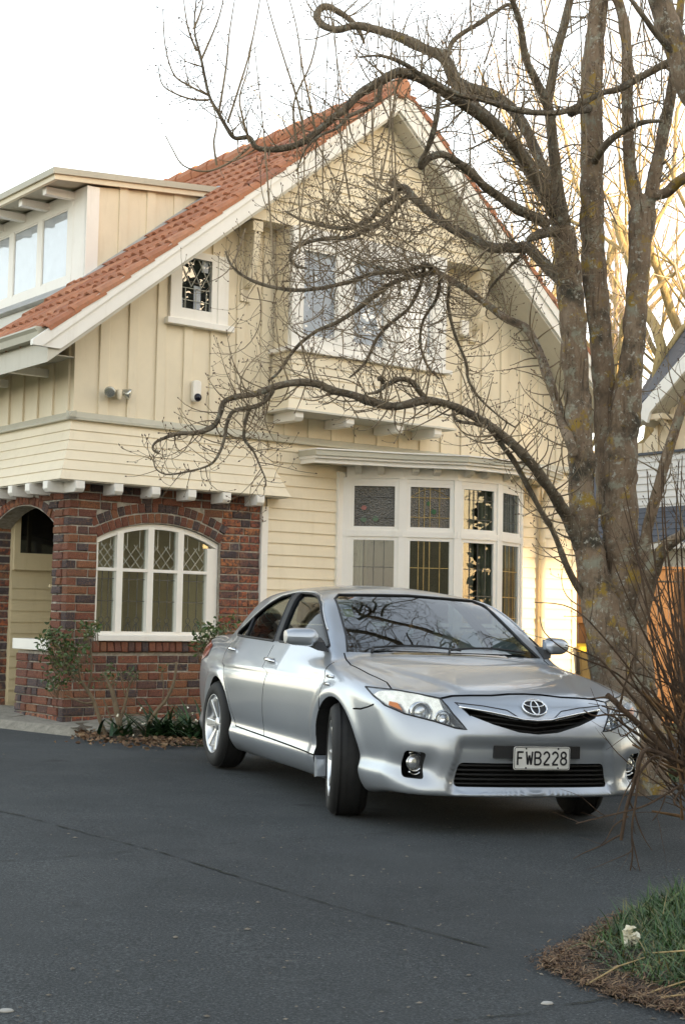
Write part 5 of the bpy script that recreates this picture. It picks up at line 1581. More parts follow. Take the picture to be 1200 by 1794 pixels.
# plate and its black holder
mb = MB(); b0 = .928
hol = [[Vector((b0 - .05*(y/.27)**2*.4 + .012, y, z)) for y in np.linspace(-.262,.275,9)] for z in (.428,.497)]
for i in range(8): mb.hexa([hol[0][i]-Vector((.05,0,0)), hol[0][i], hol[0][i+1], hol[0][i+1]-Vector((.05,0,0)), hol[1][i]-Vector((.05,0,0)), hol[1][i], hol[1][i+1], hol[1][i+1]-Vector((.05,0,0))])
mb.build('plate_holder', M_black, car)
PC = Vector((.948, .020, .432)); PW, PH = .352, .128
mb = MB()
q = rounded([(-PW/2,-PH/2),(PW/2,-PH/2),(PW/2,PH/2),(-PW/2,PH/2)], .016)
mb.prism(q, lambda p: (PC.x-.004, PC.y+p[0], PC.z+p[1]), lambda p: (PC.x, PC.y+p[0], PC.z+p[1]))
plate = mb.build('number_plate', M_plate, car); recalc(plate.data)
def strokes(ch):
    arc = lambda cx, cy, rx, ry, a0, a1, n=12: [(cx+rx*math.cos(rad(a0+(a1-a0)*k/n)), cy+ry*math.sin(rad(a0+(a1-a0)*k/n))) for k in range(n+1)]
    return {'F': [[(0,0),(0,1)],[(0,.96),(.92,.96)],[(0,.52),(.72,.52)]],
            'W': [[(0,1),(.22,0.02)],[(.22,.02),(.5,.72)],[(.5,.72),(.78,.02)],[(.78,.02),(1,1)]],
            'B': [[(0,0),(0,1)],[(0,.97),(.5,.97)]+arc(.5,.745,.42,.225,90,-90)+[(0,.52)],[(.5,.52)]+arc(.5,.275,.48,.245,90,-90)+[(0,.03)]],
            '2': [arc(.5,.70,.45,.27,165,-20)+[(.06,.06)],[(.03,.03),(1,.03)]],
            '8': [arc(.5,.745,.40,.225,0,360,20), arc(.5,.275,.47,.245,0,360,20)]}[ch]
mb = MB(); x0 = -PW/2+.024; cw, chh, st = .038, .074, .0105
for i, chx in enumerate('FWB228'):
    for poly in strokes(chx):
        pts = [(x0 + i*.0535 + p[0]*cw, -chh/2 + p[1]*chh) for p in poly]
        L, R = ribbon(pts, st)
        for k in range(len(L)-1):
            qd = [L[k], R[k], R[k+1], L[k+1]]
            mb.add([(PC.x+.0022, PC.y+v.x, PC.z+v.y) for v in qd], [(0,1,2,3)])
mb.build('lettering', M_ink, plate)
mb = MB(); fr = rounded([(-PW/2+.005,-PH/2+.005),(PW/2-.005,-PH/2+.005),(PW/2-.005,PH/2-.005),(-PW/2+.005,PH/2-.005)], .013); fr.append(fr[0])
mb.tube([(PC.x+.001, PC.y+a, PC.z+b) for a, b in fr], .0017, 4, False)
for a, b in ((-.10,.053),(.10,.053),(-.10,-.053),(.10,-.053)):
    mb.lathe([(0,.005),(.003,.0045),(.004,.0005)], 10, 'x', (PC.x+.001, PC.y+a, PC.z+b))
mb.build('plate_border', M_ink, plate)

# ---- wheels
def wheel(x, s, steer):
    w = bpy.data.objects.new('wheel', None); COL.objects.link(w); w.parent = car
    w.location = (x, s*.785, .332); w.rotation_euler = (0, 0, steer + (0 if s > 0 else PI)); w.empty_display_size = .1
    # local +y is the outer side
    mb = MB(); mb.lathe([(-.105,.225),(-.112,.262),(-.108,.300),(-.088,.322),(-.05,.332),(0,.334),(.05,.332),(.088,.322),(.108,.300),(.112,.262),(.105,.225),(.07,.213),(-.07,.213)], 56, 'y')
    for k in (-.062,-.022,.022,.062): mb.lathe([(k-.004,.3345),(k-.004,.327),(k+.004,.327),(k+.004,.3345)], 56, 'y')
    ty = mb.build('tyre', M_tyre, w, True)
    mb = MB(); mb.lathe([(-.09,.213),(-.09,.20),(.02,.188),(.088,.205),(.102,.218),(.106,.226),(.098,.226)], 48, 'y'); mb.lathe([(-.02,.19),(-.02,.001)], 24, 'y')
    mb.build('rim', M_satin, w, True)
    for k in range(7):
        a = 2*PI*k/7; ca, sa = math.cos(a), math.sin(a)
        def pt(r, t, h): return (r*ca - t*sa, h, r*sa + t*ca)
        mb = MB(); mb.hexa([pt(.04,-.022,.03), pt(.205,-.036,.055), pt(.205,.036,.055), pt(.04,.022,.03), pt(.04,-.017,.068), pt(.208,-.030,.098), pt(.208,.030,.098), pt(.04,.017,.068)])
        sp_ = mb.build('spoke', M_satin, w); recalc(sp_.data); bevel_obj(sp_, .006, 2)
    mb = MB(); mb.lathe([(.03,.062),(.066,.058),(.076,.045),(.080,.030),(.082,.0005)], 24, 'y'); mb.build('hub_cap', M_satin, w, True)
    mb = MB(); mb.lathe([(-.03,.140),(-.03,.001)], 24, 'y'); mb.build('brake_disc', M_dark, w)
for s in (-1, 1):
    wheel(0.0, s, rad(-16)); wheel(WB, s, 0)
# wheel-arch liner end with its fixing, under the front doors
mb = MB(); mb.hexa([(-.245,-.80,.20),(-.30,-.80,.19),(-.30,-.885,.19),(-.245,-.885,.20),(-.275,-.80,.30),(-.315,-.80,.32),(-.315,-.885,.32),(-.275,-.885,.30)]); mb.build('sill_end', M_paint, car)
# ---- cabin
def soft(mb, name, mat, parent, w=.03, seg=3):
    o = mb.build(name, mat, parent, True); recalc(o.data); bevel_obj(o, w, seg); return o
def lean(a, b, d):   # box leaned back by d
    (x0,y0,z0), (x1,y1,z1) = a, b
    return [(x0,y0,z0),(x1,y0,z0),(x1,y1,z0),(x0,y1,z0),(x0-d,y0+.03,z1),(x1-d,y0+.03,z1),(x1-d,y1-.03,z1),(x0-d,y1-.03,z1)]
for y in (-.36,.36):
    seat = MB(); seat.hexa(lean((-1.75,y-.24,.50),(-1.20,y+.24,.66),.0)); so = soft(seat, 'front_seat', M_cloth, car)
    mb = MB(); mb.hexa(lean((-1.80,y-.24,.60),(-1.66,y+.24,1.12),.22)); soft(mb, 'seat_back', M_cloth, so)
    mb = MB(); mb.hexa(lean((-2.02,y-.13,1.13),(-1.93,y+.13,1.29),.05)); soft(mb, 'headrest', M_cloth, so)
mb = MB(); mb.hexa(lean((-2.90,-.62,.60),(-2.74,.62,1.05),.15)); rb = soft(mb, 'rear_seat', M_cloth, car)
for y in (-.36,.36):
    mb = MB(); mb.hexa(lean((-2.98,y-.14,1.06),(-2.88,y+.14,1.20),.04)); soft(mb, 'headrest', M_cloth, rb)
mb = MB(); mb.hexa([(-.95,-.68,.70),(-.32,-.68,.70),(-.32,.68,.70),(-.95,.68,.70),(-.98,-.66,.93),(-.36,-.66,.95),(-.36,.66,.95),(-.98,.66,.93)]); soft(mb, 'dashboard', M_trim, car, .04)
mb = MB(); c = Vector((-1.12,-.37,.95)); ax = Vector((-.55,0,.22)).normalized(); u_ = Vector((0,1,0)); v_ = ax.cross(u_)
mb.tube([c + u_*.185*math.cos(a) + v_*.185*math.sin(a) for a in np.linspace(0,2*PI,29)], .015, 8, False)
for a in (0, PI, -PI/2): mb.beam(c, c + u_*.18*math.cos(a) + v_*.18*math.sin(a), .04, .02)
mb.build('steering_wheel', M_black, car, True)
mb = MB(); mb.hexa([(-1.02,-.12,1.24),(-1.00,-.12,1.24),(-1.00,.12,1.24),(-1.02,.12,1.24),(-1.05,-.12,1.30),(-1.02,-.12,1.30),(-1.02,.12,1.30),(-1.05,.12,1.30)]); soft(mb, 'rear_view_mirror', M_trim, car, .01)
mb = MB(); mb.grid(patch([(-.555,1.195),(-.49,1.195)], [(-.545,1.245),(-.482,1.245)], 4, 4, 'front', -.010)); mb.build('inspection_sticker', M_yellow, car)
mb = MB(); mb.grid(patch([(-.567,1.248),(-.482,1.248)], [(-.560,1.272),(-.476,1.272)], 4, 4, 'front', -.010)); mb.build('inspection_sticker', M_paper, car)
# papers lying on the dashboard, a little figure hanging from the mirror
t = thing('dashboard_papers', 'loose white papers lying on the dashboard behind the windscreen', 'papers')
t.parent = None
cm = Matrix.Translation((.788, 9.124, .006)) @ car.rotation_euler.to_matrix().to_4x4()
t.matrix_world = cm
for pts in ([(-.66,.18,.955),(-.60,.40,.955),(-.70,.36,1.12),(-.68,.26,1.10)], [(-.55,.42,.955),(-.50,.66,.955),(-.62,.62,1.05),(-.66,.47,1.08)], [(-.72,.05,.955),(-.62,.19,.955),(-.66,.20,.985),(-.74,.06,.985)], [(-.62,-.02,.955),(-.66,.19,.955),(-.70,.20,1.0),(-.68,.17,1.16)]):
    mb = MB(); n = (Vector(pts[1])-Vector(pts[0])).cross(Vector(pts[2])-Vector(pts[0])).normalized()*.002
    mb.hexa([Vector(p) for p in pts] + [Vector(p)+n for p in pts]); mb.build('sheet', M_paper, t)
t = thing('mirror_trinket', 'small pale figure hanging from the rear view mirror inside the windscreen', 'ornament')
t.matrix_world = cm
mb = MB(); mb.tube([(-1.0,.01,1.25),(-.985,.01,1.16)], .003, 4); mb.build('cord', M_black, t)
mb = MB(); mb.lathe([(.0,.004),(.012,.020),(.035,.024),(.055,.016),(.060,.012)], 12, 'z', (-.985,.01,1.065)); mb.build('figure', M_paper, t, True)
mb = MB(); mb.lathe([(.0,.006),(.010,.016),(.024,.018),(.036,.010),(.04,.001)], 12, 'z', (-.985,.01,1.122)); mb.build('head', M_amber, t, True)
# ------------------------------------------------------------------ the bare tree beside the car
M_bark = barkmat('grey brown bark', [(.28, (.15,.105,.068)), (.5, (.275,.195,.128)), (.72, (.40,.31,.22))],
                 [(3.2, .50, .66, (.060,.052,.036)), (7, .54, .62, (.34,.325,.245)), (5.5, .555, .63, (.38,.25,.045)), (26, .575, .63, (.48,.46,.39))], 7)
M_limb = barkmat('weathered limb bark', [(.28, (.10,.078,.052)), (.5, (.195,.153,.104)), (.72, (.30,.25,.18))], [(3.5, .50, .68, (.070,.056,.040)), (13, .56, .63, (.30,.295,.235)), (7, .61, .67, (.28,.20,.05)), (34, .61, .65, (.42,.42,.36))], 9)
M_twig = simple('twig bark', (.25,.19,.12), .85, var=.22, vscale=3)
M_bud = simple('winter bud', (.12,.075,.05), .8, var=.2)
tb = at(1085, 1378, 10.8)
tree = thing('bare_tree', 'large many-stemmed bare tree with lichen on its bark beside the car', 'tree', (tb.x, tb.y, ground_z(tb.x, tb.y)))
TO = Vector(tree.location)
def cat(pts, sub=5):
    """smooth line through surveyed points with radii"""
    out = []; n = len(pts)
    for i in range(n-1):
        p0, p1, p2, p3 = pts[max(i-1,0)], pts[i], pts[i+1], pts[min(i+2,n-1)]
        for k in range(sub):
            t = k/sub
            out.append(tuple(.5*((2*b) + (-a+c)*t + (2*a-5*b+4*c-d)*t*t + (-a+3*b-3*c+d)*t**3) for a, b, c, d in zip(p0,p1,p2,p3)))
    out.append(tuple(pts[-1])); return out
nodes = []      # (point, direction, radius, weight)
trg = random.Random(21)
def limb(spec, name='limb', sides=9, mat=None, dens_=1.0, sub=5, lump=.10, parent=None, back=0.0):
    """spec: (px, py, depth, width in photo pixels)"""
    pts = []
    if back: spec = [(a, b, d + (10.75-d)*(1+back), w) for a, b, d, w in spec]      # this one leans away, towards the house
    for (px, py, d, w) in spec:
        v = at(px, py, d) - TO; pts.append((v.x, v.y, v.z, max(.002, (.42 if name == 'limb' else .5)*w*d/2560)))
    c = cat(pts, sub); P = [Vector(q[:3]) for q in c]; Rr = []
    for q in c:
        Rr.append(max(.0015, q[3]*(1 + lump*noise.noise(Vector(q[:3])*4.5) + lump*.6*noise.noise(Vector(q[:3])*13))))
    mb = MB(); mb.tube(P, Rr, sides)
    for i in range(len(P)):
        for k in range(sides):
            q = Vector(mb.v[i*sides+k]); v = q - P[i]
            mb.v[i*sides+k] = tuple(P[i] + v*(1 + .16*noise.noise(q*7) + .10*noise.noise(q*17)))
    o = mb.build(name, mat or M_limb, parent or tree, True)
    for i in range(1, len(P)-1):
        nodes.append((P[i], (P[i+1]-P[i-1]).normalized(), Rr[i], dens_*(P[i+1]-P[i]).length))
    return o
# main stems
limb([(1092,1420,10.8,120),(1084,1300,10.8,94),(1076,1200,10.8,82),(1063,1110,10.8,76),(1050,1050,10.8,64),(1036,990,10.8,54),(1025,930,10.8,48),(1019,880,10.8,46),(1017,800,10.8,46),(1013,720,10.8,47),(1007,640,10.8,47),(1003,560,10.75,46),(998,500,10.75,44),(991,440,10.7,42),(986,400,10.7,42)], 'trunk', 18, M_bark, .12, 7, .07)
limb([(1124,1420,10.9,120),(1116,1300,10.9,92),(1108,1200,10.9,74),(1099,1110,10.9,70),(1091,1010,10.9,64),(1086,930,10.9,64),(1083,850,10.9,64),(1087,790,10.9,60),(1094,730,10.9,52),(1102,660,10.9,46),(1110,590,10.9,40),(1116,500,10.9,40),(1121,430,10.9,42),(1125,380,10.9,44),(1131,345,10.9,34)], 'trunk', 18, M_bark, .12, 7, .07)
limb([(1066,900,11.0,44),(1063,830,11.0,42),(1060,770,11.0,40),(1058,700,11.0,39),(1054,630,11.0,41),(1046,540,11.0,42),(1039,450,11.0,44),(1037,360,11.0,42),(1036,250,11.0,40),(1037,130,11.0,38),(1045,40,11.0,34),(1055,-40,11.0,30)], 'trunk', 12, M_bark, .2, 6, .06)
# right-hand stems
limb([(1108,1100,10.9,30),(1118,1060,10.85,32),(1126,990,10.8,28),(1134,925,10.75,25),(1150,865,10.7,23),(1166,805,10.65,23),(1183,750,10.6,21),(1200,700,10.55,20),(1228,640,10.5,16)], 'limb', 9, M_bark, .5)
limb([(1104,1130,10.9,34),(1122,1075,10.8,36),(1138,1015,10.7,34),(1152,980,10.6,30),(1168,955,10.5,26),(1190,940,10.4,24),(1225,915,10.3,20)], 'limb', 9, M_bark, .4)
limb([(1126,385,10.9,34),(1112,340,10.9,30),(1103,290,10.9,27),(1099,210,10.9,26),(1098,110,10.9,25),(1094,50,10.9,24),(1085,10,10.9,22),(1070,-20,10.9,18)], 'limb', 9, M_bark, .6)
limb([(1128,380,10.9,36),(1142,333,10.85,30),(1157,255,10.8,27),(1174,170,10.75,25),(1181,125,10.7,23),(1186,60,10.7,20),(1195,-20,10.7,17)], 'limb', 9, M_bark, .6)
limb([(1136,345,10.85,26),(1165,338,10.8,25),(1188,318,10.7,24),(1215,305,10.6,22)], 'limb', 8, M_bark, .5)
# left stem forks
limb([(987,410,10.7,40),(979,350,10.65,30),(972,290,10.6,26),(966,230,10.55,25),(958,182,10.5,22),(938,140,10.4,18),(921,104,10.3,16),(911,42,10.2,14),(899,6,10.1,13),(885,-30,10,11)], 'limb', 9, M_limb, 1.0)
limb([(958,185,10.5,20),(966,140,10.5,20),(973,98,10.5,20),(986,50,10.5,18),(999,-5,10.5,17),(1010,-40,10.5,15)], 'limb', 9, M_limb, .8, back=1.0)
# thick upper limbs sweeping left
limb([(985,395,10.65,40),(960,348,10.55,34),(930,300,10.4,32),(900,258,10.3,31),(866,220,10.2,30),(828,186,10.1,30),(800,148,10.0,28),(778,102,9.95,25),(745,86,9.9,23),(702,66,9.85,22),(658,52,9.8,19),(622,45,9.75,17),(588,52,9.7,16),(563,42,9.65,16),(555,24,9.62,15),(571,11,9.6,14),(600,25,9.6,13),(622,44,9.6,12),(633,62,9.6,9),(638,76,9.6,6)], 'limb', 10, M_limb, 1.0, back=1.2)
limb([(972,378,10.7,20),(945,325,10.55,22),(922,288,10.45,23),(905,262,10.35,23),(880,236,10.2,25),(846,206,10.05,25),(808,180,9.95,25),(775,158,9.9,24),(735,136,9.85,24),(699,127,9.8,22),(666,143,9.75,20),(632,163,9.7,18),(603,192,9.65,17),(582,208,9.6,16),(553,233,9.55,15),(520,254,9.5,14),(478,262,9.5,13),(449,258,9.45,12),(437,241,9.45,11),(412,242,9.4,9),(399,226,9.4,9),(382,196,9.4,8),(366,165,9.4,7),(353,104,9.4,5.5),(341,50,9.4,4),(345,-6,9.4,3)], 'limb', 10, M_limb, 1.3)
limb([(982,370,10.72,20),(968,320,10.6,20),(950,290,10.45,20),(930,246,10.35,23),(902,198,10.25,23),(868,168,10.15,23),(825,154,10.05,20),(800,140,10,18)], 'limb', 9, M_limb, .7, back=1.2)
limb([(1215,105,10.3,20),(1171,110,10.35,18),(1126,133,10.4,17),(1084,156,10.4,15),(1052,164,10.35,13),(992,194,10.2,12),(948,198,10.1,12),(900,192,10.0,12),(846,175,9.9,11),(804,166,9.8,11),(754,142,9.7,10),(708,112,9.6,9),(668,98,9.5,6),(630,100,9.4,4)], 'limb', 8, M_limb, 1.2)
limb([(958,392,10.6,24),(905,366,10.4,22),(876,346,10.3,20),(850,328,10.2,20),(826,304,10.1,19),(800,284,10.0,17),(775,270,9.95,16),(752,277,9.9,15),(738,293,9.88,13),(737,283,9.85,12),(748,262,9.8,13),(759,230,9.75,14),(766,196,9.7,12),(768,165,9.7,9)], 'limb', 9, M_limb, 1.0)
limb([(978,405,10.7,26),(955,408,10.5,22),(935,414,10.35,20),(925,420,10.3,14)], 'limb', 8, M_limb, .5)
# limb curving out to a knob, then two long arms to the left
limb([(990,500,10.7,32),(982,490,10.6,30),(952,462,10.4,26),(925,434,10.25,25),(900,434,10.15,23),(860,433,10.0,22),(825,417,9.9,20),(784,396,9.8,19),(754,374,9.75,18),(728,350,9.7,17),(710,330,9.65,17),(697,328,9.6,15),(684,318,9.58,15)], 'limb', 10, M_limb, 1.3, back=0.9)
limb([(720,342,9.7,13),(704,352,9.6,13),(686,372,9.55,12),(664,392,9.5,11),(640,402,9.45,11),(612,417,9.4,10),(580,417,9.35,10),(540,424,9.3,9),(517,436,9.25,9),(508,452,9.25,7),(520,466,9.2,6),(538,470,9.2,4)], 'limb', 8, M_limb, 1.6, back=0.9)
limb([(700,330,9.62,12),(688,345,9.55,12),(668,358,9.5,11),(646,386,9.4,10),(606,400,9.35,10),(566,395,9.3,8),(530,386,9.25,6),(500,370,9.2,4)], 'limb', 8, M_limb, 1.6, back=0.9)
limb([(745,465,10.0,10),(700,476,9.8,11),(660,478,9.6,11),(610,494,9.5,10),(560,505,9.4,9),(510,508,9.35,8),(450,495,9.3,7),(410,470,9.3,5),(395,440,9.3,4)], 'limb', 8, M_limb, 1.8, back=1.4)
limb([(742,462,10.1,11),(765,476,9.9,10),(700,490,9.7,12),(660,515,9.6,13),(620,546,9.55,11),(588,566,9.5,9),(555,580,9.45,8),(520,608,9.4,7),(490,650,9.35,6),(470,668,9.35,5)], 'limb', 8, M_limb, 1.5, back=1.4)
limb([(1006,800,10.8,20),(996,768,10.8,22),(986,745,10.7,21),(975,706,10.6,20),(960,660,10.5,19),(948,626,10.4,18),(933,592,10.3,17),(917,572,10.25,18),(884,557,10.2,16),(856,536,10.15,14),(818,508,10.1,14),(783,487,10.05,13),(742,462,10.0,11)], 'limb', 9, M_bark, .7, back=1.4)
# the great low limb over the windscreen
limb([(1026,985,10.8,22),(1008,940,10.75,30),(992,905,10.7,30),(974,874,10.5,26),(950,838,10.3,23),(930,812,10.2,22),(900,780,10.1,20),(868,754,10.0,20),(842,736,9.95,18),(804,716,9.9,18),(775,706,9.85,16),(744,702,9.8,17),(720,707,9.75,17),(687,712,9.7,17),(650,704,9.65,18),(617,692,9.6,17),(583,684,9.55,18),(557,673,9.5,18),(521,670,9.45,17),(483,677,9.4,16),(450,689,9.35,14),(408,697,9.3,12),(392,706,9.3,12),(385,728,9.28,11),(375,746,9.26,11),(346,758,9.24,10),(312,760,9.22,8),(287,768,9.2,6.5),(271,777,9.2,5),(269,788,9.2,4.5),(279,795,9.2,4)], 'limb', 10, M_limb, 1.2, 5, .13)
limb([(478,680,9.4,11),(474,690,9.38,12),(458,708,9.35,11),(434,715,9.32,10),(409,721,9.3,9),(398,742,9.28,8),(394,767,9.26,7),(384,795,9.25,6),(367,815,9.24,5),(326,827,9.22,4),(292,831,9.2,3.5),(273,820,9.2,3),(270,798,9.2,2)], 'limb', 7, M_limb, 1.5)
limb([(440,713,9.35,9),(435,722,9.35,9),(429,746,9.33,7),(429,770,9.3,7),(445,792,9.3,5),(458,822,9.3,4),(466,842,9.3,3),(462,858,9.3,2)], 'limb', 7, M_limb, 1.8)
limb([(748,703,9.85,13),(736,688,9.8,12),(722,670,9.75,11),(702,664,9.7,10),(682,672,9.68,9),(662,686,9.65,7),(645,690,9.6,5)], 'limb', 8, M_limb, 1.4)
limb([(672,672,9.66,6),(668,664,9.64,11),(662,664,9.63,10)], 'limb', 7, M_limb, .0)
limb([(1050,1085,10.8,12),(1022,1046,10.8,16),(996,1000,10.7,14),(968,930,10.55,12),(950,900,10.45,12),(925,854,10.3,12),(900,808,10.2,11),(879,780,10.1,10),(864,760,10.0,9),(846,745,9.95,8),(802,737,9.9,7),(793,717,9.9,6)], 'limb', 8, M_limb, .5)
limb([(790,490,10.0,8),(784,530,9.95,8),(797,588,9.9,7),(816,634,9.88,7),(821,668,9.86,6),(842,700,9.84,5),(880,734,9.8,4),(904,750,9.8,3)], 'limb', 7, M_limb, 1.0, back=1.4)
limb([(742,466,9.95,9),(736,500,9.9,9),(716,540,9.85,8),(690,562,9.8,8),(662,590,9.75,7),(640,635,9.7,6),(612,662,9.7,4)], 'limb', 7, M_limb, 2.0, back=1.4)
limb([(770,478,9.95,8),(766,520,9.9,8),(742,560,9.85,7),(736,600,9.8,6),(748,640,9.8,5),(770,664,9.8,4)], 'limb', 7, M_limb, 2.0, back=1.4)
limb([(1040,285,10.95,18),(1048,270,10.8,16),(1068,246,10.7,15),(1098,226,10.6,13),(1128,214,10.5,10),(1160,212,10.4,7)], 'limb', 8, M_limb, .8)
limb([(1000,196,10.5,22),(1010,192,10.6,22),(1030,190,10.9,20)], 'limb', 8, M_limb, 0)
limb([(783,104,9.95,12),(795,70,9.9,11),(840,40,9.85,10),(866,22,9.8,9),(890,8,9.8,8),(905,22,9.8,5)], 'limb', 7, M_limb, 1.2, back=1.2)
limb([(925,434,10.25,9),(890,470,10.1,7),(862,500,10.0,6),(850,525,10.0,4)], 'limb', 7, M_limb, 1.3, back=0.9)
limb([(668,143,9.75,11),(662,170,9.7,10),(650,186,9.65,9),(610,205,9.6,8),(590,225,9.55,7),(560,238,9.5,6),(535,262,9.45,5),(520,300,9.4,3)], 'limb', 7, M_limb, 1.2)

# ---- twigs: short hooked shoots that sweep down and turn up to the light, each tipped with a bud
tw = MB(); bd_ = MB()
def bud(p, d, s):
    a = d.orthogonal().normalized()*s*.55; b = d.cross(a).normalized()*s*.55
    q = [p-d*s*.3, p+a+d*s*.3, p+b+d*s*.4, p-a+d*s*.3, p-b+d*s*.4, p+d*s*1.6]
    bd_.add(q, [(0,2,1),(0,3,2),(0,4,3),(0,1,4),(5,1,2),(5,2,3),(5,3,4),(5,4,1)])
def twig(p, d, r, L, lvl, rg, upk=1.0):
    n = max(4, int(L/.055)); pts = [p]; rs = [r]; q = p.copy(); dd = d.copy(); st = L/n
    ax = Vector((rg.gauss(0,1), rg.gauss(0,1), rg.gauss(0,1))).normalized(); cu = rg.gauss(0, .10) + rg.choice((-.17,.17))
    for i in range(n):
        f = (i+1)/n
        dd = (Matrix.Rotation(cu, 3, ax) @ dd + Vector((0,0,(-.04 + .28*f)*upk)) + Vector((rg.gauss(0,.05), rg.gauss(0,.05), rg.gauss(0,.05)))).normalized()
        q = q + dd*st; pts.append(q.copy()); rs.append(max(.0016, r*(1-.70*f)))
        if lvl > 0 and i > 0 and rg.random() < (.42 if lvl > 1 else .30):
            a = rg.uniform(0, 2*PI); sd = dd.orthogonal().normalized(); sd.rotate(Matrix.Rotation(a, 3, dd))
            twig(q.copy(), (dd*.55 + sd*.8 + Vector((0,0,.1))).normalized(), max(.0014, rs[-1]*.62), L*rg.uniform(.18,.42), lvl-1, rg, upk)
    tw.tube(pts, rs, 4 if r > .004 else 3, False)
    bud(q, dd, rg.uniform(.008,.012))
tg = random.Random(77)
acc = 0.0
for (p, d, r, w) in nodes:
    acc += w
    while acc > .033:
        acc -= .033
        if r > .075 and tg.random() < .85: continue
        a = tg.uniform(0, 2*PI); sd = d.orthogonal().normalized(); sd.rotate(Matrix.Rotation(a, 3, d))
        v = (sd*.9 + d*.35 + Vector((0,0,.12))).normalized()
        L = tg.choice((.10,.14,.2,.28,.38,.5)) * (1.0 if r > .012 else .75)
        twig(p + sd*r*.8, v, min(.0070, .0028 + r*.13) if L > .18 else .0029, L, 2 if L > .3 else 1, tg)
# long water shoots rising in front of the gable, and the fan at the far left end
def shoot(spec, w0, w1, lv=1):
    P = [Vector(at(px, py, d) - TO) for px, py, d in spec]; c = cat([tuple(p) for p in P], 5); n = len(c)
    rs = [.5*(w0 + (w1-w0)*i/(n-1))*9.5/2560 for i in range(n)]
    tw.tube([Vector(q) for q in c], rs, 5, False); bud(Vector(c[-1]), (Vector(c[-1])-Vector(c[-2])).normalized(), .009)
    for i in range(1, n-1):
        d = (Vector(c[i+1])-Vector(c[i])).normalized()
        if tg.random() < .5: bud(Vector(c[i]) + d.orthogonal().normalized()*rs[i], (d+d.orthogonal().normalized()*.6).normalized(), .005)
        if tg.random() < .20*lv:
            sd = d.orthogonal().normalized(); sd.rotate(Matrix.Rotation(tg.uniform(0,2*PI), 3, d)); twig(Vector(c[i]), (d*.7+sd*.7).normalized(), rs[i]*.6, tg.uniform(.1,.3), 1, tg)
for sp_ in ([(366,167,9.4),(332,150,9.4),(305,130,9.35),(290,80,9.35),(286,20,9.3)], [(366,175,9.4),(338,174,9.4),(308,164,9.35),(285,148,9.35),(278,118,9.3)], [(353,104,9.4),(368,70,9.4),(384,30,9.4),(396,-20,9.4)],
            [(399,215,9.4),(420,150,9.4),(438,90,9.4),(452,20,9.4),(458,-20,9.4)], [(384,196,9.4),(396,120,9.35),(402,60,9.3),(412,-5,9.3)], [(437,258,9.45),(402,285,9.4),(362,300,9.35),(322,290,9.3),(302,260,9.3),(292,240,9.3)],
            [(345,90,9.4),(330,50,9.35),(322,0,9.35)], [(340,50,9.4),(352,20,9.4),(358,-10,9.4)], [(437,250,9.4),(425,205,9.35),(420,170,9.35),(432,130,9.3),(440,85,9.3)], [(380,290,9.4),(375,250,9.35),(380,215,9.3),(372,180,9.3)],
            [(553,233,9.5),(545,190,9.45),(530,120,9.4),(520,50,9.4),(505,-10,9.4)], [(535,245,9.5),(522,180,9.45),(500,110,9.4),(478,40,9.4),(465,-10,9.4)], [(520,252,9.5),(515,180,9.45),(545,110,9.45),(560,40,9.4),(565,-10,9.4)]): shoot(sp_, 4.6, 1.6)
for k in range(10):
    x0 = tg.uniform(440, 720); y0 = 330 + (720-x0)*.42 + tg.uniform(-40,70); h = tg.uniform(180, 430); dd_ = tg.uniform(9.2, 9.8)
    xt = x0 + tg.uniform(-35, 35)
    shoot([(x0-tg.uniform(-18,18), y0, dd_), (x0, y0-h*.25, dd_), (x0*.6+xt*.4, y0-h*.6, dd_-.02), (xt, y0-h, dd_-.05)], tg.uniform(2.8,4.4), 1.4, .4)
for k in range(30):
    x0 = tg.uniform(760, 1190); y0 = tg.uniform(40, 420); h = tg.uniform(70, 230)
    shoot([(x0, y0, 10.3), (x0+tg.uniform(-25,25), y0-h*.5, 10.25), (x0+tg.uniform(-30,30), y0-h, 10.2)], 3.6, 1.4, .6)
# drooping curls in the tangled heart of the crown
for k in range(210):
    x0 = tg.gauss(655, 85); y0 = tg.gauss(470, 105)
    if not (430 < x0 < 900 and 210 < y0 < 740): continue
    p = at(x0, y0, tg.uniform(9.35, 9.95) if tg.random() < .5 else tg.uniform(10.8, 12.6)) - TO
    v = Vector((tg.gauss(0,1), tg.gauss(0,.6), tg.gauss(-.25,.8))).normalized(); twig(p, v, .0050, tg.uniform(.3,.75), 2, tg, .9)
for k in range(60):
    x0 = tg.uniform(860, 1060); y0 = tg.gauss(395, 40); p = at(x0, y0, tg.uniform(10.1,10.6)) - TO
    twig(p, Vector((tg.gauss(0,1), tg.gauss(0,.6), tg.gauss(0,.8))).normalized(), .004, tg.uniform(.2,.6), 2, tg, .7)
o = tw.build('twigs', M_twig, tree, True); o['kind'] = 'stuff'
o = bd_.build('buds', M_bud, tree); o['kind'] = 'stuff'
# the limb of another tree leaning in at the top right
TO2 = TO
t2 = thing('second_bare_tree', 'thick grey limb of another tree leaning in at the top right corner', 'tree', (3.3, 9.4, ground_z(3.3, 9.4)))
TO = Vector(t2.location); 
limb([(1500,1330,9.4,110),(1440,900,9.3,95),(1340,480,9.2,80),(1262,270,9.1,62),(1216,165,9.05,52),(1190,100,9.0,47),(1168,40,9.0,44),(1150,-20,9.0,40),(1130,-90,9.0,36)], 'trunk', 12, M_bark, 0, 6, .07, t2)
limb([(1195,110,9.0,18),(1150,60,8.9,13),(1120,20,8.8,11),(1090,-20,8.8,9)], 'limb', 8, M_limb, 0, 5, .1, t2)
TO = TO2
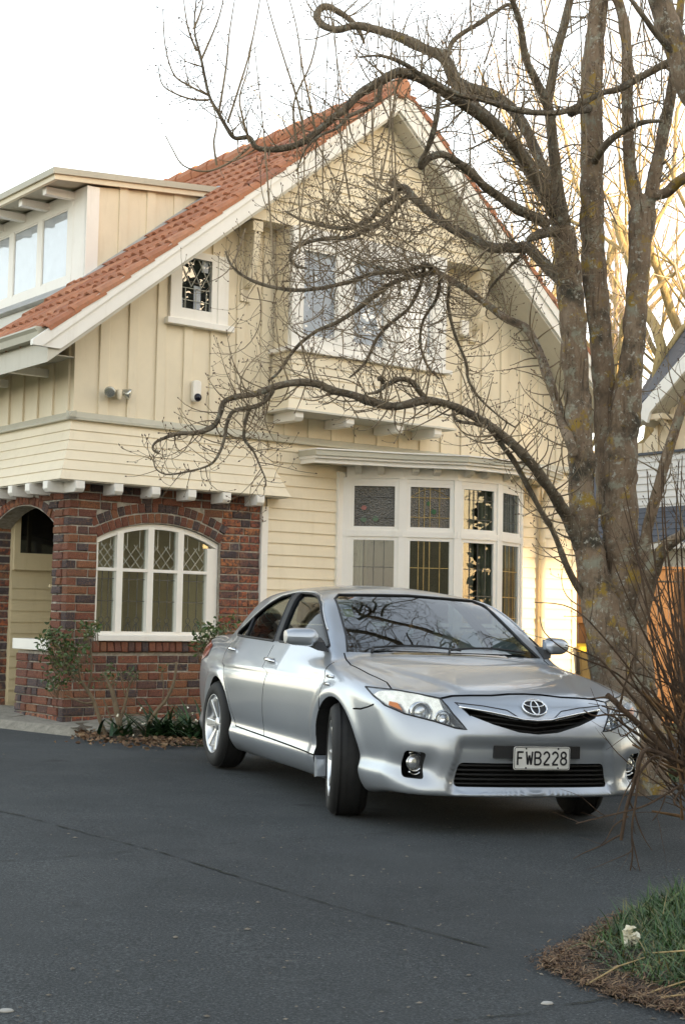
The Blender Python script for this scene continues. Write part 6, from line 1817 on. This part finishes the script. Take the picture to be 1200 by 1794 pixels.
# ------------------------------------------------------------------ shrub, plants, grass, litter
M_stem = barkmat('shrub stems', [(.3, (.070,.042,.026)), (.7, (.17,.105,.060))], None, 20)
M_straw = simple('dry straw', (.42,.30,.14), .9, var=.25, vscale=12)
M_leafdead = NT('dead leaves'); _r = M_leafdead.n('ShaderNodeNewGeometry').outputs['Random Per Island']; M_leafdead.set('Base Color', M_leafdead.ramp(_r, [(0,(.05,.03,.018)),(.35,(.12,.065,.035)),(.6,(.20,.115,.06)),(.8,(.30,.20,.11)),(1,(.09,.06,.038))])); M_leafdead.set('Roughness', .85); M_leafdead = M_leafdead.m
def leafmat(name, stops):
    N = NT(name); r = N.n('ShaderNodeNewGeometry').outputs['Random Per Island']; N.set('Base Color', N.ramp(r, stops)); N.set('Roughness', .45); N.set('Subsurface Weight', .0); return N.m
M_rose = leafmat('rose leaves', [(0,(.030,.060,.014)),(.5,(.055,.10,.022)),(.8,(.085,.13,.03)),(1,(.11,.10,.03))])
M_strap = leafmat('dark strap leaves', [(0,(.014,.040,.014)),(.6,(.028,.066,.022)),(1,(.05,.10,.03))])
M_grass = leafmat('grass blades', [(0,(.018,.050,.011)),(.5,(.040,.095,.020)),(.8,(.085,.14,.03)),(.92,(.16,.16,.045)),(1,(.26,.20,.08))])
M_petal = simple('white petals', (.80,.76,.62), .6, var=.06)
pg = random.Random(9)
def leaf(mb, p, d, s, wr=.5, fold=.15):
    d = d.normalized(); sd = d.cross(Vector((pg.gauss(0,1), pg.gauss(0,1), pg.gauss(0,1)))).normalized(); up = d.cross(sd)
    a = [p, p+d*s*.35+sd*s*wr*.5+up*s*fold, p+d*s*.7+sd*s*wr*.38+up*s*fold*.8, p+d*s, p+d*s*.7-sd*s*wr*.38+up*s*fold*.8, p+d*s*.35-sd*s*wr*.5+up*s*fold]
    mb.add(a + [p+d*s*.5], [(0,1,6),(1,2,6),(2,3,6),(3,4,6),(4,5,6),(5,0,6)])
def blade(mb, p, d, L, w, bend, n=4):
    d = d.normalized(); sd = d.cross(Vector((0,0,1)))
    if sd.length < .05: sd = Vector((1,0,0))
    sd.normalize(); hz = Vector((d.x,d.y,0)); hz = hz.normalized() if hz.length > .01 else Vector((pg.gauss(0,1),pg.gauss(0,1),0)).normalized()
    pts = []; q = p.copy(); dd = d.copy()
    for i in range(n+1):
        ww = w*(1-(i/n)**1.6)*.5; pts.append((q - sd*ww, q + sd*ww)); dd = (dd + hz*bend/n + Vector((0,0,-bend*.75/n))).normalized(); q = q + dd*L/n
    b = len(mb.v)
    for a, c in pts: mb.v.extend([tuple(a), tuple(c)])
    for i in range(n): mb.f.append([b+2*i, b+2*i+1, b+2*i+3, b+2*i+2]); mb.mi.append(mb.cur)

# twiggy bare shrub at the right edge, nearer than the car
sb = Vector((2.02, 7.75, 0)); sb.z = ground_z(sb.x, sb.y)
shrub = thing('bare_shrub', 'twiggy leafless shrub fanning out in front of the tree trunk', 'shrub', sb)
mbs = MB(); fine = MB(); crown = MB()
def SP(px, py, d): return at(px, py, d) - sb
def cane(spec, w0, w1, mb, side=0, n=5):
    c = cat([tuple(SP(*q)) for q in spec], 5); m = len(c); P = [Vector(q) for q in c]
    rs = [.5*(w0+(w1-w0)*i/(m-1))*7.6/2560 for i in range(m)]
    mb.tube(P, rs, n, False)
    for i in range(2, m-1):
        if pg.random() < side:
            d = (P[i+1]-P[i]).normalized(); s_ = d.orthogonal().normalized(); s_.rotate(Matrix.Rotation(pg.uniform(0,2*PI), 3, d))
            q = P[i].copy(); v = (d*.7 + s_*.8 + Vector((0,0,.1))).normalized(); pts = [q.copy()]; L = pg.uniform(.08,.32)
            for k in range(5): v = (v + Vector((pg.gauss(0,.1),pg.gauss(0,.1),pg.gauss(.03,.1)))).normalized(); q = q + v*L/5; pts.append(q.copy())
            fine.tube(pts, [rs[i]*.55*(1-.14*k) for k in range(6)], 4, False)
for k in range(88):     # canes: rooted at the stool, leaning up, out to the left and over
    bx, by = 1262 + pg.gauss(0, 32), 1385 + pg.gauss(0, 40); d0 = pg.uniform(7.4, 8.1)
    a = pg.gauss(-13, 17); ln = pg.uniform(200, 560) if a > -22 else pg.uniform(130, 300)
    a = max(-60, min(26, a)); dx, dy = math.sin(rad(a)), -math.cos(rad(a))
    de = d0 + pg.uniform(-.5,.3); cv = pg.gauss(0, 30)
    cane([(bx,by,d0), (bx+dx*ln*.35+cv*.4, by+dy*ln*.35, d0*.7+de*.3), (bx+dx*ln*.7+cv, by+dy*ln*.7, d0*.3+de*.7), (bx+dx*ln+cv*.6-pg.uniform(0,20), by+dy*ln+pg.uniform(-10,25), de)], pg.uniform(3,6.5), 1.3, mbs, .26)
for k in range(75):      # short broken canes and dead wood around the stool
    bx, by = 1228 + pg.gauss(0, 30), 1310 + pg.gauss(0, 50); a = rad(pg.uniform(-80, 25)); ln = pg.uniform(30,95); d0 = pg.uniform(7.3,7.9)
    cane([(bx,by,d0),(bx+math.sin(a)*ln*.5,by-math.cos(a)*ln*.5,d0-.05),(bx+math.sin(a)*ln,by-math.cos(a)*ln,d0-.1)], pg.uniform(3,8), pg.uniform(1.5,4), crown)
# surveyed canes: the thick bent one, twigs across the headlamp, and those that hang over the asphalt
for sp_, w0, w1 in (([(1230,1400,7.5),(1175,1325,7.4),(1120,1270,7.35),(1085,1238,7.3),(1062,1216,7.3)], 12, 8), ([(1210,1370,7.5),(1150,1310,7.4),(1100,1275,7.35),(1070,1253,7.3),(1040,1254,7.3),(1022,1244,7.3)], 7, 2),
                    ([(1190,1330,7.5),(1130,1250,7.4),(1060,1165,7.3),(1040,1150,7.3),(990,1130,7.3)], 6, 2), ([(1160,1250,7.5),(1080,1180,7.4),(1000,1145,7.3),(955,1110,7.3),(945,1080,7.3)], 4, 1.4), ([(1170,1260,7.5),(1060,1120,7.3),(1000,1065,7.3),(935,1055,7.3)], 4, 1.4),
                    ([(1200,1340,7.4),(1150,1318,7.3),(1125,1318,7.2),(1112,1365,7.2),(1098,1410,7.2),(1092,1440,7.2),(1087,1472,7.2)], 9, 6), ([(1150,1320,7.3),(1120,1355,7.2),(1112,1410,7.15),(1106,1450,7.15),(1107,1500,7.15),(1102,1535,7.15),(1105,1558,7.15)], 5, 2),
                    ([(1107,1470,7.15),(1114,1500,7.15),(1122,1532,7.15)], 2.5, 1.5), ([(1200,1370,7.4),(1160,1395,7.3),(1120,1415,7.2),(1060,1430,7.2),(1008,1443,7.2)], 5, 2), ([(1165,1395,7.3),(1155,1420,7.25),(1142,1438,7.25)], 3, 1.5), ([(1100,1430,7.2),(1075,1447,7.2),(1062,1470,7.2),(1052,1480,7.2)], 3, 1.5),
                    ([(1195,1380,7.4),(1180,1405,7.3),(1200,1420,7.3)], 5, 3), ([(1120,1270,7.3),(1090,1290,7.25),(1082,1278,7.2)], 3, 1.5)):
    cane(sp_, w0, w1, mbs, .25)
for bx, a_ in ((1150,-8),(1165,-3),(1128,-16),(1180,4),(1190,2),(1172,-5)):      # tall fine whips
    cane([(bx+50,1330,7.6),(bx+20,1150,7.5),(bx+a_,950,7.4),(bx+a_*2.2,790+abs(a_)*4,7.35)], 5.5, 1.5, mbs, .25)
mbs.build('canes', M_stem, shrub, True)['kind'] = 'stuff'; fine.build('twigs', M_stem, shrub)['kind'] = 'stuff'; crown.build('dead_wood', simple('dead wood', (.20,.115,.055), .9, var=.3, vscale=20), shrub, True)['kind'] = 'stuff'

# plants in the bed against the brick wall
def bush(name, label, cat_, root, stems, mat, leafn, size, spots, parent=None, wood_=M_stem):
    r0 = Vector((root[0], root[1], ground_z(*root)+.06)); t = thing(name, label, cat_, r0)
    st = MB(); lf = MB()
    for spec, w0, w1 in stems:
        P = [Vector(at(px,py,d)) - r0 for px,py,d in spec]; c = cat([tuple(p) for p in P], 4); m = len(c)
        st.tube([Vector(q) for q in c], [  .36*(w0+(w1-w0)*i/(m-1))*13.6/2560*(1+.25*noise.noise(Vector(q)*9)) for i, q in enumerate(c)], 6, True)
    for (px,py,d,sx,sy,n) in spots:
        for _ in range(n):
            p = Vector(at(px+pg.gauss(0,sx), py+pg.gauss(0,sy), d+pg.gauss(0,.12))) - r0
            leaf(lf, p, Vector((pg.gauss(0,1),pg.gauss(0,1),pg.gauss(.1,.7))), pg.uniform(.6,1.2)*size)
            if pg.random() < .35: st.tube([p, p*.9 + Vector((0,0,-.05))], [.002,.003], 3, False)
    st.build('stems', wood_, t, True)
    if lf.v: lf.build('leaves', mat, t)['kind'] = 'stuff'
    return t
M_rosewood = simple('rose wood', (.17,.125,.075), .85, var=.25, vscale=15)
bush('rose_bush', 'green leafed rose bush with bare crooked stems at the brick corner', 'bush', (-2.16,13.86),
     [([(188,1294,13.75),(176,1262,13.75),(163,1225,13.75),(143,1195,13.75),(122,1180,13.75),(100,1160,13.75)], 13, 5), ([(165,1230,13.75),(150,1232,13.7),(130,1225,13.7),(115,1218,13.7)], 6, 3), ([(142,1195,13.75),(138,1165,13.7),(140,1145,13.7)], 6, 4), ([(118,1178,13.75),(116,1140,13.7),(110,1115,13.7),(105,1100,13.7)], 4, 2), ([(153,1215,13.9),(160,1185,13.9),(161,1160,13.9),(158,1130,13.9),(150,1110,13.9)], 8, 4), ([(100,1160,13.75),(95,1130,13.7),(88,1105,13.7)], 3, 2)],
     M_rose, 0, .055, [(95,1120,13.7,14,12,150),(125,1140,13.7,16,16,150),(108,1155,13.7,14,10,80),(98,1195,13.65,10,10,70),(152,1108,13.8,9,7,50),(165,1098,13.8,6,6,24),(118,1175,13.7,18,10,60)], wood_=M_rosewood)
bush('pruned_rose', 'short pruned rose stump with few leaves below the arched window', 'bush', (-2.0,13.62),
     [([(212,1300,13.6),(210,1270,13.6),(205,1245,13.6),(198,1215,13.6),(188,1190,13.6),(180,1178,13.6)], 20, 4), ([(210,1265,13.6),(220,1232,13.6),(226,1205,13.6),(238,1180,13.6)], 9, 4), ([(205,1235,13.6),(195,1205,13.6),(207,1185,13.6),(216,1190,13.6)], 6, 3), ([(222,1225,13.6),(214,1195,13.55),(212,1172,13.55)], 4, 2), ([(196,1262,13.6),(186,1235,13.55),(180,1222,13.55)], 5, 3)],
     M_rose, 0, .04, [(205,1180,13.6,18,10,45),(182,1188,13.6,8,8,22),(232,1185,13.6,6,8,16)], wood_=M_rosewood)
bush('rose_cane', 'single bare rose cane rising before the brick wall beside the strap plants', 'bush', (-1.72,13.66),
     [([(254,1302,13.6),(262,1268,13.6),(275,1245,13.6),(290,1228,13.6),(302,1205,13.6),(307,1185,13.6),(310,1160,13.6)], 11, 7), ([(285,1234,13.6),(287,1205,13.6),(285,1180,13.6)], 4, 2)], M_rose, 0, .035, [(286,1172,13.6,4,5,10)], wood_=M_rosewood)
bush('white_flowering_shrub', 'small shrub with white flowers showing over the car boot', 'bush', (-1.0,14.1),
     [([(368,1260,14.2),(366,1200,14.2),(364,1140,14.2),(358,1105,14.2)], 8, 3), ([(366,1180,14.2),(378,1135,14.2),(384,1110,14.2)], 5, 2), ([(365,1160,14.2),(350,1130,14.2)], 4, 2)], M_rose, 0, .06, [(362,1115,14.2,12,10,120),(378,1108,14.2,12,10,70),(352,1132,14.2,6,8,36),(402,1098,14.25,10,9,36)], wood_=M_rosewood)
fl = MB()
for px, py in ((365,1108),(371,1117),(360,1120),(373,1104),(366,1126),(356,1112)):
    c = at(px,py,14.05)
    for k in range(5): leaf(fl, c, Vector((pg.gauss(0,1),-abs(pg.gauss(.6,.5)),pg.gauss(0,1))), .028, .8)
wf = bpy.data.objects['white_flowering_shrub']; o = fl.build('flowers', M_petal, wf); o.location = -Vector(wf.location); o['kind'] = 'stuff'
for i, (px, py, sp_, lab) in enumerate(((285,1294,42,'clump of dark strap leaves beneath the arched window'),(335,1296,40,'clump of dark strap leaves beside the rear wheel'),(212,1290,22,'small tuft of strap leaves at the foot of the pruned rose'))):
    g = at(px, py, 13.62 if i else 13.65); g.z = ground_z(g.x, g.y)+.05
    t = thing('strap_leaf_plant', lab, 'plant', g, 0, 'strap leaf plants in the brick wall bed'); mb = MB()
    for k in range(95 if i < 2 else 30):
        a = pg.uniform(0, 2*PI); e = pg.uniform(.6, 1.9); s_ = 1 if i < 2 else .75
        blade(mb, Vector((pg.gauss(0,.08), pg.gauss(0,.06), 0)), Vector((math.cos(a), math.sin(a)*.7, e)), pg.uniform(.34,.62)*s_, .034, pg.uniform(.5,1.5), 6)
    mb.build('leaves', M_strap, t)['kind'] = 'stuff'
wm = MB()
for px, py in ((247,1242),(252,1268),(300,1262),(330,1238),(338,1250),(320,1275),(345,1262),(206,1252),(233,1290),(356,1240)):
    c = at(px,py,13.45)
    for k in range(3): leaf(wm, c, Vector((pg.gauss(0,1),pg.gauss(0,1),pg.gauss(0,1))), .022, .8)
tag(wm.build('fallen_petals', M_petal), 'white petals caught on the strap leaves in the bed', 'petals', kind='stuff')
lit = MB()
def litter(mb, px, py, sx, sy, n, d=None, s=.05, dz=.03):
    for _ in range(n):
        x, y = px+pg.gauss(0,sx), py+pg.gauss(0,sy)
        r = _fw*2560 + _rt*(x-600) - _up*(y-897)
        k = (ground_z(0,0)+dz - EYE)/(r.z + .0206*r.x + .0075*r.y); p = Vector((0,0,EYE)) + r*k
        p.z = ground_z(p.x,p.y) + dz + pg.uniform(0,.035); leaf(mb, p, Vector((pg.gauss(0,1),pg.gauss(0,1),pg.gauss(0,.25))), s*pg.uniform(.6,1.3), .55, .2)
litter(lit,160,1288,12,6,260); litter(lit,300,1300,36,4,300); litter(lit,195,1272,20,8,90); litter(lit,350,1272,10,8,80); litter(lit,240,1302,60,3,90)
tag(lit.build('dry_leaf_litter', M_leafdead), 'heaps of dry brown leaves at the foot of the brick wall', 'leaves', kind='stuff')

# lawn under the tree and the grass island in the near right corner
def in_poly_pts(poly, n, rg):
    xs_ = [p[0] for p in poly]; ys_ = [p[1] for p in poly]; out = []
    while len(out) < n:
        X = np.array([rg.uniform(min(xs_), max(xs_)) for _ in range(n*2)]); Y = np.array([rg.uniform(min(ys_), max(ys_)) for _ in range(n*2)])
        m = inpoly(poly, X, Y); out += list(zip(X[m], Y[m]))
    return out[:n]
lawn = [(1.75,11.25),(2.15,11.30),(2.60,11.72),(3.4,12.0),(4.5,12.0),(4.6,14.5),(3.2,13.6),(2.0,12.6),(1.66,11.9)]
mb = MB()
for x, y in in_poly_pts(lawn, 9000, pg):
    blade(mb, Vector((x,y,ground_z(x,y)-.02)), Vector((pg.gauss(0,.35),pg.gauss(0,.35),1)), pg.uniform(.05,.13), .008, pg.uniform(.2,.8), 2)
tag(mb.build('lawn_grass', M_grass), 'green lawn grass at the foot of the bare tree', 'grass', kind='stuff')
isl = [(1.5,6.32),(1.14,5.86),(.98,5.55),(.85,5.30),(.72,5.10),(.70,4.98),(.80,4.80),(.86,4.62),(.98,4.50),(1.15,4.38),(1.6,4.2),(2.4,4.6),(2.4,6.7)]
inner = [(1.45,6.26),(1.14,5.84),(.99,5.50),(.90,5.30),(.88,5.06),(.92,4.86),(1.02,4.70),(1.2,4.58),(1.6,4.5),(2.4,4.8),(2.4,6.6)]
q = dens(isl, .03, True); q = [(x + .08*noise.noise(Vector((x*9,y*9,0))) + .03*noise.noise(Vector((x*31,y*31,3))), y + .08*noise.noise(Vector((x*9,y*9,7))) + .03*noise.noise(Vector((x*31,y*31,11)))) for x, y in q]
mb = MB(); n = len(q); cx_, cy_ = 1.6, 5.35
for f, dz in ((1.0,.003),(.90,.014),(.6,.025)):
    mb.v.extend([(cx_+(x-cx_)*f, cy_+(y-cy_)*f, ground_z(x,y)+dz+.012*noise.noise(Vector((x*20*f,y*20*f,0)))*(f<1)) for x, y in q])
mb.v.append((cx_,cy_,ground_z(cx_,cy_)+.03))
for i in range(n):
    j = (i+1) % n; mb.f += [[i,j,n+j,n+i],[n+i,n+j,2*n+j,2*n+i],[2*n+i,2*n+j,3*n]]; mb.mi += [0,0,0]
o = mb.build('grass_island_soil', soilmat('dark mulch soil', (.022,.015,.010), (.075,.05,.032), 45)); recalc(o.data)
tag(o, 'bare soil of the grass island in the near right corner', 'soil', kind='structure')
mb = MB()
for x, y in in_poly_pts(inner, 15000, pg):
    h = pg.uniform(.035,.12)*(1.3 if x > 1.15 else .55 + .45*min(1,max(0,(x-.85)/.3)))
    blade(mb, Vector((x,y,ground_z(x,y)+.0+.05*min(1,(x-.85)/.6))), Vector((pg.gauss(0,.5),pg.gauss(0,.5),1)), h, .0055, pg.uniform(.3,1.4), 4)
for x, y in in_poly_pts(inner, 900, pg):
    blade(mb, Vector((x,y,ground_z(x,y)+.03)), Vector((pg.gauss(0,.9),pg.gauss(0,.9),.6)), pg.uniform(.10,.20), .006, pg.uniform(.5,1.3), 6)
tag(mb.build('rough_grass', M_grass), 'rough green grass clump in the near right corner', 'grass', kind='stuff')
mb = MB()
isl2 = [(1.5,6.36),(1.12,5.90),(.95,5.58),(.84,5.33),(.72,5.12),(.69,4.98),(.80,4.78),(.87,4.60),(.97,4.46),(1.15,4.34),(1.6,4.16),(2.4,4.6),(2.4,6.7)]
for x, y in in_poly_pts(isl2, 13000, pg):
    if inpoly(inner, np.array([x]), np.array([y]))[0] and pg.random() < .6: continue
    a_ = pg.uniform(0,2*PI); L_ = pg.uniform(.012,.05); z_ = ground_z(x,y)+.012+pg.uniform(0,.028)
    d_ = Vector((math.cos(a_)*L_, math.sin(a_)*L_, pg.gauss(0,.008))); w_ = Vector((-math.sin(a_), math.cos(a_), .3))*pg.uniform(.0010,.0022); p_ = Vector((x,y,z_))
    mb.add([p_-w_, p_+d_*.5-w_+Vector((0,0,.006)), p_+d_, p_+d_*.5+w_+Vector((0,0,.006)), p_+w_], [(0,1,3,4),(1,2,3)])
rim = dens(isl[:11], .02)
for _ in range(5200):
    x, y = pg.choice(rim); x += pg.gauss(0,.035) + .03; y += pg.gauss(0,.05); a_ = pg.uniform(0,2*PI); L_ = pg.uniform(.012,.06); z_ = ground_z(x,y)+.006+pg.uniform(0,.012)
    d_ = Vector((math.cos(a_)*L_, math.sin(a_)*L_, pg.gauss(0,.004))); w_ = Vector((-math.sin(a_), math.cos(a_), .3))*pg.uniform(.001,.0024); p_ = Vector((x,y,z_))
    mb.add([p_-w_, p_+d_*.5-w_+Vector((0,0,.005)), p_+d_, p_+d_*.5+w_+Vector((0,0,.005)), p_+w_], [(0,1,3,4),(1,2,3)])
for x, y in in_poly_pts(isl, 900, pg):
    if inpoly(inner, np.array([x]), np.array([y]))[0] and pg.random() < .75: continue
    leaf(mb, Vector((x+pg.gauss(0,.012),y+pg.gauss(0,.012),ground_z(x,y)+.008+pg.uniform(0,.03))), Vector((pg.gauss(0,1),pg.gauss(0,1),pg.gauss(0,.2))), pg.uniform(.018,.05), pg.uniform(.12,.45), .15)
tag(mb.build('bark_mulch', M_leafdead), 'brown leaf mulch along the edge of the near grass', 'leaves', kind='stuff')
mb = MB()
for a, b, w in (((.80,4.72,.012),(1.04,4.98,.05),.0035),((.98,4.62,.02),(1.25,4.72,.06),.003),((1.0,4.56,.02),(1.12,4.50,.03),.003),((1.08,5.05,.05),(1.25,4.85,.09),.003)):
    A = Vector((a[0],a[1],ground_z(a[0],a[1])+a[2])); B = Vector((b[0],b[1],ground_z(b[0],b[1])+b[2])); mb.tube([A, A.lerp(B,.5)+Vector((.005,.005,.012)), B], [w, w*.9, w*.5], 5)
tag(mb.build('dry_stalks', M_straw), 'dry straw stalks lying across the near grass edge', 'stalks', kind='stuff')
c = at(1103,1640,5.25); t = thing('white_flower', 'crumpled white flower at the tip of the near grass', 'flower', c); mb = MB()
for k in range(26):
    d = Vector((pg.gauss(0,1),pg.gauss(-.3,1),pg.gauss(.2,.8))); leaf(mb, Vector((pg.gauss(0,.007),0,pg.gauss(0,.010))), d, pg.uniform(.022,.036), .9, .3)
mb.build('petals', M_petal, t)
mb = MB(); mb.tube([(.0,.0,-.0),(.015,.01,-.05),(.02,.02,-.13)], [.003,.003,.004], 5); mb.build('stem', M_strap, t)
for px, py, d, lab in ((1073,1605,5.4,'left feathery green seedling beside the white flower'),(1118,1592,5.45,'taller feathery green seedling right of the white flower')):
    tp = at(px,py,d); b = Vector((tp.x+.03, tp.y+.04, ground_z(tp.x+.03,tp.y+.05))); t = thing('seedling', lab, 'plant', b, 0, 'feathery seedlings in the near grass'); mb = MB(); H = tp - b
    mb.tube([Vector((0,0,0)), H*.5+Vector((.01,0,0)), H], [.0035,.003,.002], 5)
    for k in range(70):
        f = pg.uniform(.15,1); a = pg.uniform(0,2*PI); blade(mb, H*f, Vector((math.cos(a),math.sin(a),.4)), .022*(1.15-f*.4), .005, .4, 2)
    mb.build('fronds', M_strap, t)
for px, py, w, lab in ((958,1759,  .020,'flat white pebble on the asphalt near the grass island'),(12,1772,.022,'pale scuff stone on the asphalt in the near left corner')):
    r = _fw*2560 + _rt*(px-600) - _up*(py-897); k = (ground_z(0,0) - EYE)/(r.z + .0206*r.x + .0075*r.y); p = Vector((0,0,EYE)) + r*k
    t = MB(); ring = [(w*(1+.25*noise.noise(Vector((math.cos(a),math.sin(a),px))))*math.cos(a), w*.8*math.sin(a)) for a in np.linspace(0,2*PI,14)[:-1]]
    t.prism(ring, lambda q: (p.x+q[0], p.y+q[1], ground_z(p.x,p.y)+.001), lambda q: (p.x+q[0]*.75, p.y+q[1]*.75, ground_z(p.x,p.y)+.006)); o = t.build('pebble', simple('pale stone', (.42,.40,.36), .8), None, True); recalc(o.data); tag(o, lab, 'pebble')

# grit, crumbs of leaf and pale chips scattered over the driveway
mb = MB()
for _ in range(420):
    px, py = pg.uniform(0,1200), pg.uniform(1300,1794)
    r = _fw*2560 + _rt*(px-600) - _up*(py-897); k = (ground_z(0,0) - EYE)/(r.z + .0206*r.x + .0075*r.y); p = Vector((0,0,EYE)) + r*k
    if not inpoly(edge, np.array([p.x]), np.array([p.y]))[0]: continue
    p.z = ground_z(p.x, p.y) + .004; s = pg.uniform(.003,.010)*(1.6 if pg.random() < .1 else 1)
    a = pg.uniform(0,2*PI); e1 = Vector((math.cos(a), math.sin(a), 0))*s; e2 = Vector((-math.sin(a), math.cos(a), 0))*s*pg.uniform(.35,.8); u_ = Vector((0,0,s*.35))
    mb.add([p-e1, p-e2, p+e1, p+e2, p+u_], [(0,1,4),(1,2,4),(2,3,4),(3,0,4)])
tag(mb.build('driveway_grit', simple('grit and leaf crumbs', (.20,.17,.13), .9, var=.4, vscale=3)), 'scattered grit and leaf crumbs on the asphalt', 'grit', kind='stuff')
